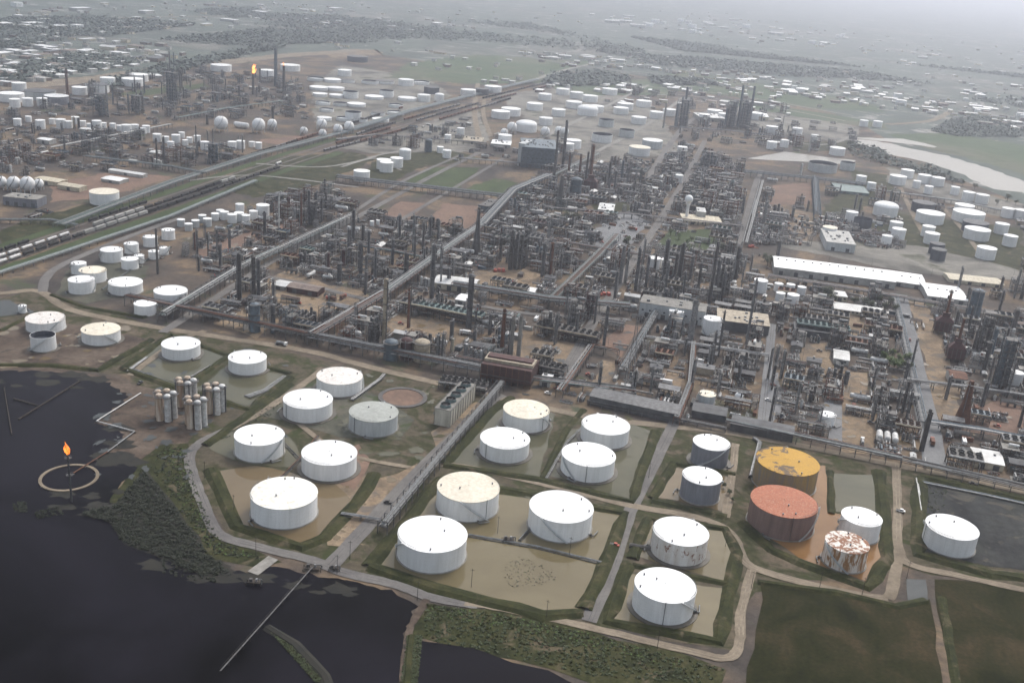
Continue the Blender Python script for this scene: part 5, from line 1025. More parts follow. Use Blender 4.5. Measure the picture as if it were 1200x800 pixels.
# pipeways on the ground among the basins
rack([(549, 628), (630, 642), (711, 662)], 2.4, .9, 3, 1, 'pipe run on low supports crossing the tan flooded basin', low=True, rmin=.15, rmax=.3)
rack([(609, 634), (640, 600)], 1.6, .9, 2, 1, 'short pipe run in the tan basin beside the two rear tanks', low=True, rmin=.15, rmax=.3)
rack([(330, 560), (352, 538), (372, 512)], 2, .9, 2, 1, 'pipe run between the yellow-patched tank and the tanks behind', low=True, rmin=.15, rmax=.3)
rack([(172, 420), (150, 436)], 2, .9, 3, 1, 'silver pipe run beside the brown mud yard', low=True, mats=['pipe_silver'], rmin=.2, rmax=.35)
rack([(335, 442), (312, 458), (290, 466)], 6, .9, 6, 1, 'bundle of silver pipes beside the tank behind the silos', low=True, mats=['pipe_silver', 'pipe_grey'], rmin=.2, rmax=.35)
rack([(412, 470), (445, 446), (450, 440)], 3, 1.2, 3, 1, 'silver pipes beside the bare circular pad', low=True, mats=['pipe_silver'])
rack([(152, 432), (212, 455), (288, 478)], 2, .9, 2, 1, 'pale pipe run along the outer edge of the basins behind the silos', low=True, mats=['pipe_silver'], rmin=.15, rmax=.25)
rack([(210, 450), (264, 420)], 2, .9, 2, 1, 'pale pipe run between the two basins behind the silos', low=True, mats=['pipe_silver'], rmin=.15, rmax=.25)
rack([(318, 505), (352, 540)], 2, .9, 2, 1, 'pipe run behind the tank across from the silos', low=True, rmin=.15, rmax=.25)
rack([(640, 562), (664, 520), (690, 494)], 2, .9, 2, 1, 'pipe run between the two greenish basins', low=True, rmin=.15, rmax=.3)
rack([(880, 560), (890, 520), (884, 515)], 3, 1.4, 4, 1, 'pipe run beside the yellow-roofed tank', low=True)
rack([(1074, 562), (1080, 600)], 1.6, 1, 2, 1, 'pale pipe at the corner of the black mud basin', low=True, mats=['pipe_white'], rmin=.3, rmax=.4)
rack([(1080, 566), (1150, 580), (1240, 600)], 2, 1, 3, 1, 'pale blue pipes along the black mud basin', low=True, mats=['pipe_white', 'steel_blue'], rmin=.25, rmax=.4)
rack([(738, 640), (762, 644), (770, 640)], 3, 1.2, 4, 1, 'dark pipe cluster beside the lane and the rim-rusted tank', low=True, mats=['steel_dark', 'pipe_grey'])
rack([(400, 605), (446, 612)], 3, 2, 3, 1, 'pipe bridge over the paved lane at the lagoon end')
rack([(120, 340), (160, 312), (200, 290)], 2, .8, 3, 1, 'pipe run through the curved road tank yard', low=True, rmin=.15, rmax=.3)
rack([(650, 540), (690, 552)], 1.6, .9, 2, 1, 'short pipe run in front of the tank with the wet collar', low=True, rmin=.15, rmax=.3)
# pale pipeline zigzagging over the shore to the flare
P = [at(x, y) for x, y in ((165, 462), (113, 495), (158, 507), (126, 531), (86, 556))]
o = root('pipeline', 'pipeline', tuple(P[2]), 0, 'pale pipeline zigzagging over the brown shore out to the burning flare')
for i, (a, e) in enumerate(zip(P, P[1:])):
    b = MB(); b.cyl((a - P[2]) + Vector((0, 0, 1.1)), (e - P[2]) + Vector((0, 0, 1.1)), .42, .42, 8, 'pipe_white' if i < 2 else ('pipe_grey' if i == 2 else 'rust')); put('pipe', b.mesh('pipe'), o)
    for k in range(int((e - a).length / 9) + 1): m = a.lerp(e, k / max(1, int((e - a).length / 9))) - P[2]; b = MB(); b.box(m.x, m.y, 0, .9, .9, .7, 'concrete'); put('support', b.mesh('support'), o)
# lagoon trestle and jetty
a, e = at(366, 668), at(258, 790); d = (e - a); L = d.length; d.normalize(); rz = math.atan2(d.y, d.x)
o = root('pipe_trestle', 'trestle', tuple(a), rz, 'thin pipe trestle walkway crossing the black lagoon')
b = MB(); b.box(L / 2, 0, 2, L, .5, .15, 'steel_dark'); put('deck', b.mesh('deck'), o)
b = MB()
for i in range(int(L / 6)): 
    for s_ in (-1, 1): b.cyl((i * 6 + 1, s_ * .35, -.5), (i * 6 + 1, s_ * .35, 2), .12, .12, 6, 'timber')
put('piling', b.mesh('piling'), o)
b = MB(); b.tube([(0, .5, 2.3), (L, .5, 2.3)], .12, 6, 'steel_grey'); put('pipe', b.mesh('pipe'), o)
b = MB()
for i in range(int(L / 3)): b.box(i * 3, -.3, 2.2, .05, .05, 1.05, 'steel_dark')
b.box(L / 2, -.3, 3.2, L, .05, .05, 'steel_dark'); put('guard_rail', b.mesh('guard_rail'), o)
def small_platform(px, py, lb, s=4):
    p = at(px, py); o = root('pump_platform', 'platform', (p.x, p.y, 0), GA + .3, lb)
    b = MB(); b.box(0, 0, 1.4, s * 1.5, s * .8, .3, 'timber'); put('deck', b.mesh('deck'), o)
    b = MB()
    for x in (-1, 0, 1):
        for y in (-1, 1): b.cyl((x * s * .9, y * s * .4, -.5), (x * s * .9, y * s * .4, 1.4), .2, .2, 6, 'timber')
    put('piling', b.mesh('piling'), o)
    b = MB(); b.box(-s * .4, 0, 1.7, 1.6, 1.4, 1.5, 'steel_dark'); b.cyl((s * .3, 0, 1.7), (s * .3, 0, 3.2), .6, .6, 8, 'pipe_silver'); b.tube([(s * .3, 0, 3), (s * .9, 0, 3), (s * .9, 0, .2)], .25, 6, 'pipe_grey'); put('pump', b.mesh('pump'), o)
small_platform(298, 684, 'small pump platform in the lagoon below the jetty road'); small_platform(366, 667, 'pump platform where the trestle meets the lagoon road', 5)
small_platform(596, 634, 'dark valve platform at the pipe crossing in the tan basin', 4); small_platform(392, 668, 'small white pump platform beside the lagoon road corner', 3)
def breakwater(pxs, lb, h=1.2):
    P = [at(*p) for p in pxs]; o = root('timber_breakwater', 'breakwater', tuple(P[0]), 0, lb)
    for a, e in zip(P, P[1:]):
        d = e - a; b = MB(); m = (a + e) / 2 - P[0]; b.box(m.x, m.y, 0, d.length, .5, h, 'timber', math.atan2(d.y, d.x))
        for k in range(int(d.length / 4) + 1): t = a.lerp(e, k / max(1, int(d.length / 4))) - P[0]; b.cyl((t.x, t.y, -.5), (t.x, t.y, h + .5), .28, .25, 6, 'timber')
        put('plank_wall', b.mesh('plank_wall'), o)
breakwater([(5, 456), (14, 510)], 'black timber breakwater standing upright in the photo corner of the lagoon'); breakwater([(16, 468), (44, 476)], 'short black timber breakwater in the lagoon', 1); breakwater([(22, 492), (94, 447)], 'long black timber breakwater slanting to the shore', 1)

# ------------------------------------------------------------------ railway
for p_ in ([(-60, 334), (0, 317), (110, 278), (200, 248), (300, 212), (400, 178)], [(-60, 310), (0, 290), (110, 254), (200, 224), (300, 191), (395, 162)]): strip('grass_strip', p_, 13, .2, 'grass_green', jit=1.5)
def track(pxs, lb=None):
    strip('railway_track', pxs, 3.6, .42, 'road_grey', jit=.15)
    for s_ in (-.75, .75):
        P = smooth_path([Vector(p) for p in world(pxs)]); Lf, Rt = offs(P, s_); strip('rail', None, .22, .5, 'rust', False, wpts=[tuple(p) for p in Lf])
TRK = [[(-60, 316), (0, 296), (110, 259), (200, 229), (300, 196), (395, 166)], [(-60, 322), (0, 303), (110, 266), (200, 236), (300, 202), (395, 170)], [(-60, 329), (0, 310), (110, 272), (200, 242), (300, 207), (400, 174)],
       [(395, 166), (480, 140), (560, 118), (640, 98)], [(395, 170), (490, 142), (570, 120), (650, 100)], [(250, 198), (330, 172), (400, 150), (470, 128)], [(380, 178), (450, 160), (540, 134), (600, 116)]]
for t in TRK: track(t)
def wagon_proto(kind, body):
    b = MB()
    if kind == 'tank': b.capsule((-6.2, 0, 2.5), (6.2, 0, 2.5), 1.5, 12, body); b.cyl((0, 0, 3.9), (0, 0, 4.5), .6, .6, 8, body)
    else:
        b.box(0, 0, 1.4, 14.5, 2.9, 2.9, body)
        for i in range(8): 
            for s_ in (-1, 1): b.box(-6.6 + i * 1.9, s_ * 1.5, 1.4, .2, .12, 2.9, body)
        b.box(0, 0, 4.3, 13.5, 1, .25, body)
    bd = b.mesh('barrel' if kind == 'tank' else 'hopper_body')
    b = MB(); b.box(0, 0, 1.0, 15.4, 1.6, .35, 'steel_dark')
    for s_ in (-1, 1): b.box(s_ * 7.9, 0, .95, .7, .5, .5, 'steel_dark')
    fr = b.mesh('underframe')
    out = [('barrel' if kind == 'tank' else 'hopper_body', bd, []), ('underframe', fr, [])]
    for s_ in (-1, 1):
        b = MB()
        for x in (-.9, .9):
            for y in (-.75, .75): b.cyl((s_ * 5.4 + x, y - .07, .5), (s_ * 5.4 + x, y + .07, .5), .48, .48, 10, 'tyre')
        b.box(s_ * 5.4, 0, .5, 2.4, 1.9, .35, 'steel_dark'); out.append(('bogie', b.mesh('bogie'), []))
    return out
WG = {('tank', m): wagon_proto('tank', m) for m in ('pipe_white', 'tyre', 'steel_grey')}; WG.update({('hopper', m): wagon_proto('hopper', m) for m in ('pipe_silver', 'tyre', 'rust', 'wall_pale')})
wn = {'pipe_white': 'white', 'tyre': 'black', 'steel_grey': 'grey', 'pipe_silver': 'silver', 'rust': 'rust-brown', 'wall_pale': 'pale'}
q_ = random.Random(11); seq = 0
for ti, t in enumerate(TRK):
    P = smooth_path([Vector(p) for p in world(t)], 12); s_ = 0; pos = [(0, P[0])]; acc = 0; nxt = 6; run = None; left = 0
    segs = [(a, e, (e - a).length) for a, e in zip(P, P[1:])]
    far = ti > 2
    for a, e, L in segs:
        while nxt < acc + L:
            m = a.lerp(e, (nxt - acc) / L); d = (e - a)
            if left <= 0: run = q_.choice([('tank', 'pipe_white'), ('tank', 'pipe_white'), ('tank', 'tyre'), ('tank', 'tyre'), ('hopper', 'wall_pale'), ('hopper', 'tyre'), None] if not far else [('tank', 'tyre'), ('hopper', 'rust'), ('hopper', 'tyre'), ('tank', 'steel_grey'), None, None]); left = q_.randint(2, 6)
            left -= 1; sx = proj((m.x, m.y, 0))[0]
            if run and -12 < sx and (ti != 0 or sx < 210) and (far or sx < 330):
                spawn(WG[run], 'rail_' + ('tank_car' if run[0] == 'tank' else 'hopper_car'), 'rail car', (m.x, m.y, .5), math.atan2(d.y, d.x), f'{wn[run[1]]} {"tank" if run[0] == "tank" else "hopper"} car, {("far", "middle", "near", "rearmost", "rear", "outer", "siding")[ti]} track,', 'rail cars standing on the tracks')
            nxt += 17.2
        acc += L

# ------------------------------------------------------------------ process plant modules
def pipes(b, q, L, Wd, z0, z1, n, mats, rmin=.12, rmax=.38):
    for _ in range(int(n * 2.1)):
        r = q.uniform(rmin, rmax) * .85; z = q.uniform(z0, z1); m = q.choice(mats)
        if q.random() < .62:
            x0 = q.uniform(-L / 2, L / 2 - 2); x1 = min(L / 2, x0 + q.uniform(4, L)); y = q.uniform(-Wd / 2, Wd / 2)
            pts = [(x0, y, z), (x1, y, z)]
            if q.random() < .5: pts = [(x0, y, .1)] + pts
            if q.random() < .4: pts += [(x1, min(Wd / 2, y + q.uniform(1, 5)), z)]
        elif q.random() < .75:
            y0 = q.uniform(-Wd / 2, Wd / 2 - 2); y1 = min(Wd / 2, y0 + q.uniform(3, Wd)); x = q.uniform(-L / 2, L / 2)
            pts = [(x, y0, z), (x, y1, z)]
            if q.random() < .5: pts = pts + [(x, y1, .1)]
        else:
            x, y = q.uniform(-L / 2, L / 2), q.uniform(-Wd / 2, Wd / 2); pts = [(x, y, .05), (x, y, z * 1.15)]
        b.tube(pts, r, 5, m)
def steel(b, q, L, Wd, h, nx, lv, mat, braces=True):
    for i in range(nx + 1):
        for y in (-Wd / 2, Wd / 2): b.box(-L / 2 + L * i / nx, y, 0, .38, .38, h * q.uniform(.97, 1.06), mat)
        for k in range(1, lv + 1): b.box(-L / 2 + L * i / nx, 0, h * k / lv - .3, .3, Wd - .4, .3, mat)
    for k in range(1, lv + 1):
        for y in (-Wd / 2, Wd / 2): b.box(0, y, h * k / lv - .62, L, .26, .3, mat)
        if braces:
            i = q.randrange(nx); x0, x1 = -L / 2 + L * i / nx, -L / 2 + L * (i + 1) / nx
            for y in (-Wd / 2, Wd / 2): b.cyl((x0, y, h * (k - 1) / lv), (x1, y, h * k / lv), .12, .12, 4, mat)
PM = ['pipe_silver', 'pipe_grey', 'pipe_grey', 'steel_dark', 'steel_grey', 'rust', 'pipe_white']
def gen(kind, seed, mt):
    q = random.Random(seed * 31 + len(kind)); D = {}
    def P(n): D[n] = D.get(n, MB()); return D[n]
    if kind == 'process_structure':
        nx = q.choice((2, 3, 3)); L = nx * 5.5; Wd = q.uniform(8, 12); lv = q.choice((2, 3, 3, 4)); h = lv * 4.6
        steel(P('steel_frame'), q, L, Wd, h, nx, lv, mt)
        for k in range(1, lv + 1):
            i0 = q.randrange(nx); i1 = q.randint(i0 + 1, nx); w_ = q.uniform(.5, .95) * Wd
            P('deck%d' % k).box(-L / 2 + L * (i0 + i1) / 2 / nx, q.uniform(-.5, .5) * (Wd - w_), h * k / lv + .03, L * (i1 - i0) / nx * .97, w_, .1, q.choice(('steel_dark', 'steel_dark', 'concrete')))
        P('base_slab').box(0, 0, .02, L + 2, Wd + 2, .18, 'concrete')
        for i in range(q.randint(1, 3)):
            z = h * q.randint(1, lv) / lv + 1.6; x = q.uniform(-.3, .3) * L; y = q.uniform(-.3, .3) * Wd; P('drum' if i == 0 else 'exchanger').capsule((x - 3, y, z), (x + 3, y, z), q.uniform(.8, 1.4), 10, q.choice(('pipe_silver', 'pipe_grey', mt, 'pipe_white')))
        for i in range(q.randint(1, 2)):
            x, y = q.uniform(-.4, .4) * L, q.uniform(-.4, .4) * Wd; P('vessel').cyl((x, y, .2), (x, y, h * q.uniform(.5, 1.25)), 1.1, 1.0, 10, q.choice(('pipe_grey', 'steel_dark', 'rust')))
        pipes(P('pipework'), q, L + 2, Wd + 3, .6, h, 26, PM)
    elif kind == 'exchanger_bank':
        n = q.randint(4, 6); 
        P('foundation').box(0, 0, .02, n * 2.6 + 2, 10, .25, 'concrete')
        for i in range(n):
            x = (i - (n - 1) / 2) * 2.6; m = q.choice(('pipe_silver', 'pipe_grey', 'pipe_white', mt, mt))
            P('shells').capsule((x, -3.4, 1.6), (x, 3.4, 1.6), .75, 10, m)
            if q.random() < .6: P('upper_shells').capsule((x, -3.2, 3.6), (x, 3.2, 3.6), .75, 10, m)
            for y in (-2, 2): P('foundation').box(x, y, .2, 1, .5, .9, 'concrete')
        pipes(P('pipework'), q, n * 2.6, 12, .5, 5, 18, PM)
    elif kind == 'air_cooler':
        nx = q.randint(3, 4); L = nx * 5; Wd = 9; h = q.uniform(5.5, 9)
        steel(P('steel_frame'), q, L, Wd, h, nx, 1, mt, True)
        P('cooler_box').box(0, 0, h, L, Wd + 1, 1.4, q.choice((mt, 'steel_dark', 'pipe_grey')))
        for i in range(nx * 2):
            x = -L / 2 + L * (i // 2 + .5) / nx; y = (-1, 1)[i % 2] * Wd * .26
            P('fan_rings').cyl((x, y, h + 1.4), (x, y, h + 2.1), 1.9, 1.8, 12, mt, (0, 0)); P('fan_rings').cyl((x, y, h + 1.42), (x, y, h + 1.46), 1.8, 1.8, 12, 'tyre')
        for s_ in (-1, 1): P('header').box(0, s_ * (Wd / 2 + .9), h + .3, L, .5, .9, q.choice(('cream', 'pipe_silver', 'pipe_white', 'tan_clad')))
        pipes(P('pipework'), q, L, Wd, .6, h - .5, 22, PM)
    elif kind == 'pump_skid':
        P('foundation').box(0, 0, .02, 15, 9, .2, 'concrete')
        for i in range(q.randint(4, 7)):
            x, y = q.uniform(-6, 6), q.uniform(-3.5, 3.5); P('pumps').box(x, y, .2, 2.2, .9, 1.0, q.choice(('steel_dark', 'steel_blue', mt))); P('pumps').cyl((x + 1, y, .8), (x + 1.8, y, .8), .5, .5, 8, q.choice(('steel_grey', 'bright_red', 'pipe_silver')))
        P('header').tube([(-8, -4.6, 2.6), (8, -4.6, 2.6)], .4, 6, 'pipe_silver'); P('header').tube([(-8, -3.6, 2.6), (8, -3.6, 2.6)], .3, 6, 'pipe_grey')
        for x in (-7, -2, 3, 7.5): P('header').box(x, -4.1, 0, .3, 2, 2.3, 'steel_grey')
        pipes(P('pipework'), q, 15, 9, .5, 3.4, 22, PM)
    elif kind == 'pipe_manifold':
        n = q.randint(6, 9)
        for i in range(n):
            y = (i - n / 2) * 1.3; r = q.uniform(.2, .42); x0 = -9 if q.random() < .8 else -3; z = .9 + r
            pts = [(x0, y, z), (9, y, z)]
            if q.random() < .3: pts = [(x0, y, z), (-1.5, y, z), (-1.5, y, z + 2.2), (1.5, y, z + 2.2), (1.5, y, z), (9, y, z)]
            P('pipework').tube(pts, r, 5, q.choice(PM[:5]))
        for x in (-8, -4, 0, 4, 8): P('sleepers').box(x, 0, 0, .5, n * 1.4, .85, 'concrete')
        for i in range(5): P('valves').box(q.uniform(-7, 7), (q.randrange(n) - n / 2) * 1.3, 1.4, .6, .6, 1.4, q.choice(('steel_dark', 'bright_red', mt)))
    elif kind == 'pressure_drum':
        r = q.uniform(1.3, 2.2); L = q.uniform(4, 7)
        P('shell').capsule((-L, 0, r + 1.6), (L, 0, r + 1.6), r, 14, q.choice(('pipe_white', 'pipe_silver', mt)))
        for x in (-L * .6, L * .6): P('saddles').box(x, 0, 0, .8, r * 1.6, 1.9, 'concrete')
        P('pipework').tube([(0, 0, 2 * r + 1.4), (0, 0, 2 * r + 3), (0, r + 2, 2 * r + 3), (0, r + 2, .2)], .25, 6, 'pipe_grey')
        P('walkway').box(0, 0, 2 * r + 1.75, L * 1.4, 1.2, .12, 'steel_dark')
        pipes(P('pipework'), q, 2 * L + 2, 9, .4, 4.5, 10, PM)
    elif kind == 'vertical_vessel':
        n = q.randint(2, 4); P('foundation').box(0, 0, .02, 13, 8, .25, 'concrete')
        for i in range(n):
            r = q.uniform(1.0, 1.9); h = q.uniform(5, 13); x = (i - (n - 1) / 2) * 4.2; y = q.uniform(-1.5, 1.5); m = q.choice((mt, 'pipe_silver', 'pipe_white', 'pipe_grey', 'steel_dark'))
            b = P('vessels'); b.cyl((x, y, .2), (x, y, h), r, r, 12, m, (0, 0)); b.dome((x, y, h), r, r * .5, 12, 3, m)
            P('platforms').ring((x, y), r, r + .9, h * .8, h * .8 + .15, 12, 'steel_dark', 0, 4.5)
        pipes(P('pipework'), q, 13, 10, .5, 9, 20, PM)
    elif kind == 'equipment_shelter':
        L, Wd, h = q.uniform(9, 15), q.uniform(6, 9), q.uniform(4, 6)
        P('wall').box(0, 0, 0, L, Wd, h, q.choice(('wall_pale', 'tan_clad', 'concrete', 'steel_blue')))
        P('roof').gable(0, 0, h + .05, L, Wd, q.uniform(.6, 1.6), q.choice(('roof_pale', 'roof_brown', 'roof_dark', 'steel_grey', 'roof_pale')))
        P('door').box(q.uniform(-3, 3), -Wd / 2 - .05, 0, 2.4, .1, 2.6, 'roof_dark')
        P('ventilator').box(q.uniform(-3, 3), 0, h + 1, 1.3, 1.3, 1.4, 'pipe_silver')
    elif kind == 'open_shelter':
        L, Wd, h = q.uniform(14, 18), 9, q.uniform(6, 8)
        steel(P('steel_frame'), q, L, Wd, h, 4, 1, mt); P('roof').gable(0, 0, h, L, Wd, 1.2, q.choice(('roof_brown', 'roof_dark', 'steel_grey')))
        for i in range(3): P('compressors').box((i - 1) * 4.5, 0, 0, 2.6, 3, 2.4, q.choice(('steel_blue', 'steel_teal', 'steel_dark')))
        pipes(P('pipework'), q, L, Wd + 4, .5, 5, 14, PM)
    elif kind == 'pipe_gantry':
        L, Wd, h = 18, 5, q.uniform(5, 8); steel(P('steel_frame'), q, L, Wd, h, 3, 2, mt)
        for t in (.5, 1):
            for i in range(6): r = q.uniform(.18, .4); y = (i - 2.5) * .78; P('pipework').tube([(-L / 2 - 1, y, h * t + r), (L / 2 + 1, y, h * t + r)], r, 5, q.choice(PM))
        pipes(P('pipework'), q, L, Wd + 4, .5, h, 12, PM)
    return D
for t_ in TOWERS: tower_frame(*t_)
KW = {'process_structure': 22, 'exchanger_bank': 13, 'air_cooler': 12, 'pump_skid': 14, 'pipe_manifold': 12, 'pressure_drum': 9, 'vertical_vessel': 10, 'equipment_shelter': 6, 'open_shelter': 5, 'pipe_gantry': 11}
MTN = {'steel_grey': 'grey', 'steel_dark': 'dark', 'steel_blue': 'blue-grey', 'rust': 'rusty', 'steel_teal': 'teal', 'dark_red': 'dark red', 'tan_clad': 'tan'}
PROTO = {}
FARN = {}
SING = {'shells': 'shell_bank', 'upper_shells': 'upper_shell_bank', 'fan_rings': 'fan_deck', 'pumps': 'pump_row', 'sleepers': 'sleeper_row', 'valves': 'valve_row', 'saddles': 'saddle', 'platforms': 'access_deck', 'vessels': 'vessel_group', 'compressors': 'compressor_row'}
def proto(kind, mt, var, far):
    k = (kind, mt, var, far)
    if k not in PROTO:
        D = gen(kind, var * 7 + len(mt), mt)
        if far:
            b = MB()
            for x in D.values():
                o = len(b.v); b.v += x.v; b.f += [tuple(i + o for i in f) for f in x.f]; b.m += [b.mi(x.mats[m]) for m in x.m]; b.s += x.s
            PROTO[k] = [(None, b.mesh(kind), [])]
        else: PROTO[k] = [(SING.get(n, n.rstrip('1234')), x.mesh(SING.get(n, n.rstrip('1234'))), []) for n, x in D.items()]
    return PROTO[k]
def inpoly(x, y, P):
    c = False; j = len(P) - 1
    for i in range(len(P)):
        if (P[i][1] > y) != (P[j][1] > y) and x < (P[j][0] - P[i][0]) * (y - P[i][1]) / (P[j][1] - P[i][1]) + P[i][0]: c = not c
        j = i
    return c
for p, w, m in RD:
    P = smooth_path([Vector(x) for x in world(p)])
    for a, e in zip(P, P[1:]):
        n = int((e - a).length / max(4, w * .8)) + 1
        if n < 40:
            for i in range(n): t = a.lerp(e, i / n); taken(t.x, t.y, w * .5)
for t in TRK:
    P = smooth_path([Vector(x) for x in world(t)])
    for a, e in zip(P, P[1:]):
        n = int((e - a).length / 6) + 1
        for i in range(n): m = a.lerp(e, i / n); taken(m.x, m.y, 4)
EXC = [s[1] for s in exec_sheets if s[0] in ('sand_yard', 'grass_plot', 'brown_yard', 'paved_yard', 'green_field')]
FILL = [
 ([(215, 300), (262, 268), (330, 225), (395, 228), (470, 262), (560, 274), (600, 236), (640, 196), (760, 190), (800, 168), (868, 196), (866, 290), (890, 322), (1060, 352), (1130, 366), (1230, 384), (1230, 572), (1050, 540), (860, 503), (690, 486), (600, 445), (365, 400), (205, 368), (262, 330)], .92, 17, 15),
 ([(872, 208), (960, 220), (1030, 230), (1062, 292), (905, 286), (868, 290)], .6, 22, 20),
 ([(-20, 150), (20, 128), (100, 104), (215, 80), (350, 94), (360, 140), (240, 140), (180, 148), (110, 138), (40, 150), (280, 172), (280, 198), (220, 196), (150, 200), (60, 202), (-20, 212)], .75, 30, 26),
 ([(-20, 160), (60, 155), (180, 165), (285, 170), (282, 196), (200, 196), (130, 200), (50, 196), (-20, 206)], .75, 26, 24),
 ([(780, 142), (935, 152), (940, 172), (870, 170), (780, 162)], .7, 28, 28),
 ([(-20, 240), (50, 246), (80, 258), (20, 280), (-20, 290)], .6, 24, 22),
 ([(600, 172), (700, 182), (640, 200), (595, 196)], .7, 26, 24),
 ([(540, 172), (600, 160), (600, 180), (545, 184)], .4, 30, 30), ([(640, 106), (760, 100), (860, 118), (1000, 150), (1000, 176), (930, 160), (800, 140), (660, 116)], .45, 38, 34), ([(1000, 240), (1060, 225), (1210, 262), (1210, 325), (1060, 290)], .35, 28, 26), ([(400, 165), (560, 135), (575, 165), (430, 178)], .6, 28, 26), ([(500, 180), (590, 172), (600, 196), (560, 196)], .4, 28, 24), ([(880, 160), (985, 166), (990, 182), (900, 178)], .5, 30, 26),
 ([(1160, 330), (1230, 330), (1230, 384), (1150, 366)], .5, 22, 20),
]
ca, sa = math.cos(GA), math.sin(GA)
q_ = random.Random(21); COUNT = {}; cells = 0
for pi_, (pp, prob, du, dv) in enumerate(FILL):
    PW = world(pp); us = [x * ca + y * sa for x, y in PW]; vs = [-x * sa + y * ca for x, y in PW]
    u = min(us)
    while u < max(us):
        v = min(vs)
        while v < max(vs):
            uu = u + q_.uniform(-2, 2); vv = v + q_.uniform(-2, 2); x = uu * ca - vv * sa; y = uu * sa + vv * ca; v += dv
            if not inpoly(x, y, PW): continue
            px, py = proj((x, y, 0))
            if px < -25 or px > 1225: continue
            if any(inpoly(px, py, e) for e in EXC) and q_.random() < .88: continue
            if q_.random() > prob: continue
            red = q_.random()
            mt = 'steel_grey' if red < .32 else 'steel_dark' if red < .64 else 'steel_blue' if red < .74 else 'rust' if red < .92 else 'steel_teal' if red < .97 else 'dark_red'
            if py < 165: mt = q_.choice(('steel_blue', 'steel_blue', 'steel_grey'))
            if px < 290 and 165 < py < 212: mt = q_.choice((mt, 'rust', 'steel_blue', 'steel_grey'))
            kinds = list(KW); ws = [KW[k] * (0 if COUNT.get(k, 0) > 285 else 1) for k in kinds]
            rad = 7.0; kind = q_.choices(kinds, ws)[0]
            if not free(x, y, rad):
                if not free(x, y, 3.2): continue
                kind = q_.choice(('pump_skid', 'pressure_drum', 'pipe_manifold', 'vertical_vessel', 'equipment_shelter')); sc = .55
            else: sc = q_.uniform(.85, 1.15)
            var = q_.randrange(3); far = py < 262
            COUNT[kind] = COUNT.get(kind, 0) + 1
            nm = {'process_structure': 'pipe-filled steel structure', 'exchanger_bank': 'heat exchanger bank', 'air_cooler': 'raised air cooler', 'pump_skid': 'pump skid', 'pipe_manifold': 'low pipe manifold', 'pressure_drum': 'lying pressure drum', 'vertical_vessel': 'upright vessel set', 'equipment_shelter': 'small roofed hut', 'open_shelter': 'open-sided shelter', 'pipe_gantry': 'short pipe gantry'}[kind]
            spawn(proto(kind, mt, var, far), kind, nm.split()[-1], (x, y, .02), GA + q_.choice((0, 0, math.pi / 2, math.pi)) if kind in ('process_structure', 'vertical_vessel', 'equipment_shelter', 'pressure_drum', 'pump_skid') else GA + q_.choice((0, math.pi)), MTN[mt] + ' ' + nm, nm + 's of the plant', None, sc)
            taken(x, y, rad * sc * .8); cells += 1
        u += du
print('modules', cells, COUNT)
SMALL = {'valve_station': ('valve station', 10), 'pipe_loop': ('pipe loop', 10), 'scaffold_tower': ('scaffold tower', 5), 'storage_container': ('storage container', 5), 'small_vessel': ('small upright vessel', 9), 'cable_tray': ('cable tray run', 7)}
def small(kind, seed, mt):
    q = random.Random(seed * 17 + len(kind)); b = MB()
    if kind == 'valve_station': pipes(b, q, 8, 6, .4, 3, 9, PM); b.box(0, 0, .3, 5, .5, .5, mt)
    elif kind == 'pipe_loop':
        for i in range(5): b.tube([(-5, i * .9 - 2, 1), (-5, i * .9 - 2, 3.5 + i * .3), (5, i * .9 - 2, 3.5 + i * .3), (5, i * .9 - 2, .2)], .25, 5, q.choice(PM))
        b.box(0, 0, 0, .4, 5, 3.3, mt)
    elif kind == 'scaffold_tower': steel(b, q, 5, 4, q.uniform(8, 15), 2, 4, 'pipe_silver'); b.box(0, 0, 6, 4.6, 3.6, .15, 'timber')
    elif kind == 'storage_container': b.box(0, 0, 0, 8, 2.6, 2.7, {'steel_grey': 'wall_pale', 'steel_dark': 'roof_white'}.get(mt, mt)); b.box(3, 0, 2.7, 1, 1, .4, 'steel_grey')
    elif kind == 'small_vessel': b.cyl((0, 0, 0), (0, 0, 4 + seed), 1.1, 1.1, 12, {'steel_grey': 'pipe_silver', 'steel_dark': 'pipe_white'}.get(mt, mt)); b.dome((0, 0, 4 + seed), 1.1, .5, 12, 3, 'pipe_grey'); pipes(b, q, 5, 5, .4, 4, 5, PM)
    else: b.box(0, 0, 2.8, 13, .8, .25, 'pipe_silver'); [b.box(x, 0, 0, .25, .25, 2.8, mt) for x in (-6, -2, 2, 6)]; b.tube([(-6.5, .9, 2.2), (6.5, .9, 2.2)], .25, 5, 'pipe_grey'); b.tube([(-6.5, -.8, 2.0), (6.5, -.8, 2.0)], .3, 5, 'steel_grey')
    return b.mesh(kind)
SMC = {}; SCOUNT = {}
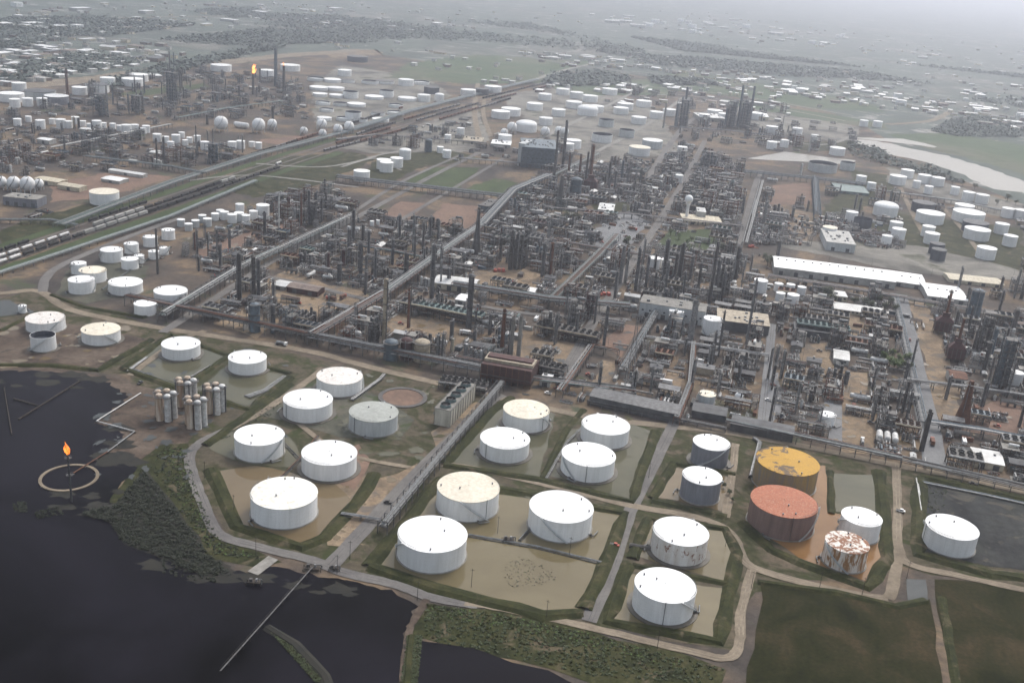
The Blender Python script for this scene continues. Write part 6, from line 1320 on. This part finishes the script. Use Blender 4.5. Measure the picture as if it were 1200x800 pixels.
for pp, prob, du, dv in FILL[:2] + FILL[-1:]:
    PW = world(pp); us = [x * ca + y * sa for x, y in PW]; vs = [-x * sa + y * ca for x, y in PW]
    cand = []
    for _ in range(9000):
        uu, vv = q_.uniform(min(us), max(us)), q_.uniform(min(vs), max(vs)); x = uu * ca - vv * sa; y = uu * sa + vv * ca
        if inpoly(x, y, PW): cand.append((y, x))
    cand.sort()
    for y, x in cand:
        px, py = proj((x, y, 0))
        if not (-20 < px < 1220) or not free(x, y, 2.4): continue
        if any(inpoly(px, py, e) for e in EXC) and q_.random() < .9: continue
        ks = [k for k in SMALL if SCOUNT.get(k, 0) < (290 if k in ('valve_station', 'pipe_loop', 'small_vessel') else 170)]
        if not ks: break
        k = q_.choices(ks, [SMALL[z][1] for z in ks])[0]; mt = q_.choice(('steel_grey', 'steel_dark', 'rust', 'steel_blue')); sd = q_.randrange(3)
        if (k, mt, sd) not in SMC: SMC[(k, mt, sd)] = small(k, sd, mt)
        SCOUNT[k] = SCOUNT.get(k, 0) + 1
        single(k, SMC[(k, mt, sd)], SMALL[k][0].split()[-1], (x, y, .02), GA + q_.choice((0, 1.571)), None, SMALL[k][0] + 's between the units', MTN[mt] + ' ' + SMALL[k][0]); taken(x, y, 2.6)
print('small', SCOUNT)
# fan banks seen as long rows
def fan_bank(pxs, n, h, mt, hd, label):
    A, B = at(*pxs[0]), at(*pxs[1]); d = B - A; L = d.length; rz = math.atan2(d.y, d.x); c = (A + B) / 2; Wd = 11
    o = root('fan_cooler_bank', 'cooler', (c.x, c.y, 0), rz, label); q = random.Random(n)
    b = MB(); steel(b, q, L, Wd, h, n, 1, 'steel_grey'); put('steel_frame', b.mesh('steel_frame'), o)
    for i in range(n):
        x = -L / 2 + L * (i + .5) / n; b = MB(); b.box(x, 0, h, L / n * .94, Wd + 1, 1.5, mt); f = put('cooler_bay', b.mesh('cooler_bay'), o)
        for s_ in (-1, 1):
            b = MB(); b.cyl((x, s_ * 2.9, h + 1.5), (x, s_ * 2.9, h + 2.3), 2, 1.9, 12, mt, (0, 0)); b.cyl((x, s_ * 2.9, h + 1.52), (x, s_ * 2.9, h + 1.56), 1.9, 1.9, 12, 'tyre'); put('fan', b.mesh('fan'), f)
    for s_ in (-1, 1):
        b = MB(); b.box(0, s_ * (Wd / 2 + 1), h + .3, L, .6, 1.0, hd); put('header', b.mesh('header'), o)
    b = MB(); pipes(b, q, L, Wd, .5, h - .5, int(L), PM); put('pipework', b.mesh('pipework'), o)
    for i in range(int(L / 8) + 1): t = A.lerp(B, i / int(L / 8 + 1)); taken(t.x, t.y, 6)
fan_bank([(484, 366), (566, 382)], 12, 9, 'steel_teal', 'cream', 'long teal fan cooler bank with cream headers, behind the sand yard and red stack')
fan_bank([(628, 390), (700, 404)], 10, 8, 'steel_dark', 'tan_clad', 'long dark fan cooler bank with tan headers, right behind the red furnace yard')
fan_bank([(932, 388), (994, 397)], 9, 9, 'steel_teal', 'steel_teal', 'pale teal fan cooler bank above the long black canopy')
fan_bank([(624, 436), (662, 444)], 6, 8, 'steel_dark', 'steel_dark', 'dark fan cooler bank beside the red furnace')
fan_bank([(1012, 386), (1056, 394)], 7, 6, 'rust', 'tan_clad', 'orange-brown cooler rows beside the wide grey road')
fan_bank([(516, 452), (570, 460)], 8, 5, 'steel_dark', 'pipe_silver', 'dark cooler row with pale fans under the rack behind the cooling tower')

# ------------------------------------------------------------------ vehicles, poles
def pickup(col):
    b = MB(); b.box(0, 0, .55, 5.2, 1.9, .6, col); b.box(-1.6, 0, 1.15, 2, 1.75, .05, 'steel_dark'); body = b
    c = MB(); c.box(.5, 0, 1.15, 2.0, 1.75, .75, 'glass'); c.box(.5, 0, 1.9, 1.8, 1.6, .08, col)
    out = [('body', body.mesh('body'), []), ('cabin', c.mesh('cabin'), [])]
    for x in (-1.6, 1.6):
        for y in (-.85, .85): w = MB(); w.cyl((x, y - .12, .38), (x, y + .12, .38), .38, .38, 10, 'tyre'); out.append(('wheel', w.mesh('wheel'), []))
    return out
def truck(col, box):
    b = MB(); b.box(-1, 0, .7, 9, 2.4, .3, 'steel_dark'); out = [('chassis', b.mesh('chassis'), [])]
    b = MB(); b.box(3.6, 0, .9, 2.2, 2.4, 2.2, col); b.box(4.72, 0, 1.9, .06, 2.1, .9, 'glass'); out.append(('cabin', b.mesh('cabin'), []))
    b = MB(); b.box(-1.2, 0, 1.0, 7, 2.5, 2.6, box) if box != 'tank' else b.capsule((-4, 0, 2.2), (1.6, 0, 2.2), 1.15, 12, 'pipe_silver'); out.append(('cargo_box', b.mesh('cargo_box'), []))
    for x in (-4, -2.6, 3.5):
        for y in (-1.1, 1.1): w = MB(); w.cyl((x, y - .15, .5), (x, y + .15, .5), .5, .5, 10, 'tyre'); out.append(('wheel', w.mesh('wheel'), []))
    return out
VP = {'white pickup truck': pickup('roof_white'), 'grey pickup truck': pickup('steel_grey'), 'red pickup truck': pickup('bright_red'), 'dark pickup truck': pickup('steel_dark'), 'white box truck': truck('roof_white', 'roof_white'), 'silver tanker truck': truck('roof_white', 'tank'), 'rusty dump truck': truck('bright_red', 'rust')}
q_ = random.Random(4)
for x, y in [(164, 450), (708, 265), (714, 268), (721, 262), (728, 266), (735, 262), (705, 285), (713, 288), (722, 284), (733, 278), (742, 270), (652, 456), (642, 462), (985, 470), (1000, 480), (1070, 430), (1066, 400), (1060, 372), (1092, 520), (900, 470), (906, 452), (960, 412), (950, 422), (1108, 500), (350, 356), (388, 352), (402, 350), (318, 330), (545, 392), (470, 380), (580, 326), (900, 316), (940, 322), (990, 330), (890, 300), (720, 640), (1055, 600), (455, 590), (690, 440), (780, 450), (1140, 568), (600, 332), (330, 405), (700, 488), (1020, 496), (1010, 520), (1168, 500), (930, 250), (940, 262), (690, 256)]:
    p = at(x, y); k = q_.choice(list(VP)); spawn(VP[k], 'parked_' + ('pickup_truck' if 'pickup' in k else 'truck'), 'truck', (p.x, p.y, .42), GA + q_.choice((0, 1.57, 3.14)), k, 'vehicles in the plant yards')
b = MB(); b.cyl((0, 0, 0), (0, 0, 11), .16, .10, 6, 'timber'); ps = b.mesh('pole'); b = MB(); b.box(0, 0, 10, 2.2, .14, .14, 'timber'); pa = b.mesh('crossarm')
b = MB(); b.cyl((0, 0, 0), (0, 0, 10), .12, .08, 6, 'steel_grey'); ls = b.mesh('pole'); b = MB(); b.box(.8, 0, 9.9, 1.8, .12, .12, 'steel_grey'); b.box(1.6, 0, 9.75, .7, .35, .2, 'pipe_silver'); lh = b.mesh('lamp_head')
for x, y in [(489, 703), (552, 690), (583, 625), (667, 652), (453, 500), (395, 672), (300, 650), (274, 600), (1062, 678), (880, 690), (850, 640), (760, 560), (1010, 697), (240, 560), (410, 655), (960, 690), (770, 760), (640, 725)]:
    p = at(x, y); spawn([('pole', ps, []), ('crossarm', pa, [])], 'utility_pole', 'pole', (p.x, p.y, 1.2 if (x, y) in ((552, 690), (667, 652)) else 0.1), GA + q_.uniform(-.3, .3), 'thin dark utility pole', 'utility poles')
for i in range(60):
    x, y = q_.uniform(210, 1190), q_.uniform(290, 560); p = at(x, y)
    if y > 400 + (x - 360) * .2: continue
    if free(p.x, p.y, .5): spawn([('pole', ls, []), ('lamp_head', lh, [])], 'lamp_post', 'lamp post', (p.x, p.y, 0), q_.uniform(0, 6), 'thin grey lamp post', 'lamp posts in the plant')

# ------------------------------------------------------------------ vegetation
def leaf_cloud(b, q, c, r, n, size, mat, flat=.8):
    vs = []; fs = []
    for _ in range(n):
        while True:
            x, y, z = q.uniform(-1, 1), q.uniform(-1, 1), q.uniform(-1, 1); l = x * x + y * y + z * z
            if .25 < l < 1: break
        p = Vector((c[0] + x * r, c[1] + y * r, c[2] + z * r * flat)); s = size * q.uniform(.6, 1.4)
        a = Vector((q.gauss(0, 1), q.gauss(0, 1), q.gauss(0, .35))).normalized(); e = a.cross(Vector((q.gauss(0, .35), q.gauss(0, .35), 1))).normalized()
        k = len(vs); vs += [p - a * s, p + e * s * .7, p + a * s, p - e * s * .7]; fs.append((k, k + 1, k + 2, k + 3))
    b.add(vs, fs, mat)
def tree_proto(seed, mat, h=9):
    q = random.Random(seed); t = MB(); t.cyl((0, 0, 0), (.2, .1, h * .4), h * .035, h * .022, 7, 'bark', (0, 0))
    c = MB()
    for i in range(9):
        a = q.uniform(0, 6.28); rr = h * q.uniform(.08, .3); z = h * q.uniform(.4, .82); p = (rr * math.cos(a), rr * math.sin(a), z)
        t.cyl((.2, .1, h * .36), (p[0] * .8, p[1] * .8, z), h * .014, h * .006, 5, 'bark', (0, 0)); leaf_cloud(c, q, p, h * q.uniform(.14, .24), 90, h * .045, mat)
    return [('trunk', t.mesh('trunk'), []), ('crown', c.mesh('crown'), [])]
TP = {'dark leafy tree': [tree_proto(i, 'leaf', 9 + i) for i in range(3)], 'bright green tree': [tree_proto(i + 9, 'leaf_bright', 8 + i) for i in range(2)]}
tl = [(x, y, 'dark leafy tree') for x, y in ((959, 352), (965, 358), (970, 350), (962, 345), (973, 358), (1020, 362), (1028, 356), (1036, 364), (1043, 358), (1048, 366), (896, 306), (899, 312), (903, 309), (845, 296), (671, 258), (664, 256), (678, 260), (660, 262), (1000, 358), (1012, 360), (782, 288), (810, 284), (733, 290), (1062, 436))]
tl += [(x, y, 'bright green tree') for x, y in ((1042, 428), (1047, 434), (1052, 426), (1045, 420), (1056, 432), (795, 280), (804, 288), (786, 276), (1036, 424), (736, 284), (1062, 424))]
tl += [(x, y, 'dark leafy tree') for x, y in ((996, 172), (1002, 175), (1008, 178), (1015, 181), (1022, 184), (1030, 186), (1038, 189), (1047, 192), (1058, 195), (1068, 199), (1080, 203), (1092, 207), (1104, 212), (1116, 216), (1128, 218), (1142, 222), (996, 180), (1004, 184), (1020, 190), (1034, 194), (1168, 240), (1180, 236), (1190, 240), (848, 572), (854, 580), (858, 588))]
for i, (x, y, k) in enumerate(tl):
    p = at(x, y); small = 840 < x < 862 and y > 560
    spawn(TP[k][i % len(TP[k])], 'leafy_tree', 'tree', (p.x, p.y, 0), i * 1.3, k, 'trees', None, (.4 if small else q_.uniform(.8, 1.3)))
def stuff_mesh(name, b, label): return tag(put(name, b.mesh(name)), label, kind='stuff')
def thicket(name, polys, n, hmin, hmax, size, mat, seed, z0=0, leaves=26, label=None, dens=None):
    q = random.Random(seed); b = MB()
    for poly in polys:
        PW = world(poly); xs = [p[0] for p in PW]; ys = [p[1] for p in PW]; k = 0; tr = 0
        while k < n and tr < n * 20:
            tr += 1; x, y = q.uniform(min(xs), max(xs)), q.uniform(min(ys), max(ys))
            if not inpoly(x, y, PW): continue
            k += 1; h = q.uniform(hmin, hmax); leaf_cloud(b, q, (x, y, z0 + h * .4), h * .75, leaves, size, mat if isinstance(mat, str) else q.choice(mat), .65)
    return stuff_mesh(name, b, label)
sheet('marsh_bank', [(90, 602), (135, 590), (168, 550), (190, 572), (217, 612), (243, 648), (272, 676), (236, 676), (190, 656), (146, 640), (128, 612)], .218, 'mound', 2)
thicket('marsh_scrub', [[(92, 602), (135, 592), (168, 552), (188, 572), (217, 612), (243, 648), (270, 674), (236, 674), (190, 654), (148, 638), (128, 611)]], 1500, .6, 2.2, .42, ['leaf_marsh'], 1, label='dark scrub covering the marsh bank beside the lagoon')
thicket('bank_scrub', [[(500, 708), (590, 720), (690, 742), (800, 772), (850, 784), (830, 800), (690, 792), (600, 770), (496, 748)], [(312, 735), (330, 742), (385, 792), (370, 800), (345, 770)], [(478, 745), (494, 745), (488, 800), (470, 800)]], 900, .3, 1.0, .42, ['leaf', 'leaf', 'grass', 'leaf'], 2, label='rough green scrub on the lagoon bank below the dirt road')
thicket('shore_scrub', [[(175, 545), (196, 522), (216, 524), (236, 590), (258, 634), (300, 650), (318, 658), (250, 650), (215, 604)]], 320, .3, 1.1, .4, ['leaf', 'leaf_marsh'], 3, label='low green scrub between the marsh and the lagoon road')
thicket('bank_reeds', [[(500, 708), (590, 720), (690, 742), (800, 772), (790, 780), (680, 756), (590, 736), (496, 724)], [(190, 524), (216, 524), (240, 600), (262, 636), (300, 652), (250, 650), (215, 600)]], 420, .25, .8, .3, ['leaf_bright', 'leaf', 'grass'], 14, label='brighter reeds and grass clumps along the lagoon bank')
thicket('lagoon_weed', [[(40, 600), (70, 594), (75, 604), (45, 608)], [(15, 590), (30, 588), (32, 600), (18, 600)], [(190, 655), (250, 668), (255, 684), (185, 672)]], 60, .3, 1.0, .5, 'leaf_marsh', 4, label='floating weed clumps on the black lagoon')
thicket('floating_debris', [[(585, 665), (610, 652), (648, 668), (652, 682), (600, 692)]], 190, .02, .06, .38, ['timber', 'shore_mud', 'leaf'], 5, .2, 3, label='dark debris patch floating on the tan basin')
thicket('basin_reeds', [[(242, 524), (290, 488), (330, 458), (345, 470), (300, 500)], [(1084, 570), (1110, 575), (1095, 640), (1082, 640)]], 120, .3, .9, .4, ['leaf', 'leaf_marsh'], 6, label='reedy grass in the corners of the basins')
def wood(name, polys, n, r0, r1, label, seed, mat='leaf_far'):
    q = random.Random(seed); b = MB()
    for poly in polys:
        PW = world(poly); xs = [p[0] for p in PW]; ys = [p[1] for p in PW]; k = 0; tr = 0
        while k < n and tr < n * 25:
            tr += 1; x, y = q.uniform(min(xs), max(xs)), q.uniform(min(ys), max(ys))
            if not inpoly(x, y, PW): continue
            if name == 'far_wood' and math.sin(x * .0045 + math.sin(y * .003) * 2) + math.sin(y * .0071 + x * .0013) < q.uniform(-.9, .7): continue
            k += 1; r = q.uniform(r0, r1); leaf_cloud(b, q, (x, y, r * .45), r * 1.3, 14, r * .42, mat, .45)
    return stuff_mesh(name, b, label)
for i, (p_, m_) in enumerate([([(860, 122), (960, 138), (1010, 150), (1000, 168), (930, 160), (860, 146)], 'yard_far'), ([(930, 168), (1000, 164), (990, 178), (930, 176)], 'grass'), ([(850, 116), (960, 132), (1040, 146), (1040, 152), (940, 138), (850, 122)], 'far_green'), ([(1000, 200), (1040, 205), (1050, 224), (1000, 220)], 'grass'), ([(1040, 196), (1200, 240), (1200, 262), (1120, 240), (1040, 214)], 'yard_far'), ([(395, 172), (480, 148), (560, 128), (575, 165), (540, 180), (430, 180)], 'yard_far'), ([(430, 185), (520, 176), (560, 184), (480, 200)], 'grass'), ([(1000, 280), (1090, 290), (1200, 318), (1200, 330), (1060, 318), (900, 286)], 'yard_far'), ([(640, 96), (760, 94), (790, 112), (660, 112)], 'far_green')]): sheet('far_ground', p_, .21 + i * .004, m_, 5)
for i, p_ in enumerate([[(740, 100), (860, 112), (1000, 136)], [(745, 106), (870, 120), (990, 142)], [(860, 128), (930, 140), (1000, 156)], [(880, 160), (960, 170), (1000, 160)], [(770, 112), (850, 124), (930, 146)], [(1150, 120), (1170, 150), (1210, 165)], [(430, 185), (500, 174), (580, 182)], [(400, 196), (440, 186), (470, 200)], [(220, 212), (300, 206), (420, 220)], [(300, 192), (380, 196), (440, 184)]]): strip('gravel_track', p_, 9 if p_[0][1] < 170 else 5, .45 + i * .01, 'concrete', jit=.8)
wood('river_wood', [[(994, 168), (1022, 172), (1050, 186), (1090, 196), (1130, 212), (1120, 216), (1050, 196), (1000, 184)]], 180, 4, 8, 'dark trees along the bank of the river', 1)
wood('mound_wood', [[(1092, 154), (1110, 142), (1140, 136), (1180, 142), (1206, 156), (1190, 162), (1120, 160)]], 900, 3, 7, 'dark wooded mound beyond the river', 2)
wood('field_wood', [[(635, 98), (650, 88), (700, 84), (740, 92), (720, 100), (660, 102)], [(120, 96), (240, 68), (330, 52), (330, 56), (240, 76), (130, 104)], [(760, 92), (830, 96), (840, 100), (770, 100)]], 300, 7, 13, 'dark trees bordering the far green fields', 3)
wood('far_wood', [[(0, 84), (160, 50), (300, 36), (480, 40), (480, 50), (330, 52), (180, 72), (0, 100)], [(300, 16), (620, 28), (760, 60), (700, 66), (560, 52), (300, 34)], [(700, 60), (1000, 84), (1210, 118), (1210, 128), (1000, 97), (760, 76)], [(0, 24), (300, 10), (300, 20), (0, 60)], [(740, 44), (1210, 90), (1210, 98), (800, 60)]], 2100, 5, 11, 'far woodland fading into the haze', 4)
# ------------------------------------------------------------------ far town
def house(L, Wd, h, wl, rf, flat):
    b = MB(); b.box(0, 0, 0, L, Wd, h, wl)
    if flat: b.box(0, 0, h + .02, L + .4, Wd + .4, .5, rf)
    else: b.gable(0, 0, h + .05, L, Wd, h * .45, rf)
    return b.mesh('town_building')
HP = [('white flat-roofed', [house(44, 26, 8, 'wall_pale', 'roof_white', 1), house(60, 30, 9, 'wall_pale', 'roof_white', 1)]), ('pale gabled', [house(24, 14, 5, 'wall_pale', 'roof_pale', 0), house(30, 16, 6, 'cream', 'roof_pale', 0)]), ('brown-roofed', [house(22, 14, 5, 'wall_pale', 'roof_brown', 0)]), ('white block', [house(30, 26, 14, 'roof_white', 'roof_white', 1)])]
q_ = random.Random(8); nh = 0
for poly, n, wts in [([(800, 90), (870, 88), (1000, 100), (1130, 120), (1210, 135), (1210, 152), (1110, 136), (960, 118), (820, 100)], 95, (5, 5, 3, 2)), ([(0, 62), (60, 54), (180, 62), (200, 74), (100, 86), (0, 98)], 40, (6, 4, 2, 0)), ([(680, 16), (860, 24), (1000, 42), (980, 56), (840, 44), (700, 30)], 55, (6, 4, 1, 3)), ([(1020, 56), (1210, 76), (1210, 112), (1080, 90)], 30, (3, 5, 4, 0)), ([(0, 8), (300, 4), (560, 24), (520, 36), (280, 26), (0, 44)], 22, (6, 3, 1, 1)), ([(640, 62), (740, 70), (760, 80), (690, 80)], 16, (3, 4, 2, 0)), ([(1120, 105), (1210, 118), (1210, 134), (1130, 122)], 14, (5, 4, 0, 2)), ([(620, 100), (760, 98), (930, 124), (900, 128), (760, 108)], 20, (6, 3, 1, 0))]:
    k = 0
    while k < n:
        x, y = q_.uniform(min(p[0] for p in poly), max(p[0] for p in poly)), q_.uniform(min(p[1] for p in poly), max(p[1] for p in poly))
        if not inpoly(x, y, poly): continue
        k += 1; i = q_.choices(range(4), wts)[0]; p = at(x, y)
        o = single('town_building', q_.choice(HP[i][1]), 'building', (p.x, p.y, 0), GA + q_.choice((0, 1.57)) + q_.uniform(-.2, .2), None, 'distant town buildings', HP[i][0] + ' town building')
        s_ = q_.uniform(.45, .9) * (1.5 if y < 60 else 1); o.scale = (s_, s_, s_)

b = MB(); q_ = random.Random(15)
for poly, n in [([(760, 74), (870, 84), (1000, 98), (1130, 118), (1210, 130), (1210, 160), (1110, 138), (960, 120), (820, 102)], 420), ([(0, 50), (80, 44), (190, 52), (220, 66), (120, 84), (0, 104)], 220), ([(600, 8), (860, 14), (1010, 34), (1210, 60), (1210, 84), (980, 60), (840, 48), (640, 30)], 320), ([(0, 4), (400, 2), (600, 16), (560, 40), (280, 34), (0, 48)], 260), ([(600, 60), (760, 70), (790, 84), (640, 78)], 140), ([(300, 40), (600, 60), (700, 96), (900, 110), (1000, 130), (860, 140), (560, 100), (400, 60)], 260), ([(700, 60), (1210, 100), (1210, 120), (760, 84)], 200), ([(590, 98), (760, 92), (950, 124), (900, 132), (760, 112)], 70)]:
    for _ in range(n):
        x, y = q_.uniform(min(p[0] for p in poly), max(p[0] for p in poly)), q_.uniform(min(p[1] for p in poly), max(p[1] for p in poly))
        if not inpoly(x, y, poly): continue
        p = at(x, y); L_, W_, h_ = q_.uniform(8, 22), q_.uniform(7, 14), q_.uniform(4, 8); a_ = GA + q_.choice((0, 1.57)) + q_.uniform(-.2, .2)
        if q_.random() < .12: L_ *= 2; W_ *= 2
        b.box(p.x, p.y, 0, L_, W_, h_, q_.choice(('wall_pale', 'wall_pale', 'cream', 'roof_brown')), a_); b.box(p.x, p.y, h_ + .03, L_ + .6, W_ + .6, .5, q_.choice(('roof_pale', 'roof_white', 'roof_brown', 'roof_dark', 'concrete')), a_)
stuff_mesh('distant_town', b, 'hundreds of tiny pale houses fading into the haze')

# ------------------------------------------------------------------ labels from landmarks
LM = [(804, 244, 'the white water tower'), (588, 430, 'the big dark red furnace'), (535, 480, 'the long cooling tower'), (919, 600, 'the red-roofed tank'), (451, 365, 'the very tall brownish column'), (292, 340, 'the three tall dark columns'), (808, 380, 'the pale thick chimney'), (978, 310, 'the very long white warehouse'), (1106, 345, 'the flat white warehouse'), (736, 440, 'the lattice mast'), (740, 480, 'the long grey shed'), (1127, 475, 'the rusty conical stack'), (955, 418, 'the square sand yard'), (370, 345, 'the big sand yard'), (786, 365, 'the long grey block'), (549, 355, 'the very tall thick grey column'), (690, 195, 'the rust-brown tower'), (632, 180, 'the boiler house'), (520, 210, 'the square grass plot'), (352, 245, 'the red-brown column'), (1052, 430, 'the bright green trees'), (1139, 360, 'the thick blue-grey tower'), (970, 195, 'the open-topped tanks'), (122, 228, 'the railway-side big tank'), (24, 218, 'the grouped white spheres'), (304, 148, 'the far spheres'), (865, 125, 'the paired far stacks'), (80, 100, 'the tall brown stack'), (300, 90, 'the far flare'), (323, 80, 'the tallest far stack'), (617, 150, 'the white domed tank'), (689, 132, 'the far domed tank'), (1141, 258, 'the dark blue-grey tank'), (1075, 215, 'the river bend tanks'), (1140, 145, 'the wooded mound'), (560, 80, 'the far green field'), (440, 115, 'the far tank farm'), (265, 250, 'the white tank cluster'), (218, 478, 'the silo cluster'), (84, 560, 'the burning lagoon flare'), (185, 295, 'the tall thin stack'), (558, 270, 'the dark tapering stack'), (831, 320, 'the tallest dark column'), (730, 310, 'the pale column pair'), (1070, 430, 'the wide grey road'), (1095, 390, 'the dark red furnaces'), (615, 300, 'the middle dark column group'), (507, 320, 'the slim tall grey column'), (870, 355, 'the dark-sided building'), (995, 460, 'the long sand strip'), (880, 455, 'the pipework maze'), (935, 270, 'the rear sandy lane'), (1196, 436, 'the edge white tank'), (420, 265, 'the dark rack-side column'), (900, 90, 'the field-side town'), (780, 25, 'the hazy white blocks'), (60, 75, 'the pale-road sheds'), (1150, 205, 'the wide river'), (660, 225, 'the blue-grey silo'), (640, 345, 'the lone white hut'), (680, 435, 'the narrow sand strip'), (985, 360, 'the long white office')]
ORD = ['first', 'second', 'third', 'fourth', 'fifth', 'sixth', 'seventh', 'eighth', 'ninth', 'tenth', 'eleventh', 'twelfth', 'thirteenth', 'fourteenth', 'fifteenth', 'sixteenth', 'seventeenth', 'eighteenth', 'nineteenth', 'twentieth']
T_ = ORD[:9]
for a_, z_ in (('twenty', 'twentieth'), ('thirty', 'thirtieth'), ('forty', 'fortieth'), ('fifty', 'fiftieth')): ORD = ORD[:({'twenty': 19, 'thirty': 29, 'forty': 39, 'fifty': 49}[a_])] + [z_] + [a_ + '-' + t for t in T_]
bins = {}
bpy.context.view_layer.update()
for o, look in AUTO:
    px, py = proj(o.location)
    d, i = min((math.hypot((px - l[0]), (py - l[1]) * 1.8), i) for i, l in enumerate(LM))
    dx, dy = px - LM[i][0], (py - LM[i][1]) * 1.8
    rel = ('on the river side of' if dx > 0 else 'on the railway side of') if abs(dx) > abs(dy) else ('in front of' if dy > 0 else 'behind')
    bins.setdefault((look, i, rel), []).append((d, o))
for (look, i, rel), L in bins.items():
    L.sort(key=lambda t: t[0]); n = len(L)
    for k, (d, o) in enumerate(L):
        o['label'] = f'{look} {rel} {LM[i][2]}' if n == 1 else f'{ORD[k]} {look} {rel} {LM[i][2]}'
seen = {}
for o in bpy.data.objects:
    if o.parent is None and o.get('label') and o.get('kind') is None:
        seen.setdefault(o['label'], []).append(o)
for lb, L in seen.items():
    if len(L) > 1:      # rail cars: count along the track from the camera end
        L.sort(key=lambda o: o.location.y)
        for k, o in enumerate(L): o['label'] = f'{("first" if k == 0 else ORD[k] if k < 20 else str(k + 1) + "th")} {lb} from the photo edge'
print('things', sum(1 for o in bpy.data.objects if o.parent is None), 'all', len(bpy.data.objects))

# ------------------------------------------------------------------ air, light, camera
hm, nt, bs = newmat('haze'); nt.nodes.remove(bs)
pv = N(nt, 'ShaderNodeVolumePrincipled', Density=1.45e-4, Anisotropy=.78)
pv.inputs['Color'].default_value = (.77, .805, .92, 1)
nt.links.new(pv.outputs[0], nt.nodes['Material Output'].inputs['Volume'])
b = MB(); b.box(0, 14000, -1.5, 70000, 42000, 345, 'haze'); o = put('haze', b.mesh('haze')); tag(o, kind='stuff')
w = bpy.data.worlds.new('World'); S.world = w; w.use_nodes = True
nt = w.node_tree; bg = nt.nodes['Background']
sky = N(nt, 'ShaderNodeTexSky', sky_type='NISHITA'); sky.sun_disc = False; sky.sun_elevation = R(52); sky.sun_rotation = R(28); sky.dust_density = 4; sky.air_density = 1.5
hs = N(nt, 'ShaderNodeHueSaturation', Saturation=.5); nt.links.new(sky.outputs[0], hs.inputs['Color']); nt.links.new(hs.outputs[0], bg.inputs['Color'])
bg.inputs['Strength'].default_value = .14
ld = bpy.data.lights.new('sun', 'SUN'); ld.energy = 1.1; ld.angle = R(10); ld.color = (1, .97, .93)
lo = bpy.data.objects.new('sun', ld); COL.objects.link(lo)
az = R(28); el = R(52)      # the sky's sun stands at this azimuth (clockwise from +Y) and height
lo.rotation_euler = Vector((math.sin(az) * math.cos(el), math.cos(az) * math.cos(el), math.sin(el))).to_track_quat('Z', 'Y').to_euler()
cd = bpy.data.cameras.new('camera'); cd.sensor_width = 36; cd.lens = 36 * F0 / 1200; cd.clip_start = 1; cd.clip_end = 80000
co = bpy.data.objects.new('camera', cd); COL.objects.link(co)
X = Vector((cR, -sR * 0, 0)); Fw = Vector((0, cT, -sT)); Up = Vector((0, sT, cT)); Xw = Vector((1, 0, 0))
ux = Xw * cR + Up * sR; uy = -Xw * sR + Up * cR     # image right and image up in the world
co.matrix_world = Matrix(((ux.x, uy.x, -Fw.x, 0), (ux.y, uy.y, -Fw.y, 0), (ux.z, uy.z, -Fw.z, H0), (0, 0, 0, 1)))
S.camera = co
vs_ = S.view_settings; S.display_settings.display_device = 'sRGB'; vs_.view_transform = 'Standard'; vs_.look = 'None'; vs_.gamma = 1; vs_.exposure = .64
cy = S.cycles; cy.use_denoising = True; cy.max_bounces = 5; cy.diffuse_bounces = 2; cy.glossy_bounces = 2; cy.volume_bounces = 1; cy.transparent_max_bounces = 4
try: cy.denoiser = 'OPENIMAGEDENOISE'; cy.denoising_input_passes = 'RGB_ALBEDO_NORMAL'; cy.denoising_prefilter = 'ACCURATE'
except Exception: pass
